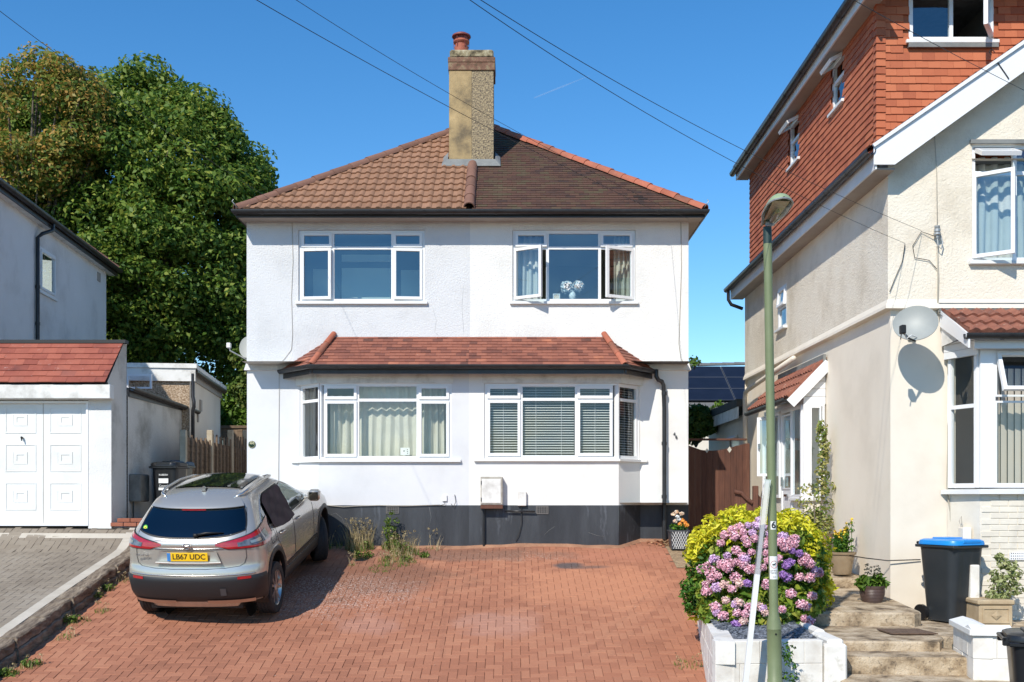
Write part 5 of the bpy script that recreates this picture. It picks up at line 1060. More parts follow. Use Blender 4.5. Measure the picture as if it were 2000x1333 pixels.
sv = Vector((0, .62, gt - ge)); b = tiles((-12, 17.18, ge), XA, sv.normalized(), [(0, 0), (12 + gx215 - .02, 0), (12 + gx215 + .06, sv.length), (0, sv.length)], .23, .135, .016, seed=81, jit=.005); grf = b.build('roof', M['tile_garage'], gar, recalc=False)
b = MB(); b.quad((-12, 17.2, ge - .015), (gx215, 17.2, ge - .015), (gx215 + .06, 17.8, gt - .015), (-12, 17.8, gt - .015)); b.fbox((-12, 17.8, gt), XA, ZA, -YA, 0, 12 + gx215 + .1, -.03, .025, -.1, .05); b.build('top_flashing', M['cable_dark'], grf, recalc=False)
# garage door: raised and fielded panels
gd = MB(); dy = GY + .06; dW = dx1 - (-8.95)
b = MB(); b.ring((-12.2 + .0, dy - .02, zg0), XA, ZA, -YA, dx1 + 12.2, dz1 - zg0, .035, -.02, .05); b.build('door_frame', M['upvc'], gar)
b = MB(); dx0 = -11.4; b.quad((dx0, dy, zg0), (dx1 - .03, dy, zg0), (dx1 - .03, dy, dz1), (dx0, dy, dz1))
for px0, px1 in ((10, 70), (97, 158), (-78, -17)):
    for py0, py1 in ((795, 846), (868, 921), (943, 996)):
        x0, x1, z0, z1 = gx(px0, dy), gx(px1, dy), gz(py1, dy), gz(py0, dy)
        def pyr(x0, x1, z0, z1, n0, n1, t): b.add([(x0, dy - n0, z0), (x1, dy - n0, z0), (x1, dy - n0, z1), (x0, dy - n0, z1), (x0 + t, dy - n1, z0 + t), (x1 - t, dy - n1, z0 + t), (x1 - t, dy - n1, z1 - t), (x0 + t, dy - n1, z1 - t)], [(0, 1, 5, 4), (1, 2, 6, 5), (2, 3, 7, 6), (3, 0, 4, 7)])
        b.ring((x0, dy, z0), XA, ZA, -YA, x1 - x0, z1 - z0, .014, 0, .008); b.ring((x0 + .14, dy, z0 + .12), XA, ZA, -YA, x1 - x0 - .28, z1 - z0 - .24, .05, .001, .008); pyr(x0 + .03, x1 - .03, z0 + .03, z1 - .03, .001, .004, .1)
b.build('door', material('door gloss white', [(.66, .65, .61), (.77, .77, .74), (.80, .80, .78)], .45, noise=(1.4, 6, 2)), gar, recalc=False)
b = MB(); b.box(gx(84, dy) - .004, gx(84, dy) + .004, dy - .004, dy + .01, zg0, dz1); b.build('door_seam', M['soffit'], gar)
b = MB(); p = P(43, 855, dy - .02); b.lathe([(.018, .0), (.018, -.03), (.012, -.04)], p, 12, 'y'); b.tube([p + Vector((0, -.035, .02)), p + Vector((.01, -.045, -.05))], .01, 6); b.build('door_handle', M['ink_black'], gar)
gutter([(GX + .07, 21.75, 3.74), (GX + .07, 17.97, 3.84)], .055).build('side_gutter', M['brown_plastic'], gar, smooth=True, recalc=False)
b = MB(); b.fbox((GX + .012, 17.97, 3.68), YA, ZA, XA, 0, 3.75, 0, .13, -.01, .01); b.build('side_fascia', M['brown_plastic'], gar)
b = MB(); b.quad((GX + .03, 17.97, 3.83), (GX + .03, 21.75, 3.76), (-9, 21.75, 4.0), (-9, 17.97, 4.07)); b.build('rear_roof', M['tile_plain'], gar, recalc=False)
# small brick upstand beside the garage
bs = MB(); rs = random.Random(3)
for r_ in range(2):
    x = gx(216, GY) + (.11 if r_ else 0); z = gz(1028, 17.45) + r_ * .07
    while x < -5.6: bs.cbox(x, x + .205, 17.38, 17.5, z, z + .062, .005); x += .215
tag(bs.build('brick_upstand', M['brick_red']), 'low two course red brick upstand at the foot of the garage side wall', 'low wall')
mx = thing('wall_meter_box', 'weathered grey meter box on the shaded garage side wall', 'meter box', (GX + .1, 18.2, 1.9))
b = MB(); b.cbox(GX - .01, GX + .20, 18.0, 18.45, gz(980, 18.1), gz(926, 18.1), .02); b.build('casing', material('stained old plastic', [(.10, .09, .075), (.26, .24, .20)], .8, noise=(4, 6, 2.5)), mx); b = MB(); b.tube([(GX + .04, 18.1, gz(980, 18.1)), (GX + .04, 18.1, 1.45)], .015, 8); b.build('conduit', M['black_plastic'], mx)
# flat roofed rear extension
ex = thing('flat_roof_extension', 'flat roofed pebbledashed extension behind the garage', 'extension', (-7, 21, 1.5))
e0 = Vector((gx(370, 20.9), 20.9, 0)); e1 = Vector((gx(430, 25.0), 25.0, 0)); Ue = (e1 - e0).normalized(); Ne = Vector((Ue.y, -Ue.x, 0)); Le = (e1 - e0).length; Zx = gz(718, 20.9)
el = Vector((-9, 20.6, 0)); Uf = (e0 - el).normalized(); Nf = Vector((Uf.y, -Uf.x, 0)); Lf = (e0 - el).length
wl_, wr_ = .0, 0
b = MB(); b.quad(el + ZA * 1.3, e0 + ZA * 1.3, e0 + ZA * (Zx - .1), el + ZA * (Zx - .1)); b.build('front_wall', material('tan pebbledash', [(.16, .10, .055), (.40, .29, .19), (.60, .48, .36)], .95, noise=(38, 4, 3), bump=(45, .012)), ex, recalc=False)
b = MB(); b.quad(e0 + ZA * 1.3, e1 + ZA * 1.3, e1 + ZA * (Zx - .1), e0 + ZA * (Zx - .1)); b.quad(e1 + ZA * 1.3, e1 - Ne * 3 + ZA * 1.3, e1 - Ne * 3 + ZA * Zx, e1 + ZA * Zx); b.build('side_wall', M['smooth_cream'], ex, recalc=False)
b = MB(); b.fbox(el + ZA * Zx, Uf, ZA, Nf, 0, Lf + .12, -.27, -.02, .001, .07); b.build('front_fascia', M['old_white'], ex)
b = MB(); b.fbox(el + ZA * Zx, Uf, ZA, Nf, 0, Lf + .15, -.019, .07, -.05, .10); b.fbox(e0 + ZA * Zx, Ue, ZA, Ne, 0.05, Le + .1, -.019, .06, -.05, .13); b.build('roof_edge', M['old_white'], ex)
b = MB(); b.fbox(e0 + ZA * Zx, Ue, ZA, Ne, 0.03, Le + .1, -.22, -.02, .001, .03); b.build('side_fascia', M['soffit'], ex)
gutter([e1 + Ne * .10 + ZA * (Zx - .05), e0 + Ne * .10 + ZA * (Zx - .05)], .055).build('gutter', M['brown_plastic'], ex, smooth=True, recalc=False)
b = MB(); b.quad(el + ZA * (Zx + .05), e0 + ZA * (Zx + .05), e1 + ZA * (Zx + .05), e1 - Ne * 3 + ZA * (Zx + .05)); b.build('roof', M['far_tile'], ex, recalc=False)
b = MB(); q = e0 + Ne * .07 - Ue * .05; b.tube([q + ZA * (Zx - .12), q + ZA * 3.95, q + Vector((.03, -.03, 3.85)), q + Vector((.03, -.03, 3.75)), q + ZA * 3.68, q + ZA * 1.5], .036, 10); b.build('downpipe', M['black_plastic'], ex, smooth=True)
b = MB(); b.fbox(e0, Ue, ZA, Ne, 1.15, 1.35, Zx - .75, Zx - .52, 0, .03); b.build('vent_cover', M['soffit'], ex); b = MB(); b.fbox(e0, Ue, ZA, Ne, .85, .95, Zx - 1.0, Zx - .78, 0, .03); b.build('vent_cover', M['soffit'], ex)
b = MB(); b.ring(P(250, 760, 20.6) - YA * .05, XA, ZA, -YA, .48, .28, .035, 0, .04); b.build('window', M['upvc'], ex)

# ================================================================= FENCES AND GATE
fn = thing('lap_panel_fence', 'weathered lap panel fence with concrete posts between the garage and the left house', 'fence', (-5.95, 21.8, 1.5))
ypos = [19.1, 20.95, 22.8, 24.65]; xpos = [gx(358, 19.1), gx(410, 20.95), gx(450, 22.8), gx(479, 24.65)]
for i in range(4):
    x, y = xpos[i], ypos[i]; zt_ = gz(840, y); b = MB(); b.cbox(x - .055, x + .055, y - .05, y + .05, 1.35, zt_, .008); b.build('post', M['concrete_post'], fn)
    if i < 3:
        a = Vector((x, y + .05, 0)); c_ = Vector((xpos[i + 1], ypos[i + 1] - .05, 0)); U = (c_ - a).normalized(); N = Vector((U.y, -U.x, 0)); L_ = (c_ - a).length; b = MB(); zt_ -= .10
        for r_ in range(13):
            b.fbox(a + ZA * (1.5 + r_ * .12), U, (ZA + N * -.12), N, 0, L_, 0, .135, .0, .012) if 1.5 + r_ * .12 < zt_ - .1 else None
        b.build('panel', M['wood_panel'], fn)
        b = MB()
        for q in range(6): b.fbox(a, U, ZA, N, L_ * (q + .1) / 5.4, L_ * (q + .1) / 5.4 + .04, 1.48, zt_ + .02 + .015 * math.sin(q * 2), .014, .045)
        b.build('battens', M['wood_panel'], fn)
ff = MB()
for i in range(24):
    x = gx(425, 27) + i * .125; ff.box(x, x + .12, 27 + (i % 2) * .012, 27.02 + (i % 2) * .012, 1.1, gz(836, 27))
ff.box(gx(422, 27), gx(500, 27), 26.97, 27.05, gz(836, 27), gz(831, 27)); tag(ff.build('board_fence', M['wood_panel']), 'dark boarded garden fence at the back of the left passage', 'fence')
gt_ = thing('side_gate', 'brown boarded side gate with diamond cutouts closing the right passage', 'gate', (3.8, 19.6, 1.3))
GYD = 19.6
def gtop(x):
    px = 1000 + x * F / GYD
    return gz(880 - 14 * sm((px - 1395) / 70) - 10 * sm((1372 - px) / 30), GYD) if px > 1372 else gz(870 + (px - 1345) * .35, GYD)
b = MB(); x = 3.03; i = 0
while x < gx(1454, GYD):
    w = .105; zt_ = gtop(x + w / 2); b.prism([(x, GYD, 1.3), (x + w, GYD, 1.3), (x + w, GYD, gtop(x + w)), (x, GYD, gtop(x))], (0, .022, 0)); x += w + .004; i += 1
b.build('boards', M['wood_brown'], gt_)
for pxx, nm in ((1381, 'left'), (1425, 'right')):
    b = MB(); c = P(pxx, 878 if pxx > 1400 else 880, GYD - .004); s_ = .06 if pxx > 1400 else .045; b.add([c + Vector((0, 0, s_)), c + Vector((s_ * .7, 0, 0)), c + Vector((0, 0, -s_)), c + Vector((-s_ * .7, 0, 0))], [(0, 1, 2, 3)]); b.build('diamond_cutout', material('pale gap', [(.55, .53, .46)], .9), gt_, recalc=False)
b = MB(); b.cbox(3.0, gx(1460, GYD), GYD + .03, GYD + .09, gz(860, GYD), gz(856, GYD), .005); b.cbox(gx(1456, GYD), gx(1459, GYD) + .05, GYD - .02, GYD + .08, 1.2, gz(866, GYD), .005); b.build('frame', M['wood_brown'], gt_)
rg_ = thing('curved_gate', 'low brown gate with a curved rail beside the porch step', 'gate', (4.0, 18.5, 1.3))
b = MB(); yy = 17.9; x = gx(1436, yy)
tops = lambda px: 958 + 26 * sm((px - 1436) / 34) if px < 1470 else 958 + 40 * sm((px - 1470) / 40)
while x < gx(1505, yy):
    px = 1000 + x * F / yy; b.prism([(x, yy, 1.3), (x + .09, yy, 1.3), (x + .09, yy, gz(tops(px + 10), yy)), (x, yy, gz(tops(px), yy))], (0, .02, 0)); x += .094
b.build('boards', M['wood_brown'], rg_)
b = MB(); b.cbox(gx(1470, yy), gx(1478, yy) + .02, yy - .06, yy + .03, 1.2, gz(949, yy), .008); b.build('post', M['wood_brown'], rg_)
b = MB(); b.tube([P(1434, 960, yy - .03), P(1448, 963, yy - .03), P(1460, 975, yy - .03), P(1470, 982, yy - .03)], .034, 8); b.build('rail', M['wood_brown'], rg_)
# far house with solar panels
fh = thing('far_house', 'grey roofed house beyond the gate carrying solar panels', 'house', (8, 36, 1.2))
YH = 34.0; zt0, zt1 = gz(797, YH), gz(716, YH + 3); V = Vector((0, 3.0, zt1 - zt0)); x0h, x1h = gx(1320, YH), gx(1600, YH)
tl_ = V.normalized(); b = MB(); b.quad((x0h, YH, zt0), (x1h, YH, zt0), (x1h, YH + 3, zt1), (x0h, YH + 3, zt1)); b.quad((x0h, YH + 6, zt0), (x1h, YH + 6, zt0), (x1h, YH + 3, zt1), (x0h, YH + 3, zt1)); b.build('roof', M['far_tile'], fh, recalc=False)
b = MB(); b.box(x0h + .2, x1h - .2, YH + .3, YH + 5.7, 1.1, zt0 + .1); b.build('wall', M['smooth_cream'], fh)
ridge((x0h, YH + 3, zt1 + .03), (x1h, YH + 3, zt1 + .12), .1, .42).build('ridge_tile', M['far_tile'], fh, smooth=True, recalc=False)
Nn = XA.cross(tl_); pv = []
b = MB()
for r_ in range(3):
    for c_ in range(4):
        o_ = Vector((x0h + .3 + c_ * 1.68, YH, zt0)) + tl_ * (.42 + r_ * (V.length - .6) / 3) + Nn * .09; h_ = (V.length - .6) / 3 - .02
        b = MB(); b.fbox(o_, XA, tl_, Nn, 0, 1.65, 0, h_, -.035, .0); pn_ = b.build('solar_panel', M['solar'], fh); b = MB(); b.ring(o_, XA, tl_, Nn, 1.65, h_, .012, .0, .004); b.build('panel_frame', material('dark panel frame', [(.10, .11, .13)], .5), pn_)
ws = thing('conservatory', 'pale gabled glass conservatory far behind the left passage', 'conservatory', (-6.9, 29, 1.2))
b = MB(); b.tube([P(462, 815, 29), P(480, 805, 29), P(520, 785, 29)], .05, 4); b.tube([P(464, 815, 29), P(464, 850, 29)], .05, 4); b.build('frame', M['upvc'], ws); b = MB(); b.poly([P(464, 815, 29.05), P(464, 860, 29.05), P(520, 860, 29.05), P(520, 787, 29.05)]); b.build('glazing', M['glass_porch'], ws, recalc=False)

# ================================================================= TREES AND SHRUBS
def tree(name, label, base, trunk_top, clumps, size, mat, seed, nleaf, up=.45, trunk_r=.3, group='trees behind the houses'):
    t = thing(name, label, 'tree', base, group); base = Vector(base); tt = Vector(trunk_top); b = MB(); rs = random.Random(seed)
    b.tube([base, base.lerp(tt, .5) + Vector((.1, 0, 0)), tt], [trunk_r, trunk_r * .75, trunk_r * .5], 10)
    for i, (c, r) in enumerate(clumps):
        if i % 3 == 0:
            c = Vector(c); s_ = base.lerp(tt, rs.uniform(.45, 1)); m_ = s_.lerp(c, .5) + Vector((0, 0, .3)); b.tube([s_, m_, c], [trunk_r * .35, trunk_r * .18, .02], 6, caps=False)
    b.build('trunk', M['bark'], t, smooth=True, recalc=False)
    V = leafcloud([(tuple(c), r, int(nleaf * (r / .9) ** 2)) for c, r in clumps], size, seed, up=up, squash=.62)
    np_mesh('crown', V, 4, mat, t); return t
M['bark'] = material('grey brown bark', [(.10, .08, .06), (.20, .165, .125)], .9, noise=(4, 6, 2), bump=(12, .02), stretch=(3, 3, .6))
M['leaf_maple'] = leafmat('dark maple leaf', [(.040, .095, .015), (.085, .17, .024), (.135, .23, .034), (.22, .30, .045), (.46, .46, .08)], .4)
M['leaf_orange'] = leafmat('turning maple leaf', [(.05, .115, .018), (.11, .19, .03), (.18, .24, .04), (.32, .29, .06), (.60, .34, .09), (.20, .26, .045)], .4)
def crown(outline, D, depth, r, n, seed, shell=.6):
    """clump centres inside a crown whose silhouette is a list of (px, py_top, py_bottom) columns at distance D"""
    rs = random.Random(seed); out = []
    xs_ = [o[0] for o in outline]
    while len(out) < n:
        px = rs.uniform(xs_[0], xs_[-1]); i = max(k for k in range(len(xs_)) if xs_[k] <= px); i = min(i, len(xs_) - 2); t = (px - xs_[i]) / (xs_[i + 1] - xs_[i])
        top = outline[i][1] * (1 - t) + outline[i + 1][1] * t; bot = outline[i][2] * (1 - t) + outline[i + 1][2] * t
        py = rs.uniform(top, bot); u = (px - (xs_[0] + xs_[-1]) / 2) / ((xs_[-1] - xs_[0]) / 2); v = (py - (top + bot) / 2) / ((bot - top) / 2)
        q = max(0, 1 - u * u) ** .5 * max(.15, 1 - v * v) ** .5; y = D + rs.choice((-1, -1, 1)) * depth * q * rs.uniform(.55, 1.0); rr = r * rs.uniform(.6, 1.25)
        px2 = px; s_ = F / D; ed = rr * s_ * .75
        if py - ed < top and rs.random() < .8: py = top + ed * rs.uniform(.8, 1.2)
        px2 = max(xs_[0] - 60 if xs_[0] < 0 else px2, min(px2, xs_[-1] - ed * 1.05))
        out.append((Vector((gx(px2, D) * y / D if False else gx(px2, y), y, gz(py, y))), rr))
    return out
T1 = [(-60, 215, 680), (0, 190, 690), (60, 165, 700), (110, 140, 740), (150, 135, 740), (185, 135, 740), (205, 95, 740), (235, 130, 745), (255, 108, 745), (300, 140, 745), (340, 155, 745), (380, 150, 745), (420, 185, 745), (450, 230, 740), (478, 285, 735), (505, 285, 720), (528, 310, 690), (530, 335, 560)]
tree('maple_tree', 'big dark green maple filling the sky between the left house and the pair', (gx(265, 29.5), 29.5, 1.0), (gx(255, 29.5), 29.5, 9), crown([(o[0], o[1] + 8, o[2]) for o in T1], 29.5, 3.6, .70, 520, 12), .070, M['leaf_maple'], 5, 560, trunk_r=.36)
T2 = [(-140, 200, 500), (-40, 190, 520), (0, 125, 520), (30, 108, 490), (60, 110, 440), (110, 92, 380), (140, 125, 350), (190, 150, 310), (215, 190, 290)]
tree('turning_tree', 'orange tinged maple behind the roof of the left house', (gx(40, 27), 27.2, 1.0), (gx(45, 27), 27, 8), crown(T2, 27, 1.8, .56, 150, 8), .060, M['leaf_orange'], 8, 600, trunk_r=.25)
M['leaf_bright'] = leafmat('bright hedge leaf', [(.05, .11, .014), (.10, .19, .022), (.17, .27, .03)], .3)
M['leaf_ivy'] = leafmat('climber leaf', [(.04, .09, .015), (.09, .15, .02), (.18, .20, .04)], .3)
def bush(name, label, clumps, size, mat, seed, n, cat='shrub', stem=None, group=None, up=.4, part='foliage', aspect=.55):
    a = np.array([tuple(c) for c, r in clumps]); zmin = min(c[2] - r for c, r in clumps); base = stem or (float(a[:, 0].mean()), float(a[:, 1].mean()), zmin)
    t = thing(name, label, cat, base, group); V = leafcloud([(tuple(c), r, n) for c, r in clumps], size, seed, up=up, aspect=aspect); np_mesh(part, V, 4, mat, t); 
    b = MB(); 
    for i, (c, r) in enumerate(clumps):
        if i % 2 == 0: b.tube([base, Vector(base).lerp(Vector(c), .5) + Vector((.02, 0, .02)), c], [.02, .014, .006], 5, caps=False)
    b.build('stems', M['bark'], t, recalc=False); return t
rs = random.Random(3)
bush('hedge', 'bright green clipped hedge beyond the left passage fence', [(P(rs.uniform(430, 500), rs.uniform(770, 850), 28.3), .42) for _ in range(26)], .07, M['leaf_bright'], 3, 220, 'hedge')
bush('climber', 'pale green climber hanging below the dish at the left house wall', [(P(rs.uniform(462, 500), rs.uniform(690, 775), 26), .32) for _ in range(16)], .07, M['leaf_ivy'], 4, 150, 'climber')
bush('garden_shrub', 'leafy shrub above the shaded side gate below the solar roof', [(P(rs.uniform(1335, 1385), rs.uniform(808, 850), 25), .30) for _ in range(18)], .075, M['leaf_ivy'], 6, 150)
bush('vine_shoot', 'thin vine shoot against the sky at the corner of the solar roof', [(P(1356, 702, 27), .14), (P(1352, 712, 27), .12), (P(1360, 708, 27), .12)], .05, M['leaf_bright'], 7, 30, 'plant')
bush('vine_shoot', 'vine shoots along the lower edge of the solar roof', [(P(1405, 790, 27), .16), (P(1398, 796, 27), .15), (P(1412, 798, 27), .15)], .05, M['leaf_bright'], 8, 40, 'plant')
# planter
def blockrow(b, a, c_, z0, hs, th, bl=.44, seed=0, off=0):
    a, c_ = Vector(a), Vector(c_); U = (c_ - a).normalized(); N = Vector((U.y, -U.x, 0)); L_ = (c_ - a).length; rs = random.Random(seed)
    for r_ in range(hs):
        u = -off if r_ % 2 else 0
        while u < L_ - .01:
            u0, u1 = max(0, u), min(L_, u + bl); u += bl
            if u1 - u0 < .05: continue
            o = a + U * (u0 + .003) + ZA * (z0 + r_ * .225); w = u1 - u0 - .002; n_ = rs.uniform(-.003, .003); e = .005
            vs = [(0, 0, 0), (w, 0, 0), (w, .223, 0), (0, .223, 0)]; fr = [o + U * p + ZA * q + N * (n_ - e) for p, q, _ in vs]; fi = [o + U * min(max(p, e), w - e) + ZA * min(max(q, e), .223 - e) + N * n_ for p, q, _ in vs]; bk_ = [o + U * p + ZA * q - N * th for p, q, _ in vs]
            b.add(bk_ + fr + fi, [(8, 9, 10, 11)] + [(4 + k, 4 + (k + 1) % 4, 8 + (k + 1) % 4, 8 + k) for k in range(4)] + [(k, (k + 1) % 4, 4 + (k + 1) % 4, 4 + k) for k in range(4)] + [(3, 2, 1, 0)])
pla = thing('raised_planter', 'white painted block planter holding the flowering shrubs beside the driveway', 'planter', (2.7, 11.5, -.1))
c0, c1, c2 = (gx(1397, 10.4), 10.4), (gx(1648, 10.48), 10.48), (3.24, 12.4)
b = MB(); blockrow(b, (*c0, 0), (3.04, 10.46, 0), -.08, 3, .14, seed=1, off=.2); b.build('front_blocks', M['planter_white'], pla, recalc=False)
b = MB(); blockrow(b, (2.50, 14.6, 0), (*c0, 0), -.081, 3, .19, seed=2, off=.2); b.build('side_blocks', M['planter_white'], pla, recalc=False)
b = MB(); b.cbox(3.05, 3.27, 10.42, 10.56, -.1, .56, .02); b.cbox(3.10, 3.26, 10.5, 11.1, -.1, .60, .02); b.cbox(3.14, 3.25, 11.08, 12.4, 0, .62, .02); b.build('end_blocks', M['planter_white'], pla)
b = MB(); b.quad((2.1, 10.5, .50), (3.2, 10.5, .50), (3.25, 14.5, .8), (2.6, 14.5, .8)); b.build('soil', M['earth'], pla, recalc=False)
rs = random.Random(5); n = 4600; b = MB()
for i in range(n):
    x, y = rs.uniform(2.20, 3.1), rs.uniform(10.55, 12.3); z = .515 + (y - 10.5) * .08 + rs.uniform(0, .02); a_ = rs.uniform(0, 6.28); s_ = rs.uniform(.012, .032); t1, t2 = rs.uniform(-.5, .5), rs.uniform(-.5, .5)
    d1 = Vector((math.cos(a_), math.sin(a_), t1)) * s_; d2 = Vector((-math.sin(a_), math.cos(a_), t2)) * s_ * .6; c = Vector((x, y, z)); h = Vector((0, 0, .008))
    b.add([c - d1 - d2 * .6, c + d1 * .8 - d2, c + d1 + d2 * .7, c - d1 * .7 + d2, c - d1 - d2 * .6 - h, c + d1 * .8 - d2 - h, c + d1 + d2 * .7 - h, c - d1 * .7 + d2 - h], [(0, 1, 2, 3), (0, 4, 5, 1), (1, 5, 6, 2), (2, 6, 7, 3), (3, 7, 4, 0)])
tag(b.build('slate_chippings', M['slate'], recalc=False), kind='stuff')
# golden shrub
M['leaf_gold'] = leafmat('golden leaf', [(.32, .44, .02), (.66, .63, .03), (.86, .78, .05), (.88, .83, .14)], .3)
M['leaf_green'] = leafmat('glossy green leaf', [(.03, .10, .012), (.07, .18, .02), (.16, .28, .02)], .3)
M['leaf_hyd'] = leafmat('hydrangea leaf', [(.05, .12, .015), (.12, .22, .025), (.28, .36, .04), (.42, .36, .07)], .3)
gl, gr = [], []
for _ in range(460):
    px, py = rs.uniform(1345, 1612), rs.uniform(1000, 1232); u = (px - 1478) / 140; v = (py - 1122) / 126
    if u * u + abs(v) ** 2.4 > 1.0: continue
    y = 12.9 + rs.uniform(-1, .7) * (max(0, 1 - u * u - .6 * v * v)) ** .5 * .9
    (gl if (py < 1062 + .30 * abs(px - 1470) * (1 if px > 1560 else .2) or px > 1575 or (px < 1372 and py < 1120 and rs.random() < .6) or rs.random() < .12) else gr).append((P(px, py, y), .13))
bush('golden_shrub', 'rounded golden yellow shrub behind the hydrangea in the white planter', gl, .040, M['leaf_gold'], 21, 75, stem=(2.9, 13, .6), up=.5, aspect=.4)
bush('green_shrub', 'glossy green shrub spilling over the driveway side of the white planter', gr, .034, M['leaf_green'], 22, 80, stem=(2.6, 12.8, .6), up=.5, aspect=.42)
# hydrangea
hyd = thing('hydrangea', 'large hydrangea covered in pink and lilac flower heads behind the lamp column', 'shrub', (gx(1490, 11.7), 11.8, .55))
hc = []
for _ in range(360):
    px, py = rs.uniform(1368, 1602), rs.uniform(1040, 1246); u = (px - 1487) / 120; v = (py - 1136) / 114
    if abs(u) ** 2.4 + abs(v) ** 2.2 > 1: continue
    hc.append((P(px, py, 11.95 + .5 * (u * u + v * v * .6) - .75 * max(0, v) + rs.uniform(0, .2)), .11))
np_mesh('foliage', leafcloud([(tuple(c), r, 26) for c, r in hc], .050, 31, up=.5, aspect=.62), 4, M['leaf_hyd'], hyd)
b = MB()
for i, (c, r) in enumerate(hc):
    if i % 5 == 0: b.tube([(gx(1490, 11.9), 11.95, .55), Vector((gx(1490, 11.9), 11.95, .55)).lerp(Vector(c), .6) + Vector((0, .05, 0)), c], [.014, .01, .005], 5, caps=False)
b.build('stems', M['bark'], hyd, recalc=False)
fm = {'pink': material('pink floret', [(.60, .24, .33), (.78, .42, .50), (.85, .62, .66)], .7, island=1), 'lilac': material('lilac floret', [(.48, .26, .48), (.68, .45, .66), (.80, .62, .76)], .7, island=1),
      'purple': material('purple floret', [(.26, .12, .40), (.40, .20, .52), (.50, .30, .60)], .7, island=1), 'blush': material('blush floret', [(.66, .36, .34), (.76, .52, .46), (.80, .64, .56)], .7, island=1)}
heads = [(1415, 1045), (1430, 1035), (1445, 1030), (1452, 1040), (1470, 1040), (1490, 1030), (1455, 1052), (1435, 1047), (1475, 1052), (1485, 1018), (1478, 1026), (1462, 1026), (1408, 1060), (1438, 1075), (1460, 1062), (1468, 1078), (1450, 1085), (1455, 1092), (1410, 1102), (1420, 1085),
         (1398, 1112), (1395, 1092), (1425, 1100), (1440, 1098), (1452, 1102), (1402, 1125), (1385, 1118), (1370, 1112), (1382, 1106), (1422, 1108), (1390, 1130), (1378, 1140), (1395, 1122), (1415, 1140), (1437, 1128), (1465, 1112), (1478, 1110), (1490, 1108), (1400, 1145), (1430, 1148), (1445, 1138), (1380, 1152),
         (1418, 1168), (1436, 1175), (1443, 1172), (1400, 1190), (1413, 1195), (1440, 1190), (1455, 1192), (1465, 1182), (1398, 1180), (1452, 1205), (1490, 1182), (1480, 1178), (1495, 1190), (1500, 1140), (1500, 1095), (1493, 1065), (1500, 1055), (1496, 1080), (1505, 1042),
         (1530, 1048), (1540, 1055), (1548, 1062), (1535, 1068), (1525, 1060), (1552, 1052), (1560, 1080), (1572, 1088), (1538, 1100), (1536, 1104), (1545, 1098), (1530, 1122), (1538, 1128), (1568, 1096), (1578, 1100), (1585, 1102), (1562, 1127), (1582, 1128), (1590, 1112), (1587, 1160), (1565, 1175), (1574, 1178), (1572, 1200), (1580, 1205), (1527, 1184), (1545, 1156), (1598, 1118), (1460, 1138), (1438, 1210), (1545, 1075), (1520, 1090)]
proto = {}
for i, (px, py) in enumerate(heads):
    kk = 'purple' if (px, py) in ((1538, 1100), (1536, 1104), (1545, 1098), (1530, 1122), (1538, 1128), (1438, 1210), (1460, 1138), (1545, 1075), (1560, 1080)) else ('lilac' if (py < 1050 and px > 1455) or rs.random() < .10 else ('blush' if py > 1135 and px < 1500 and rs.random() < .6 else 'pink'))
    u = (px - 1487) / 120; v = (py - 1128) / 108; py += 12 * max(0, v); c = P(px, py, 11.80 + .5 * (u * u + v * v * .6) - .75 * max(0, v)); key = (kk, i % 2)
    if key not in proto:
        V = leafcloud([((0, 0, 0), .072, 170)], .014, 100 + len(proto), up=.1, aspect=.85, fold=.1, squash=.85, sizevar=.2); core = leafcloud([((0, 0, 0), .055, 60)], .02, 7, aspect=.9, squash=.85)
        o = np_mesh('flower_head', np.vstack([V, core]), 4, fm[kk], None); me = o.data; me.transform(Matrix.Translation(o.location)); o.parent = hyd; o.location = c - ORI[hyd.name]; proto[key] = o
        o.scale = [rs.uniform(.7, .9)] * 3
    else:
        o = proto[key].copy(); COL.objects.link(o); o.parent = hyd; o.location = c - ORI[hyd.name]; o.rotation_euler = (0, 0, rs.uniform(0, 6)); o.scale = [rs.uniform(.66, 1.0)] * 3
# plants in pots
def potplant(pot_prof, c, mat, name='pot', n=24): pass
def lathe_pot(parent, c, prof, mat): return MB().lathe(prof, c, 28).build('pot', mat, parent, smooth=True)
c = P(1645, 1122, 14.7)
t = thing('potted_loosestrife', 'tan glazed pot of yellow flowered spikes by the side wall', 'potted plant', c)
lathe_pot(t, c, [(.11, 0), (.125, .02), (.165, .27), (.185, .28), (.19, .31), (.165, .31), (.155, .28)], M['pot_tan'])
sp = [(c + Vector((rs.uniform(-.12, .12), rs.uniform(-.1, .1), .30)), rs.uniform(.18, .34)) for _ in range(14)] + [(c + Vector((.13, 0, .3)), .46), (c + Vector((.06, 0, .3)), .40), (c + Vector((-.17, 0, .3)), .2)]
np_mesh('foliage', leafcloud([(tuple(p + Vector((0, 0, h * k))), .045, 16) for p, h in sp for k in (.15, .4, .65, .85)], .024, 3, aspect=.4), 4, M['leaf_green'], t)
np_mesh('flowers', leafcloud([(tuple(p + Vector((0, 0, h * k))), .02, 9) for p, h in sp for k in (.9, 1.0)], .014, 4, aspect=.8), 4, M['flower_yellow'], t)
b = MB(); [b.tube([p, p + Vector((0, 0, h))], .004, 4) for p, h in sp]; b.build('stems', M['leaf_green'], t, recalc=False)
c = P(1704, 1179, 13.25)
t = thing('potted_hosta', 'brown ribbed pot with low bright green leaves and grey spikes by the house corner', 'potted plant', c)
prof = []
for i in range(22): z = .19 * i / 21; prof.append((.105 + .045 * math.sin(z / .19 * 1.9) + (.004 if i % 2 else 0), z))
lathe_pot(t, c, prof + [(.155, .20), (.155, .225), (.14, .225), (.135, .19)], M['pot_brown'])
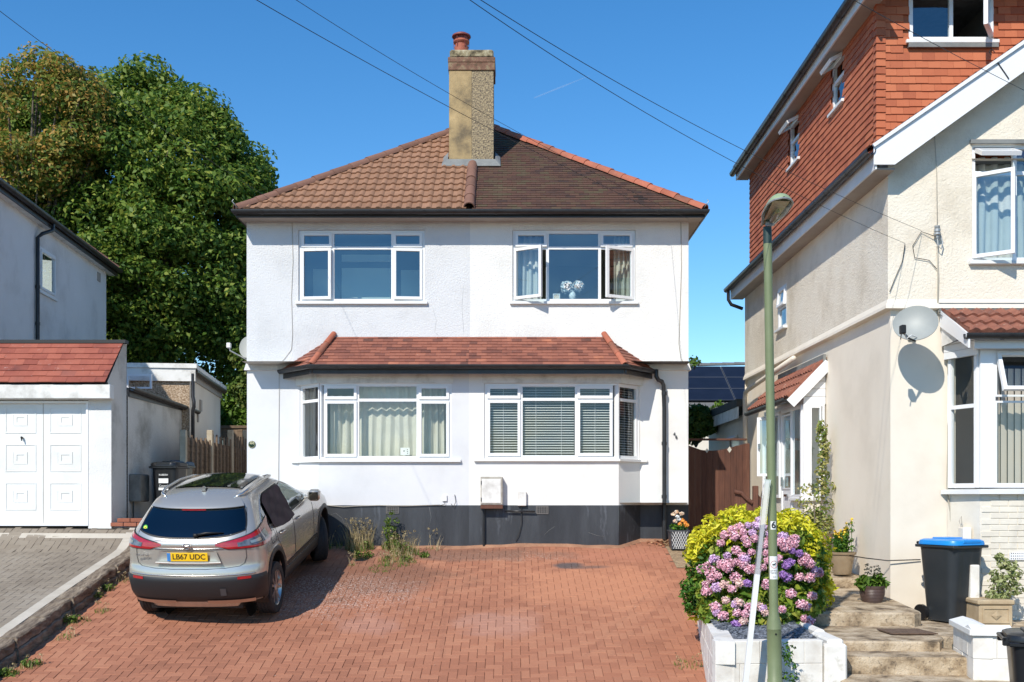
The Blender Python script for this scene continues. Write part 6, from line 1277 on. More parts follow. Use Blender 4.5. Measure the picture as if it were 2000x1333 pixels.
np_mesh('foliage', leafcloud([(tuple(c + Vector((rs.uniform(-.14, .14), rs.uniform(-.1, .1), .26 + rs.uniform(-.02, .05)))), .075, 26) for _ in range(12)], .055, 5, aspect=.35, up=.6), 4, M['leaf_bright'], t)
np_mesh('flower_spikes', leafcloud([(tuple(c + Vector((x, 0, .33 + h * k))), .018, 9) for x, h in ((-.08, .16), (-.05, .17), (-.02, .13), (.03, .14), (.06, .15), (.09, .12)) for k in (0, .3, .6, .9)], .014, 6), 4, leafmat('grey seed spike', [(.06, .07, .05), (.14, .14, .11)]), t)
c = P(1600, 1070, 15.9)
t = thing('barrel_climber', 'wooden tub with a tall variegated climber at the porch corner', 'potted plant', c)
b = MB(); b.lathe([(.17, -.05), (.2, .2), (.205, .21), (.19, .21)], c, 14); b.build('tub', M['wood_panel'], t)
V = leafcloud([(tuple(P(px, py, 16.0) + Vector((rs.uniform(-.04, .04), 0, 0))), r_, n_) for px, py, r_, n_ in [(1608, y_, .09, 36) for y_ in range(830, 960, 9)] + [(rs.uniform(1572, 1622), rs.uniform(950, 1035), .13, 40) for _ in range(20)]], .035, 9, aspect=.45)
np_mesh('foliage', V, 4, leafmat('variegated leaf', [(.07, .15, .02), (.20, .26, .05), (.45, .42, .14), (.60, .52, .26)], .3), t)
b = MB(); b.tube([c, P(1605, 980, 16), P(1607, 900, 16), P(1608, 830, 16)], [.02, .014, .01, .004], 6); b.tube([c + Vector((-.05, 0, 0)), P(1590, 970, 15.9)], .008, 5); b.build('stems', M['bark'], t)
# stone trough with shrub, pier behind the bin
c = P(1950, 1222, 12.55)
t = thing('stone_planter', 'tan square stone planter with a pale leaved shrub beside the bin', 'potted plant', c); x0, x1 = gx(1911, 12.4), gx(1984, 12.4)
b = MB(); b.cbox(x0 + .02, x1 - .02, 12.42, 12.82, .485, .74, .012); b.cbox(x0, x1, 12.40, 12.84, .742, .80, .015); b.ring((x0 + .06, 12.42, .53), XA, ZA, -YA, x1 - x0 - .12, .18, .015, -.002, .012)
q = Vector((x0 + (x1 - x0) / 2, 12.41, .62)); b.add([q + Vector((-.06, 0, 0)), q + Vector((0, 0, -.05)), q + Vector((.06, 0, 0)), q + Vector((0, 0, .05)), q + Vector((0, -.015, 0))], [(0, 1, 4), (1, 2, 4), (2, 3, 4), (3, 0, 4)]); b.build('trough', M['stone_trough'], t)
V = leafcloud([(tuple(P(px, py, 12.6)), r_, 55) for px, py, r_ in ((1962, 1120, .12), (1978, 1135, .12), (1950, 1140, .12), (1970, 1150, .13), (1945, 1125, .09), (1985, 1150, .10), (1960, 1100, .08), (1952, 1088, .06), (1965, 1135, .13), (1940, 1160, .09), (1950, 1165, .08), (1985, 1120, .08), (1975, 1105, .08), (1962, 1165, .07))], .030, 12, aspect=.5)
np_mesh('foliage', V, 4, leafmat('pale variegated leaf', [(.16, .22, .07), (.34, .38, .15), (.55, .55, .28)], .3), t)
b = MB(); [b.tube([P(1952 + k * 5, 1172, 12.6), P(1950 + k * 9, 1150, 12.6), P(1958 + k * 8, 1125, 12.6)], [.01, .007, .004], 5) for k in (-1, 0, 1, 2)]; b.build('stems', M['bark'], t)
b = MB(); b.cbox(gx(1893, 12.75), gx(1911, 12.75), 12.7, 13.7, .4, gz(1103, 12.75), .01); tag(b.build('boundary_stub_wall', M['planter_white']), 'narrow cream painted stub wall between the blue lidded bin and the stone planter', 'wall')
t = thing('low_front_wall', 'low white block wall with a sloped coping right of the steps', 'wall', (4.5, 10.5, -.2))
cw = [(gx(1862, 11.2), 11.2), (gx(1901, 10.35), 10.35), (gx(1975, 10.3), 10.3)]
b = MB(); blockrow(b, (*cw[0], 0), (*cw[1], 0), -.24, 4, .18, .42, 5, .2); blockrow(b, (*cw[1], 0), (*cw[2], 0), -.24, 4, .18, .42, 6, .2); b.build('blocks', M['planter_white'], t, recalc=False)
b = MB(); za = .66
for i in range(2):
    a, c_ = Vector((*cw[i], 0)), Vector((*cw[i + 1], 0)); U = (c_ - a).normalized(); N = Vector((U.y, -U.x, 0)); L_ = (c_ - a).length; s0 = -.03 if i == 0 else -.02
    b.add([a + U * s0 + N * .035 + ZA * za, c_ + U * .02 + N * .035 + ZA * za, c_ + U * .02 - N * .2 + ZA * za, a + U * s0 - N * .2 + ZA * za, a + U * s0 + N * .035 + ZA * (za + .05), c_ + U * .02 + N * .035 + ZA * (za + .05), c_ + U * .02 - N * .10 + ZA * (za + .09), a + U * s0 - N * .10 + ZA * (za + .09), c_ + U * .02 - N * .2 + ZA * (za + .06), a + U * s0 - N * .2 + ZA * (za + .06)], [(0, 1, 5, 4), (4, 5, 6, 7), (7, 6, 8, 9), (0, 4, 7, 9, 3), (1, 2, 8, 6, 5), (3, 9, 8, 2), (0, 3, 2, 1)])
b.build('coping', M['smooth_white'], t)
b = MB(); q0 = Vector((gx(1697, 12.3), 11.55, .512)); b.add([q0, q0 + Vector((.50, 0, 0)), q0 + Vector((.44, .42, 0)), q0 + Vector((-.02, .42, 0))] + [p + Vector((0, 0, .012)) for p in (q0, q0 + Vector((.50, 0, 0)), q0 + Vector((.44, .42, 0)), q0 + Vector((-.02, .42, 0)))], [(4, 5, 6, 7), (0, 1, 5, 4), (1, 2, 6, 5), (2, 3, 7, 6), (3, 0, 4, 7)])
tag(b.build('door_mat', M['mat_rubber']), 'brown ribbed door mat lying on the concrete step', 'mat')
# planter with orange flowers at the right house corner
c = P(1325, 1073, 17.55); c.z = warp(3.0, 17.6) + .012
t = thing('lattice_planter', 'dark square planter with white lattice and orange flowers by the downpipe', 'potted plant', c); w = .155; h = .31; x, y, z = c
b = MB(); vs = [(x + sx * q, y + sy * q, zz) for q, zz in ((w * .82, z), (w, z + h)) for sx, sy in ((-1, -1), (1, -1), (1, 1), (-1, 1))]; b.add(vs, [(0, 1, 5, 4), (1, 2, 6, 5), (2, 3, 7, 6), (3, 0, 4, 7), (0, 3, 2, 1)]); b.quad(*[(vx, vy, z + h - .03) for vx, vy, _ in vs[4:]]); b.ring((x - w - .01, y + w + .01, z + h), XA, -YA, ZA, 2 * w + .02, 2 * w + .02, .02, -.02, .0); b.build('pot', M['pot_dark'], t)
b = MB()
for k in range(-3, 4):
    for s_ in (-1, 1):
        pts = []
        for q in np.linspace(0, 1, 12):
            u = k / 3.5 + s_ * (q - .5) * 1.0
            if abs(u) <= .92: ww = w * (.82 + .18 * q); pts.append((x + u * ww, y - ww - .010, z + .01 + q * (h - .03)))
        if len(pts) > 1: b.tube(pts, .004, 4)
b.build('lattice', M['sign_white'], t)
np_mesh('foliage', leafcloud([((x + dx, y, z + h + .05), .08, 50) for dx in (-.08, 0, .08)], .03, 13), 4, M['leaf_green'], t)
for nm, mt_, ps in (('orange_flowers', 'flower_orange', ((.10, .12), (.06, .16), (.13, .08), (.02, .10))), ('cream_flowers', 'flower_cream', ((-.04, .30), (-.09, .26), (.05, .27), (-.06, .15))), ('white_flowers', 'flower_white', ((-.02, .22), (.0, .18)))):
    np_mesh(nm, leafcloud([((x + dx, y - .05, z + h + dz), .035, 60) for dx, dz in ps], .016, 14, aspect=.8), 4, M[mt_], t)
b = MB(); [b.tube([(x, y, z + h - .03), (x + dx, y - .04, z + h + .26)], .003, 4) for dx in (-.07, 0, .06)]; b.build('stems', M['leaf_green'], t)
# weeds
M['weed_green'] = leafmat('weed leaf', [(.05, .10, .015), (.12, .20, .03), (.24, .30, .06)], .3); M['weed_straw'] = leafmat('dry stalk', [(.25, .20, .08), (.48, .38, .20), (.60, .50, .32)], .3)
def blades(b, c, r, n, h, rs):
    for _ in range(n):
        a = rs.uniform(0, 6.28); q = r * rs.random() ** .5; x, y = c[0] + q * math.cos(a), c[1] + q * math.sin(a); hh = h * rs.uniform(.4, 1); l = Vector((rs.uniform(-.3, .3), rs.uniform(-.3, .3), 1)) * hh; w = Vector((math.cos(a * 3), math.sin(a * 3), 0)) * .004
        p = Vector((x, y, warp(x, y) - .005)); b.add([p - w, p + w, p + l * .6 + w * .6 + Vector((0, 0, 0)), p + l * .6 - w * .6, p + l + Vector((l.x, l.y, 0)) * .4], [(0, 1, 2, 3), (3, 2, 4)])
def weed(label, px, D, r, hg, hs, ng, ns, seed, leafy=0, cat='weed', name='weed_clump'):
    rs = random.Random(seed); x = gx(px, D); c = (x, D); t = thing(name, label, cat, (x, D, warp(x, D)), 'weeds along the driveway')
    if ng: b = MB(); blades(b, c, r, ng, hg, rs); b.build('green_blades', M['weed_green'], t, recalc=False)
    if ns: b = MB(); blades(b, c, r * .9, ns, hs, rs); b.build('dry_stalks', M['weed_straw'], t, recalc=False)
    if ns: np_mesh('seed_heads', leafcloud([((x + rs.uniform(-r, r) * .9, D + rs.uniform(-r, r) * .5, warp(x, D) + hs * rs.uniform(.45, 1)), .025, 9) for _ in range(max(6, ns // 4))], .010, seed, aspect=.7), 4, M['weed_straw'], t)
    if leafy: np_mesh('leaves', leafcloud([((x + rs.uniform(-r, r) * .7, D + rs.uniform(-r, r) * .4, warp(x, D) + rs.uniform(.03, leafy)), .06, 22) for _ in range(int(leafy * 30) + 3)], .026, seed, aspect=.45), 4, M['weed_green'], t)
    return t
weed('dry brown weeds by the front wheel of the silver car', 655, 17.85, .24, .14, .36, 240, 190, 1)
weed('tall seeding weeds against the plinth next to the car', 702, 17.60, .24, .18, .52, 240, 210, 2, .10)
weed('dark green mat of weed in front of the seeding weeds', 708, 17.05, .16, .06, .1, 200, 0, 3, .08)
weed('upright green sapling weed in front of the left air brick', 762, 17.55, .15, .1, .3, 90, 40, 4, .64)
weed('mixed green and dry weed clump right of the sapling weed', 790, 17.30, .24, .16, .38, 200, 130, 5, .20)
weed('low yellowing weeds spreading onto the bricks', 775, 16.85, .32, .10, .17, 260, 110, 6, .05)
weed('thin lone grass stalks against the dark plinth', 848, 17.60, .14, .06, .35, 30, 14, 7)
weed('flat bright green tuft on the bricks below the weeds', 745, 16.45, .22, .035, .1, 260, 0, 8)
weed('small tuft at the edge of the car shadow', 687, 16.6, .06, .05, .22, 20, 12, 9)
weed('tiny green rosette alone on the bricks', 828, 17.15, .07, .04, .1, 40, 0, 10, .05)
for k, (px, py, l) in enumerate([(20, 1318, 'green weeds at the bottom left corner of the driveway'), (60, 1300, 'dark tuft left at the foot of the timber edging'), (150, 1215, 'grey green tuft under the sleeper joint'), (185, 1170, 'yellow flowered weed at the foot of the timber edging'), (205, 1155, 'straggling weed patch left of the rear wheel'), (238, 1138, 'pale weed strip nearest the rear bumper'), (200, 1195, 'small straw coloured tuft on the red bricks'), (130, 1245, 'sparse green sprig on the red bricks'), (1345, 1300, 'small sprig near the white planter wall')]):
    D = (4.572) / (.21 + (py - 970) / F); weed(l, px, D, .10 + .04 * (k % 3), .07, .14, 60, 14 if k % 2 else 5, 20 + k, .05 if k < 5 else 0)
b = MB(); rs = random.Random(9)
for _ in range(130):
    x = rs.gauss(2.62, .16); y = rs.gauss(17.85, .12)
    if y > bayedge(x) - .03: y = bayedge(x) - .04
    p = Vector((x, y, warp(x, y) + rs.uniform(.0, .06))); a = rs.uniform(0, 6); s_ = rs.uniform(.015, .03); d1 = Vector((math.cos(a), math.sin(a), rs.uniform(-.5, .5))) * s_; d2 = Vector((-math.sin(a), math.cos(a), rs.uniform(-.5, .8))) * s_; b.add([p - d1, p - d2, p + d1, p + d2], [(0, 1, 2, 3)])
tag(b.build('dead_leaves', material('dead leaf', [(.18, .06, .03), (.36, .16, .07), (.45, .28, .14)], .8, island=1), recalc=False), kind='stuff')
np_mesh('ivy', leafcloud([(tuple(P(px, py, 10.2)), .05, 16) for px, py in ((1520, 1268), (1532, 1262), (1528, 1275), (1540, 1280), (1548, 1300), (1538, 1290), (1552, 1318), (1545, 1328), (1535, 1320), (1512, 1266), (1545, 1268))], .022, 77, aspect=.5), 4, M['leaf_green']); tag(bpy.data.objects['ivy'], 'sprigs of green ivy growing at the foot of the lamp column', 'ivy')

# ================================================================= LAMP COLUMN, SIGN POST, BINS
lx, ly = gx(1515, 10.12), 10.12; zb = -.12
lp = thing('street_lamp', 'olive green street lamp column with a pale lantern, in front of the hydrangea', 'street lamp', (lx, ly, zb)); sc = F / ly
top = P(1499, 445, ly); k = (top.x - lx) / (top.z - zb); X_ = lambda z: lx + k * (z - zb)
b = MB(); zc = gz(1217, ly); rb, ru = .068, .040
prof = [(zb, rb + .004), (gz(1327, ly), rb + .004), (gz(1326, ly), rb), (gz(1229, ly), rb), (gz(1228, ly), rb + .003), (gz(1226, ly), rb), (gz(1217, ly), rb), (gz(1200, ly), .046), (gz(1180, ly), .042)]
b.tube([(X_(z), ly, z) for z, _ in prof] + [(X_(gz(470, ly)), ly, gz(470, ly))], [r_ for _, r_ in prof] + [ru], 24); b.build('column', M['lamp_green'], lp, smooth=True)
b = MB(); b.tube([(X_(gz(476, ly)), ly, gz(476, ly)), (X_(gz(443, ly)), ly, gz(443, ly))], [ru + .001, ru], 24); b.build('dark_collar', M['lamp_dark'], lp, smooth=True)
b = MB(); b.lathe([(.009, 0), (.009, -.006)], (X_(gz(1237, ly)), ly - rb, gz(1237, ly)), 10, 'y'); b.build('door_lock', M['ink_black'], lp)
# lantern: shell with domed far end, tilted up towards the street
c0 = P(1503, 440, ly); ax = Vector((.07, -.97, .25)).normalized(); sd2 = ax.cross(ZA).normalized(); upv = sd2.cross(ax).normalized(); Lh = .50
rows = []; low_ = []
for i in range(17):
    t_ = i / 16; w = (.060 + .055 * sm(t_ * 2.0)) * (1 if t_ < .72 else max(.02, (1 - ((t_ - .72) / .28) ** 2.2)) ** .5); hh = (.045 + .055 * sm(t_ * 1.6)) * (1 if t_ < .72 else max(.03, (1 - ((t_ - .72) / .28) ** 2.2)) ** .5); o = c0 + ax * (-.05 + t_ * Lh) + upv * .03
    rows.append([o - sd2 * (w * math.cos(a)) + upv * (hh * math.sin(a)) for a in np.linspace(0, math.pi, 13)]); low_.append([o - sd2 * (w * .93 * math.cos(a)) - upv * (hh * .42 * math.sin(a) + .004) for a in np.linspace(0, math.pi, 13)])
b = MB(); b.grid(rows); b.poly(rows[0]); rim = [r_[0] for r_ in rows] + [r_[-1] for r_ in rows][::-1]; b.build('shell', M['lamp_head'], lp, smooth=True, recalc=False)
b = MB(); b.tube(rim, .009, 6, closed=False); b.build('rim', M['grey_metal'], lp)
b = MB(); b.grid(low_); b.poly(low_[0]); b.build('lens', glass('lantern lens', .03, (.97, .96, .90)), lp, smooth='all', recalc=False)
b = MB(); o = c0 + upv * .04; b.quad(o + ax * .03 - sd2 * .055, o + ax * .03 + sd2 * .055, o + ax * .38 + sd2 * .08, o + ax * .38 - sd2 * .08); b.build('reflector', material('cream reflector', [(.62, .56, .42), (.78, .73, .60)], .3, noise=(12, 4)), lp, recalc=False)
b = MB(); b.tube([o + ax * .08 - upv * .035, o + ax * .16 - upv * .035, o + ax * .26 - upv * .035], [.025, .035, .02], 10); b.build('bulb', material('lamp bulb glass', [(.35, .28, .22)], .2), lp, smooth=True)
b = MB(); b.tube([c0 - ZA * .0, c0 + ax * .02 + upv * .03], [.042, .045], 14); b.build('spigot', M['grey_metal'], lp)
def curved_label(name, z0, z1, w_ang, r_, mat):
    rows = [[(X_(z) + r_ * math.sin(a), ly - r_ * math.cos(a), z) for a in np.linspace(-w_ang, w_ang, 9)] for z in (z0, z1)]
    return MB().grid(rows).build(name, mat, lp, smooth='all', recalc=False)
curved_label('number_sticker', gz(1034, ly), gz(1018, ly), .62, .0425, M['sign_white']); text('number', '6', .085, (X_(gz(1025, ly)) + .001, ly - .0455, gz(1025.5, ly)), XA, ZA, M['ink_black'], lp, .001, .0015)
curved_label('dog_notice', gz(1131, ly), gz(1086, ly), 1.0, .0440, M['sign_white'])
zc_ = gz(1102, ly); b = MB()
b.tube([(X_(zc_) + .0445 * math.sin(a_), ly - .0452 * math.cos(a_) - .001, zc_ + .034 * math.sin(t_)) for t_, a_ in [(t_, .72 * math.cos(t_)) for t_ in np.linspace(0, 2 * math.pi, 29)]], .0018, 5, caps=False); b.build('red_ring', M['ink_red'], lp)
def dog(cx, cz, s, y): 
    pts = [(-.9, .1), (-.6, .35), (.25, .35), (.35, .7), (.5, .95), (.62, .8), (.95, .65), (.9, .5), (.6, .45), (.5, 0), (.52, -.8), (.36, -.8), (.3, -.15), (-.4, -.1), (-.5, -.8), (-.68, -.8), (-.6, 0), (-.8, .3), (-1.0, .45)]
    return [(cx + p * s, y, cz + q * s) for p, q in pts]
b = MB(); b.prism(dog(X_(zc_), zc_ - .002, .019, ly - .0475), (0, .002, 0)); b.build('dog_symbol', M['ink_black'], lp, recalc=False)
text('notice_text', 'CLEAN UP AFTER', .0115, (X_(gz(1114, ly)), ly - .0462, gz(1114, ly)), XA, ZA, M['ink_black'], lp, .0005); text('notice_text', 'YOUR DOG', .013, (X_(gz(1119, ly)), ly - .0462, gz(1118.5, ly)), XA, ZA, M['ink_black'], lp, .0005); text('notice_text', 'Council', .010, (X_(gz(1126, ly)), ly - .0462, gz(1126, ly)), XA, ZA, M['ink_black'], lp, .0005)
# leaning sign post with a clear sleeve
spt = thing('leaning_post', 'white timber post with a clear plastic sleeve leaning against the lamp column', 'post', (gx(1452, 10.0), 10.0, -.1))
a, c_ = P(1452, 1370, 10.02), P(1499, 938, 10.04); m_ = a.lerp(c_, .60); d = (c_ - a).normalized(); s_ = d.cross(YA).normalized()
def bar(p, q, w, th): b = MB(); vs = [r0 + s_ * (w * sx) + YA * (th * sy) for r0 in (p, q) for sx, sy in ((-1, -1), (1, -1), (1, 1), (-1, 1))]; return b.add(vs, [(0, 1, 5, 4), (1, 2, 6, 5), (2, 3, 7, 6), (3, 0, 4, 7), (0, 3, 2, 1), (4, 5, 6, 7)])
bar(a, m_, .024, .018).build('post', M['smooth_white'], spt); bar(m_ + d * .002, c_, .017, .012).build('upper_post', M['sign_white'], spt)
bar(m_ - d * .05, c_ + d * .01, .029, .022).build('sleeve', glass('clear sleeve', .25, (.9, .88, .9)), spt)
def wheelie(name, label, pos, rz, bodym, lidm, loc_sc=1.0, W_=.50, D_=.55, H_=1.0, open_=0):
    t = thing(name, label, 'wheelie bin', pos, 'wheelie bins', (0, 0, rz)); k_ = loc_sc; b = MB(); w0, w1, d0, d1 = W_ * .40, W_ * .5, D_ * .36, D_ * .5
    rows = []
    N_ = 40
    for (z, tt, am) in ((.02, 0, 0), (.05, .02, 0), (.12, .1, .006), (H_ * .5, .5, .010), (H_ * .80, .84, .012), (H_ * .86, .9, 0), (H_ * .92, 1, 0)):
        w = w0 + (w1 - w0) * tt; d = d0 + (d1 - d0) * tt; pts = []
        for i in range(N_):
            s = i / N_ * 4; e_ = int(s); u = (s - e_) * 2 - 1
            c4 = [(-1, -1), (1, -1), (1, 1), (-1, 1)]; p, q = c4[e_ % 4], c4[(e_ + 1) % 4]; x = (p[0] * (1 - u) + q[0] * (1 + u)) / 2; y = (p[1] * (1 - u) + q[1] * (1 + u)) / 2
            rr = max(abs(x), abs(y)); n4 = (abs(x) ** 7 + abs(y) ** 7) ** (1 / 7); x, y = x / n4, y / n4
            fl = am * math.cos(u * 9.4) if e_ % 2 == 0 else 0
            pts.append((x * w, y * d - (fl if e_ == 0 else 0), z))
        pts.append(pts[0]); rows.append(pts)
    b.grid(rows); b.poly(rows[0][:-1][::-1]); b.build('body', bodym, t, smooth=True, local=True, recalc=False)
    b = MB(); b.cbox(-w1 - .02, w1 + .02, -d1 - .03, d1 + .02, H_ * .90, H_ * .935, .008); b.build('rim', bodym, t, local=True)
    b = MB(); prof = []
    nn = 9
    for j, (sc_, z) in enumerate(((1.0, .936), (1.0, .955), (.97, .985), (.86, 1.0), (.0, 1.01))):
        prof.append([(x * (w1 + .026) * sc_, (y * (d1 + .035) - .004) * sc_, H_ * z) for x, y in [(max(-1, min(1, 1.22 * math.cos(a))), max(-1, min(1, 1.22 * math.sin(a)))) for a in np.linspace(math.pi / 4, math.pi / 4 + 2 * math.pi, 33)]])
    b.grid(prof); lid = b.build('lid', lidm, t, smooth=True, local=True, recalc=False)
    b = MB(); b.cbox(-w1 * .55, w1 * .55, -d1 - .045, -d1 + .10, H_ * .955, H_ * 1.0, .012); b.cbox(-w1 * .5, w1 * .5, -d1 * .2, d1 * .6, H_ * 1.0, H_ * 1.02, .006); b.build('lid_grip', lidm, lid, local=True)
    b = MB(); b.tube([(-w1 * .8, d1 + .05, H_ * .95), (w1 * .8, d1 + .05, H_ * .95)], .016, 8); b.cbox(-w1 * .8, -w1 * .6, d1 - .02, d1 + .06, H_ * .90, H_ * .965, .006); b.cbox(w1 * .6, w1 * .8, d1 - .02, d1 + .06, H_ * .90, H_ * .965, .006); b.build('handle', bodym, t, local=True)
    for s_ in (-1, 1): b = MB(); b.lathe([(.06, -.02), (.10, -.022), (.10, .022), (.06, .02)], (s_ * (w0 + .035), d0 + .03, .10), 20, 'x'); b.build('wheel', M['bin_black'], t, smooth=True, local=True)
    return t
wheelie('wheelie_bin', 'dark grey wheelie bin with a bright blue lid beside the steps', (gx(1858, 12.95), 12.95, .488), R(24), M['bin_dark'], M['bin_blue'], H_=1.0, W_=.53, D_=.56)
wheelie('wheelie_bin', 'black wheelie bin with a black lid at the bottom right corner', (gx(2040, 8.95), 8.95, -.2), R(72), M['bin_black'], M['bin_black'], H_=1.07, W_=.5, D_=.56)
bn = wheelie('wheelie_bin', 'black wheelie bin marked 40 in the shaded left passage', (gx(331, 18.45), 18.45, gleft(18) + .0), R(-6), M['bin_black'], M['bin_black'], H_=1.08, W_=.46, D_=.5)
wheelie('wheelie_bin', 'dark bin with a dull blue lid tucked behind the bin marked 40', (gx(346, 19.3), 19.3, gleft(18)), R(0), M['bin_black'], material('dull blue lid', [(.02, .07, .13)], .5), H_=1.12, W_=.46, D_=.5)
ORI[bn.name] = Vector((0, 0, 0))
b = MB(); 
for z0, z1 in ((.72, .80), (.60, .645)): b = MB(); b.box(-.085, .085, -.252, -.245, z0, z1); b.build('label_sticker', M['sign_white'], bn, local=True)
text('bin_text', 'RUBBISH', .042, (0, -.252, .86), XA, ZA, M['sign_white'], bn); text('bin_text', 'Council', .05, (0, -.247, .675), XA, ZA, M['sign_white'], bn)
b = MB(); b.lathe([(.055, 0), (.055, -.004)], (0, -.243, .49), 24, 'y'); b.build('number_disc', M['sign_white'], bn, local=True); text('number', '40', .065, (0, -.249, .49), XA, ZA, M['ink_black'], bn)

# ================================================================= OVERHEAD WIRES
def wire(label, a, b_, sag=0.0, Da=6, Db=18, r=.007, mid=None):
    pts = []
    for i in range(29):
        t = i / 28; px = a[0] + (b_[0] - a[0]) * t; py = a[1] + (b_[1] - a[1]) * t + 4 * sag * t * (1 - t); D = 1 / ((1 - t) / Da + t / Db); pts.append(P(px, py, D))
    o = MB().tube(pts, r * .5, 5).build('overhead_wire', M['cable_dark'], smooth='all', recalc=False); tag(o, label, 'wire', 'overhead telephone wires')
wire('overhead wire running down past the chimney face to the right part of the front gutter', (380, -72), (1293, 418), 14, 7, 17.75, .006)
wire('thin overhead wire crossing the upper chimney to the right end of the eaves', (470, -72), (1346, 428), 22, 7, 17.75, .0045)
wire('upper of the two close overhead wires crossing the sky to the cream house', (830, -72), (1800, 450), 32, 6, 13.55, .005)
wire('lower of the two close overhead wires crossing the sky to the cream house', (826, -66), (1768, 475), 36, 6, 13.55, .005)
wire('overhead wire crossing the big tree to the left end of the eaves', (-120, -72), (578, 420), 16, 7, 17.75, .005)
wire('overhead wire across the loft window at the top right', (1560, -62), (2080, 215), 6, 6, 11, .005)
# jet trail: a faint real streak of ice cloud far away
b = MB(); a, c_ = P(1043, 191, 1500), P(1152, 147, 1500); b.tube([a, a.lerp(c_, .5), c_], [.9, 1.0, .3], 6)
ct = bpy.data.materials.new('faint jet trail'); ct.use_nodes = True; n_ = ct.node_tree.nodes; tr_ = n_.new('ShaderNodeBsdfTransparent'); df_ = n_.new('ShaderNodeBsdfDiffuse'); mx_ = n_.new('ShaderNodeMixShader'); mx_.inputs[0].default_value = .07
ct.node_tree.links.new(tr_.outputs[0], mx_.inputs[1]); ct.node_tree.links.new(df_.outputs[0], mx_.inputs[2]); ct.node_tree.links.new(mx_.outputs[0], n_['Material Output'].inputs[0])
tag(b.build('jet_trail', ct, smooth='all'), kind='structure')

# ================================================================= THE CAR
CAR_LOC = Vector((-4.01, 14.40, gred(14.40) + .004)); CAR_ROT = (math.atan(.21), 0, R(-3.7))
M['car_paint'] = material('champagne silver paint', [(.54, .51, .455)], .27, metal=.62, coat=.6)
M['car_black'] = material('car black plastic', [(.017, .018, .020)], .5, noise=(40, 2))
M['car_glass'] = glass('dark privacy glass', .09, (.12, .13, .14)); M['car_glass_clear'] = glass('car side glass', .16, (.62, .72, .68))
M['car_trim'] = material('bright trim', [(.62, .60, .56)], .22, metal=.9)
M['light_red'] = material('tail lamp red', [(.28, .006, .010), (.42, .012, .016)], .15, noise=(20, 2), coat=1)
M['light_smoke'] = material('tail lamp smoked lens', [(.03, .035, .05), (.16, .17, .20)], .12, noise=(14, 3, 2.5), coat=1)
M['tyre'] = material('tyre rubber', [(.016, .016, .017), (.028, .028, .029)], .8, noise=(18, 3))
M['plate_yellow'] = material('yellow number plate', [(.85, .52, .01)], .5)
M['plate_blue'] = material('blue plate band', [(.05, .22, .55)], .5)
M['wheel_alloy'] = material('machined alloy', [(.55, .50, .46)], .3, metal=.9)
car = thing('parked_car', 'silver crossover car parked nose up on the red driveway, its tail towards the viewer', 'car', CAR_LOC, None, CAR_ROT); ORI[car.name] = Vector((0, 0, 0))
RA, FA, WR = 0.0, 2.646, .345
def lerp_tab(tab, z):
    if z <= tab[0][0]: return tab[0][1]
    for (a, b_), (c, d) in zip(tab, tab[1:]):
        if z <= c: t = (z - a) / (c - a); return b_ + (d - b_) * t
    return tab[-1][1]
YR = [(.22, -.66), (.32, -.74), (.45, -.805), (.60, -.815), (.68, -.80), (.71, -.775), (.80, -.765), (.95, -.765), (1.02, -.745), (1.08, -.70), (1.20, -.60), (1.40, -.44), (1.47, -.37), (1.52, -.25), (1.56, -.05), (1.59, .4)]
YF = [(.22, 3.30), (.35, 3.42), (.50, 3.47), (.70, 3.46), (.84, 3.40), (.92, 3.20), (.97, 2.9), (1.02, 2.55), (1.07, 2.28), (1.15, 2.10), (1.30, 1.82), (1.42, 1.58), (1.50, 1.38), (1.55, 1.15), (1.59, .8)]
WT = [(.22, .84), (.32, .875), (.45, .895), (.60, .900), (.75, .900), (.88, .892), (.97, .872), (1.02, .85), (1.06, .825), (1.20, .765), (1.36, .695), (1.46, .640), (1.51, .585), (1.55, .47), (1.58, .30), (1.59, .12)]
def CR(z): return lerp_tab([(.22, .42), (.7, .42), (1.0, .40), (1.1, .30), (1.59, .34)], z)
def NN(z): return lerp_tab([(.22, 2.7), (.9, 2.5), (1.1, 2.6), (1.59, 2.3)], z)
def zmap(y, z):   # roofline falls toward the tail, belt rises toward it
    t = sm((z - 1.1) / .35); dz = 0
    if y < .9: dz -= .045 * ((.9 - y) / 1.4) ** 2 * t
    if y > 1.0 and z > 1.1: dz -= .02 * t
    return z + dz + .055 + .07 * sm((z - .3) / .6)
def rear(theta, z, off=0.0):            # theta -90..90 round the tail
    w = lerp_tab(WT, z); yr = lerp_tab(YR, z); cr = CR(z); n = NN(z); s, c = math.sin(theta), math.cos(theta)
    x = (w + off) * math.copysign(abs(s) ** (2 / n), s); y = yr + cr - (cr + off) * abs(c) ** (2 / n)
    return Vector((x, y, zmap(y, z)))
def rear_x(xf, z, off=0.0):             # by fraction of half width
    s = math.copysign(abs(xf) ** (NN(z) / 2), xf); return rear(math.asin(max(-1, min(1, s))), z, off)
def side(y, z, sg=1, off=0.0):
    w = lerp_tab(WT, z); yr = lerp_tab(YR, z); cr = CR(z); n = NN(z); yf = lerp_tab(YF, z); cf = .75 if z < 1.05 else .5; x = w
    if y < yr + cr: q = max(0, min(1, (yr + cr - y) / cr)); x = w * max(0, 1 - q ** n) ** (1 / n)
    if y > yf - cf: q = max(0, min(1, (y - yf + cf) / cf)); x = w * max(0, 1 - q ** 2.6) ** (1 / 2.6)
    if z < .95: x += .0
    return Vector((sg * (x + off), y, zmap(y, z)))
def archz(y):
    zb = .27
    for a in (RA, FA):
        d = abs(y - a)
        if d < .395: zb = max(zb, .345 + math.sqrt(max(0, .395 ** 2 - d * d)) * 1.0 if d < .395 else zb)
    return zb
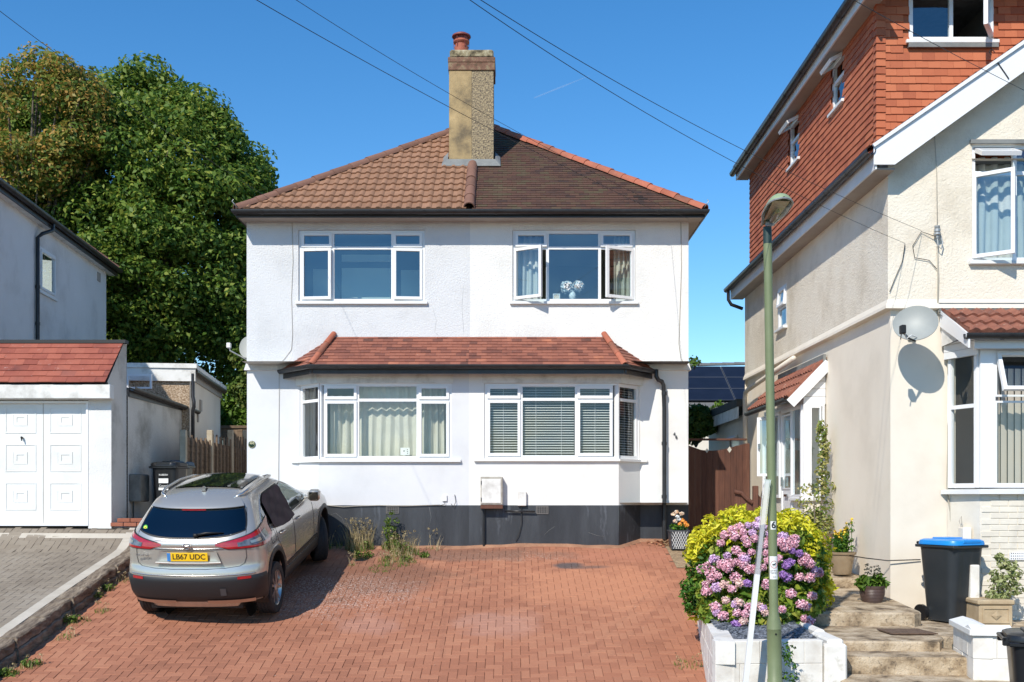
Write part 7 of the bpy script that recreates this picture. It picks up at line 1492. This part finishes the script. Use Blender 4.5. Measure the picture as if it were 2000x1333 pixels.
def body():
    zs_ = [.22, .27, .32, .38, .45, .52, .60, .66, .70, .72, .76, .80, .85, .90, .94, .97, 1.0, 1.02, 1.04, 1.06, 1.10, 1.16, 1.22, 1.28, 1.34, 1.40, 1.44, 1.47, 1.49, 1.51, 1.53, 1.55, 1.565, 1.58, 1.588, 1.59]
    th = list(np.linspace(-math.pi / 2, math.pi / 2, 33)); rows = []
    for z in zs_:
        w = lerp_tab(WT, z); yr = lerp_tab(YR, z); yf = lerp_tab(YF, z); cr = CR(z); n = NN(z); cf = min(.75 if z < 1.05 else .5, (yf - yr - cr) * .8)
        row = []; rr = [(w * math.copysign(abs(math.sin(t)) ** (2 / n), math.sin(t)), yr + cr - cr * abs(math.cos(t)) ** (2 / n)) for t in th]
        row += rr; sy = np.linspace(yr + cr, yf - cf, 74)[1:-1]; row += [(w, y) for y in sy]
        row += [(w * math.copysign(abs(math.cos(t)) ** (2 / 2.6), math.cos(t)), yf - cf + cf * abs(math.sin(t)) ** (2 / 2.6)) for t in np.linspace(0, math.pi, 31)]
        row += [(-w, y) for y in sy[::-1]]; row.append(row[0]); pts = []
        for x, y in row:
            zz = z
            if z < .80 and abs(x) > w * .7:
                zb = archz(y)
                if zb > .22: zz = max(z, zb) if z < .60 else z; zz = zb + (z - .22) / (.80 - .22) * (.80 - zb)
            pts.append(Vector((x, y, zmap(y, zz))))
        rows.append(pts)
    b = MB(); b.grid(rows); b.poly(rows[-1][:-1]); return b
def grd(f, us, vs): return [[f(u, v) for u in us] for v in vs]
bo = body().build('body', M['car_paint'], car, smooth=True, local=True, recalc=False)
# underside and wheel wells
b = MB(); b.box(-.60, .60, -.60, 3.2, .24, .40); b.build('underbody', M['ink_black'], car, local=True)
for sg in (-1, 1):
    for a in (RA, FA):
        b = MB(); b.grid([[(sg * x, a + .40 * math.cos(t), .40 + .43 * math.sin(t)) for t in np.linspace(-.35, math.pi + .35, 22)] for x in (.55, .875)]); b.poly([(sg * .55, a + .39 * math.cos(t), .345 + .39 * math.sin(t)) for t in np.linspace(0, 2 * math.pi, 22)]); b.build('wheel_well', M['ink_black'], car, local=True, recalc=False)
        b = MB(); b.grid([[side(a + r_ * math.cos(t), max(.24, .345 + r_ * math.sin(t)), sg, o_) for t in np.linspace(-.20, math.pi + .20, 30)] for r_, o_ in ((.388, -.03), (.388, .010), (.435, .012), (.452, .001))]); b.build('arch_cladding', M['car_black'], car, smooth=True, local=True, recalc=False)
    b = MB(); b.grid(grd(lambda y, z: side(y, z, sg, .010 if .26 < z < .42 else 0.0), np.linspace(.40, 2.25, 12), (.26, .27, .34, .41, .425))); b.build('sill_cladding', M['car_black'], car, smooth=True, local=True, recalc=False)
    b = MB(); b.grid(grd(lambda y, z: side(y, z, sg, .006), np.linspace(.52, 2.20, 12), (.445, .49))); b.build('side_strip', M['car_trim'] if False else M['car_black'], car, smooth=True, local=True, recalc=False)
# wheels
def wheel(x, y, sg, steer):
    w = bpy.data.objects.new('wheel', None); COL.objects.link(w); w.parent = car; w.location = (x, y, WR); w.rotation_euler = (0, 0, steer); ORI[w.name] = Vector((0, 0, 0))
    MB().lathe([(.235, -.10), (.30, -.112), (.335, -.10), (.345, -.08), (.345, -.05), (.340, -.047), (.340, -.04), (.345, -.037), (.345, -.005), (.340, -.002), (.340, .004), (.345, .007), (.345, .037), (.340, .04), (.340, .047), (.345, .05), (.345, .08), (.335, .10), (.30, .112), (.235, .10)], (0, 0, 0), 48, 'x', caps=False).build('tyre', M['tyre'], w, smooth=True, local=True, recalc=False)
    b = MB(); b.lathe([(.24, -.09), (.225, -.085), (.215, 0), (.225, .08), (.24, .095)], (0, 0, 0), 40, 'x', caps=False); f_ = sg * .085
    for k in range(5):
        for dd in (-.14, .14):
            a = k * 2 * math.pi / 5 + dd; a2 = k * 2 * math.pi / 5 + dd * 1.7; i0 = Vector((f_ * .9, .045 * math.cos(a - dd * .3), .045 * math.sin(a - dd * .3))); o0 = Vector((f_, .226 * math.cos(a2), .226 * math.sin(a2))); d = (o0 - i0).normalized(); t = Vector((1, 0, 0)).cross(d)
            vs = [i0 - t * .013, i0 + t * .013, o0 + t * .017, o0 - t * .017]; b.add([v + Vector((sg * .004, 0, 0)) for v in vs] + [v - Vector((sg * .03, 0, 0)) for v in vs], [(0, 1, 2, 3), (0, 4, 5, 1), (1, 5, 6, 2), (2, 6, 7, 3), (3, 7, 4, 0)])
    b.lathe([(.055, 0), (.055, sg * .015), (.03, sg * .02)], (f_ * .85, 0, 0), 16, 'x'); b.build('rim', M['wheel_alloy'], w, smooth=True, local=True, recalc=False)
    MB().lathe([(.21, -sg * .02), (.21, sg * .0)], (0, 0, 0), 24, 'x').build('brake_disc', M['ink_black'], w, local=True)
for sg in (-1, 1): wheel(sg * .785, RA, sg, 0); wheel(sg * .785, FA, sg, R(24))
# tailgate glass: wide, curved lower edge
def glass_pt(u, v, off):     # u -1..1, v 0..1
    zt_ = 1.43; zb_ = 1.075 + .07 * abs(u) ** 3; z = zb_ + (zt_ - zb_) * v; xm = .90 - .02 * v - .05 * (1 - v) ** 3; return rear_x(u * xm, z, off)
b = MB(); b.grid([[glass_pt(u, v, .006) for u in np.linspace(-1, 1, 29)] for v in np.linspace(0, 1, 12)]); b.build('rear_window', M['car_glass'], car, smooth='all', local=True, recalc=False)
b = MB(); b.grid([[glass_pt(u, v, .003) for u in np.linspace(-1.03, 1.03, 29)] for v in np.linspace(-.06, 1.05, 6)]); b.build('window_surround', M['ink_black'], car, smooth='all', local=True, recalc=False)
# spoiler and brake strip
b = MB(); rows = []
for (z, o_, dz) in ((1.52, .0, .004), (1.50, .015, .006), (1.465, .05, .000), (1.445, .062, -.010), (1.44, .045, -.018), (1.445, .0, -.02)):
    rows.append([rear_x(u * .86, z, o_) + Vector((0, 0, dz)) for u in np.linspace(-1, 1, 25)])
b.grid(rows); b.build('spoiler', M['car_paint'], car, smooth=True, local=True, recalc=False)
b = MB(); b.grid([[rear_x(u * .22, 1.440, .058) + Vector((0, -.001, dz)) for u in np.linspace(-1, 1, 9)] for dz in (-.030, -.014)]); b.build('brake_light', M['light_red'], car, local=True, recalc=False)
# tail lights: wedge wrapping the corner
def lamp(sg):
    def pt(s, v, off):       # s 0 inner .. 1 front tip on the flank
        th = R(25.5 + s * 62) if s < .62 else None
        zb_ = .935 - .015 * s + (.0 if s < .85 else .07 * (s - .85) / .15); zt_ = 1.0 + .185 * s ** .9 if s < .8 else 1.151 + .05 * (s - .8) / .2
        if s < .12: zb_ += (.12 - s) * .35
        z = zb_ + (zt_ - zb_) * v
        if s < .62: q = rear(R(18 + s / .62 * 60), z, off)
        else:
            p0 = rear(R(78), z, off); y = p0.y + (s - .62) / .38 * .42; q = side(y, z, 1, off); 
        q = Vector((q.x * 1, q.y, q.z)); q.x *= sg; return q
    ss = np.linspace(0, 1, 26); l = MB(); l.grid([[pt(s, v, .014) for s in ss] for v in np.linspace(0, 1, 7)]); t = l.build('tail_light', M['light_red'], car, smooth='all', local=True, recalc=False)
    ed = MB(); ed.tube([pt(s, 0, .004) for s in ss] + [pt(s, 1, .004) for s in ss[::-1]], .010, 5, caps=False); ed.build('bezel', M['ink_black'], t, smooth='all', local=True)
    c_ = MB(); c_.grid([[pt(s, .22 + v * (.50 if s > .3 else .42), .019) for s in np.linspace(.22, .86, 20)] for v in np.linspace(0, 1, 4)]); c_.build('smoked_lens', M['light_smoke'], t, smooth='all', local=True, recalc=False)
    d_ = MB(); d_.grid([[pt(s, .36 + v * .2, .022) for s in np.linspace(.40, .62, 8)] for v in (0, 1)]); d_.build('reversing_lamp', M['wheel_alloy'], t, smooth='all', local=True, recalc=False)
lamp(1); lamp(-1)
# crease bar, badge, plate recess
b = MB(); b.grid([[rear_x(u * .52, z, o_) for u in np.linspace(-1, 1, 17)] for z, o_ in ((.945, .002), (.950, .010), (1.005, .014), (1.035, .007), (1.04, .001))]); b.build('tailgate_bar', M['car_paint'], car, smooth='all', local=True, recalc=False)
b = MB(); b.tube([rear_x(u * .50, .944, .010) for u in np.linspace(-1, 1, 17)], .006, 5); b.build('bright_strip', M['car_trim'], car, smooth='all', local=True)
b = MB(); b.add([*[Vector((x_, y_, z_ + .12)) for x_, y_, z_ in ((-.36, -.772, .925), (.36, -.772, .925), (.42, -.786, .775), (-.42, -.786, .775), (-.31, -.760, .915), (.31, -.760, .915), (.35, -.770, .80), (-.35, -.770, .80))]], [(0, 1, 5, 4), (1, 2, 6, 5), (2, 3, 7, 6), (3, 0, 4, 7), (4, 5, 6, 7)])
b.tube([(-.42, -.79, .895), (-.2, -.797, .888), (.2, -.797, .888), (.42, -.79, .895)], .010, 6); b.build('plate_recess', M['car_paint'], car, smooth=True, local=True, recalc=False)
np_ = MB(); np_.cbox(-.26, .26, -.803, -.790, .915, 1.025, .003); pl_ = np_.build('number_plate', M['plate_yellow'], car, local=True)
b = MB(); b.box(-.259, -.215, -.8045, -.8030, .916, 1.024); b.build('blue_band', M['plate_blue'], pl_, local=True)
text('plate_text', 'LB67 UDC', .095, (.02, -.8035, .97), XA, ZA, M['ink_black'], pl_, .0006, .002)
ORI[bo.name] = Vector((0, 0, 0))
b = MB(); bc = Vector((0, -.800, 1.108)); b.tube([bc + Vector((.042 * math.cos(t), 0, .040 * math.sin(t))) for t in np.linspace(0, 2 * math.pi, 33)], .0075, 8, caps=False); b.cbox(-.062, .062, -.812, -.798, 1.098, 1.118, .003); b.build('round_badge', M['metal'], car, smooth=True, local=True)
text('model_lettering', 'QASHQAI', .042, (-.60, -.745, .98), Vector((1, -.16, 0)), ZA, M['metal'], car, .003, .001)
# bumper cladding, reflectors, skid strips
b = MB(); b.grid([[rear(R(t), z, o_) for t in np.linspace(-84, 84, 41)] for z, o_ in ((.31, .0), (.33, .006), (.40, .016), (.56, .018), (.60, .012), (.615, .002))]); b.build('bumper_cladding', M['car_black'], car, smooth=True, local=True, recalc=False)
b = MB(); b.tube([rear(R(t), .635, .006) for t in np.linspace(-60, 60, 31)], .007, 5); b.build('bumper_strip', M['car_trim'], car, smooth='all', local=True)
for sg in (-1, 1):
    b = MB(); b.grid([[rear(R(sg * t), z, .021) for t in np.linspace(36, 52, 7)] for z in (.585, .615)]); b.build('reflector', M['light_red'], car, local=True, recalc=False)
    b = MB(); b.grid([[rear(R(sg * t), z, .024) for t in np.linspace(8 + (6 if z < .3 else 0), 56, 12)] for z in (.285, .30, .335)]); b.build('skid_strip', M['wheel_alloy'], car, smooth='all', local=True, recalc=False)
b = MB(); b.grid([[rear(R(t), z, .0225) for t in np.linspace(19, 24, 4)] for z in (.40, .49)]); b.build('tow_cover', material('tow cover', [(.06, .06, .064)], .5), car, local=True, recalc=False)
# tailgate seam
b = MB(); seam = [rear_x(.93, 1.40, .002)] + [rear_x(x, z, .003) for x, z in ((.90, 1.25), (.865, 1.12), (.82, 1.02), (.80, .93), (.79, .82), (.76, .75), (.70, .72), (.5, .705), (.25, .70), (0, .70), (-.25, .70), (-.5, .705), (-.70, .72), (-.76, .75), (-.79, .82), (-.80, .93), (-.82, 1.02), (-.865, 1.12), (-.90, 1.25), (-.93, 1.40))]
b.tube(seam, .0035, 5); b.build('tailgate_seam', M['ink_black'], car, smooth='all', local=True)
# wiper
b = MB(); w0, w1 = glass_pt(.12, .08, .03), glass_pt(.62, .10, .022); b.tube([w0, w0.lerp(w1, .4) + Vector((0, -.01, .02)), w1], [.018, .014, .006], 8); b.tube([w0 + Vector((-.02, 0, 0)), w0 + Vector((.03, 0, 0))], .024, 8); b.build('wiper', M['ink_black'], car, smooth='all', local=True)
b = MB(); c = glass_pt(-.90, .15, .009); n_ = Vector((-.35, -.85, .4)).normalized(); u_ = n_.cross(ZA).normalized() * -1; v_ = n_.cross(u_)
for r_, mt_, nm in ((.036, (.10, .45, .06), 'green_sticker'), (.022, (.80, .75, .08), 'yellow_sticker'), (.008, (.03, .015, .01), 'brown_sticker')):
    b = MB(); c += n_ * .0015; b.poly([c + u_ * (r_ * math.cos(t)) + v_ * (r_ * math.sin(t)) for t in np.linspace(0, 2 * math.pi, 21)[:-1]]); b.build(nm, material(nm, [mt_], .5), car, local=True, recalc=False)
# roof: panoramic glass, rails, fin
b = MB(); b.grid([[Vector((x, y, zmap(y, 1.592 - .03 * (abs(x) / .46) ** 2.2 - .0) + (-.012 if y > 1.0 else 0) * 0 + .003)) for x in np.linspace(-.46, .46, 11)] for y in np.linspace(.10, 1.05, 12)]); b.build('roof_glass', M['light_smoke'] if False else material('roof glass', [(.01, .012, .014)], .06, coat=1), car, smooth='all', local=True, recalc=False)
for sg in (-1, 1):
    pts = [side(y, 1.50, sg, -.005) + Vector((-sg * .02, 0, h)) for y, h in ((-.20, .005), (-.10, .045), (.1, .062), (.6, .066), (1.05, .055), (1.22, .03), (1.30, .0))]
    b = MB(); b.tube(pts, [.012, .018, .019, .019, .019, .016, .010], 8); b.build('roof_rail', M['car_trim'], car, smooth='all', local=True)
b = MB(); q = Vector((0, -.02, zmap(0, 1.562))); b.add([q + Vector(v) for v in ((-.03, -.04, 0), (.03, -.04, 0), (.025, .09, 0), (-.025, .09, 0), (-.006, -.05, .065), (.006, -.05, .065), (.004, -.02, .06), (-.004, -.02, .06))], [(0, 1, 5, 4), (1, 2, 6, 5), (2, 3, 7, 6), (3, 0, 4, 7), (4, 5, 6, 7)]); b.build('antenna_fin', M['metal'], car, smooth=True, local=True)
# side windows: belt rises to the rear
def wz(y, v):
    zb_ = 1.045 + .035 * sm((.9 - y) / 1.2) ; zt_ = 1.435 if .3 < y < 1.15 else (1.435 - .38 * ((.3 - y) / .62) ** 1.6 if y <= .3 else 1.435 - .375 * ((y - 1.15) / .92) ** 1.35)
    return zb_ + (max(zt_, zb_ + .01) - zb_) * v
for sg in (-1, 1):
    for nm, y0, y1, gm in (('quarter_window', -.28, .12, 'car_glass_clear'), ('rear_door_window', .16, .92, 'car_glass'), ('front_door_window', .98, 1.98, 'car_glass_clear')):
        b = MB(); b.grid([[side(y, wz(y, v), sg, .005) for y in np.linspace(y0, y1, 14)] for v in np.linspace(0.04, .97, 7)]); b.build(nm, M[gm], car, smooth='all', local=True, recalc=False)
    b = MB(); yy_ = np.linspace(-.31, 2.05, 40); b.grid([[side(y, wz(y, v), sg, .002) for y in yy_] for v in np.linspace(-.03, 1.04, 6)]); b.build('window_pillars', M['ink_black'], car, smooth='all', local=True, recalc=False)
    b = MB(); b.tube([side(y, wz(y, -.04), sg, .004) for y in yy_] + [side(y, wz(y, 1.05), sg, .004) for y in yy_[::-1]] + [side(-.31, wz(-.31, -.04), sg, .004)], .008, 6, caps=False); b.build('window_trim', M['car_trim'], car, smooth='all', local=True)
    b = MB(); b.tube([side(.14, z, sg, .002) for z in (1.03, .95, .85)] + [side(.30, .70, sg, .002), side(.44, .55, sg, .002), side(.50, .43, sg, .002)], .0035, 4); b.build('door_seam', M['ink_black'], car, smooth='all', local=True); b = MB(); b.tube([side(.95, z, sg, .002) for z in np.linspace(1.04, .42, 8)], .0035, 4); b.build('door_seam', M['ink_black'], car, smooth='all', local=True); b = MB(); b.tube([side(2.02, z, sg, .002) for z in np.linspace(1.02, .42, 8)], .0035, 4); b.build('door_seam', M['ink_black'], car, smooth='all', local=True)
    for y in (.27, 1.12): b = MB(); b.tube([side(y - .02, .90, sg, .0), side(y, .905, sg, .035), side(y + .13, .905, sg, .035), side(y + .16, .90, sg, .0)], [.012, .014, .014, .012], 8); b.build('door_handle', M['car_paint'], car, smooth='all', local=True)
    mr_ = side(1.83, 1.06, sg, .0); b = MB(); b.tube([mr_, mr_ + Vector((sg * .09, -.01, .01))], .022, 8); b.cbox(*(sorted((mr_.x + sg * .06, mr_.x + sg * .24))), mr_.y - .06, mr_.y + .09, mr_.z - .05, mr_.z + .11, .035); mo = b.build('door_mirror', M['car_paint'], car, smooth=True, local=True)
    b = MB(); x0, x1 = sorted((mr_.x + sg * .09, mr_.x + sg * .225)); b.box(x0, x1, mr_.y - .063, mr_.y - .061, mr_.z - .03, mr_.z + .09); b.build('mirror_glass', material('mirror', [(.3, .25, .2)], .05, metal=1), mo, local=True)
b = MB(); b.grid([[side(y, z, 1, .002 + .002 * 0) for y in np.linspace(-.08, .10, 6)] for z in np.linspace(.84, 1.0, 5)]); b = MB(); b.tube([side(y, z, 1, .002) for y, z in ((-.12, .85), (.06, .85), (.08, .92), (.06, 1.0), (-.10, 1.0), (-.13, .92), (-.12, .85))], .003, 4); b.build('fuel_flap_seam', M['ink_black'], car, smooth='all', local=True)
# seats seen through the glass
for x in (-.38, .38): b = MB(); b.cbox(x - .22, x + .22, 1.0, 1.15, .6, 1.25, .05); b.cbox(x - .12, x + .12, 1.0, 1.09, 1.27, 1.44, .03); b.build('front_seat', M['ink_black'], car, local=True)
# dark cloth over the rear door window
sh = thing('window_sunshade', 'wrinkled dark maroon cloth hung over the rear door window of the silver car', 'sunshade', CAR_LOC, None, CAR_ROT); ORI[sh.name] = Vector((0, 0, 0))
b = MB(); rows = []
for j, v in enumerate(np.linspace(-.14, 1.0, 20)):
    row = []
    for i, u in enumerate(np.linspace(0, 1, 30)):
        y = .10 + .86 * u; y = y + (1 - v) * .05 * (u - .3)
        wr = .006 * math.sin(11 * u + 7 * v) * math.sin(5 * v + 1) + .003 * math.sin(19 * (u - v * .6)) + .010 * (1 - v)
        row.append(side(y, wz(min(max(y, -.05), .95), v) - (.03 * math.sin(u * 3.1) if v < 0 else 0), 1, .022 + wr))
    rows.append(row)
b.grid(rows); b.build('cloth', material('dark maroon cloth', [(.020, .010, .014), (.040, .020, .028)], .75, noise=(3, 3)), sh, smooth='all', local=True, recalc=False)
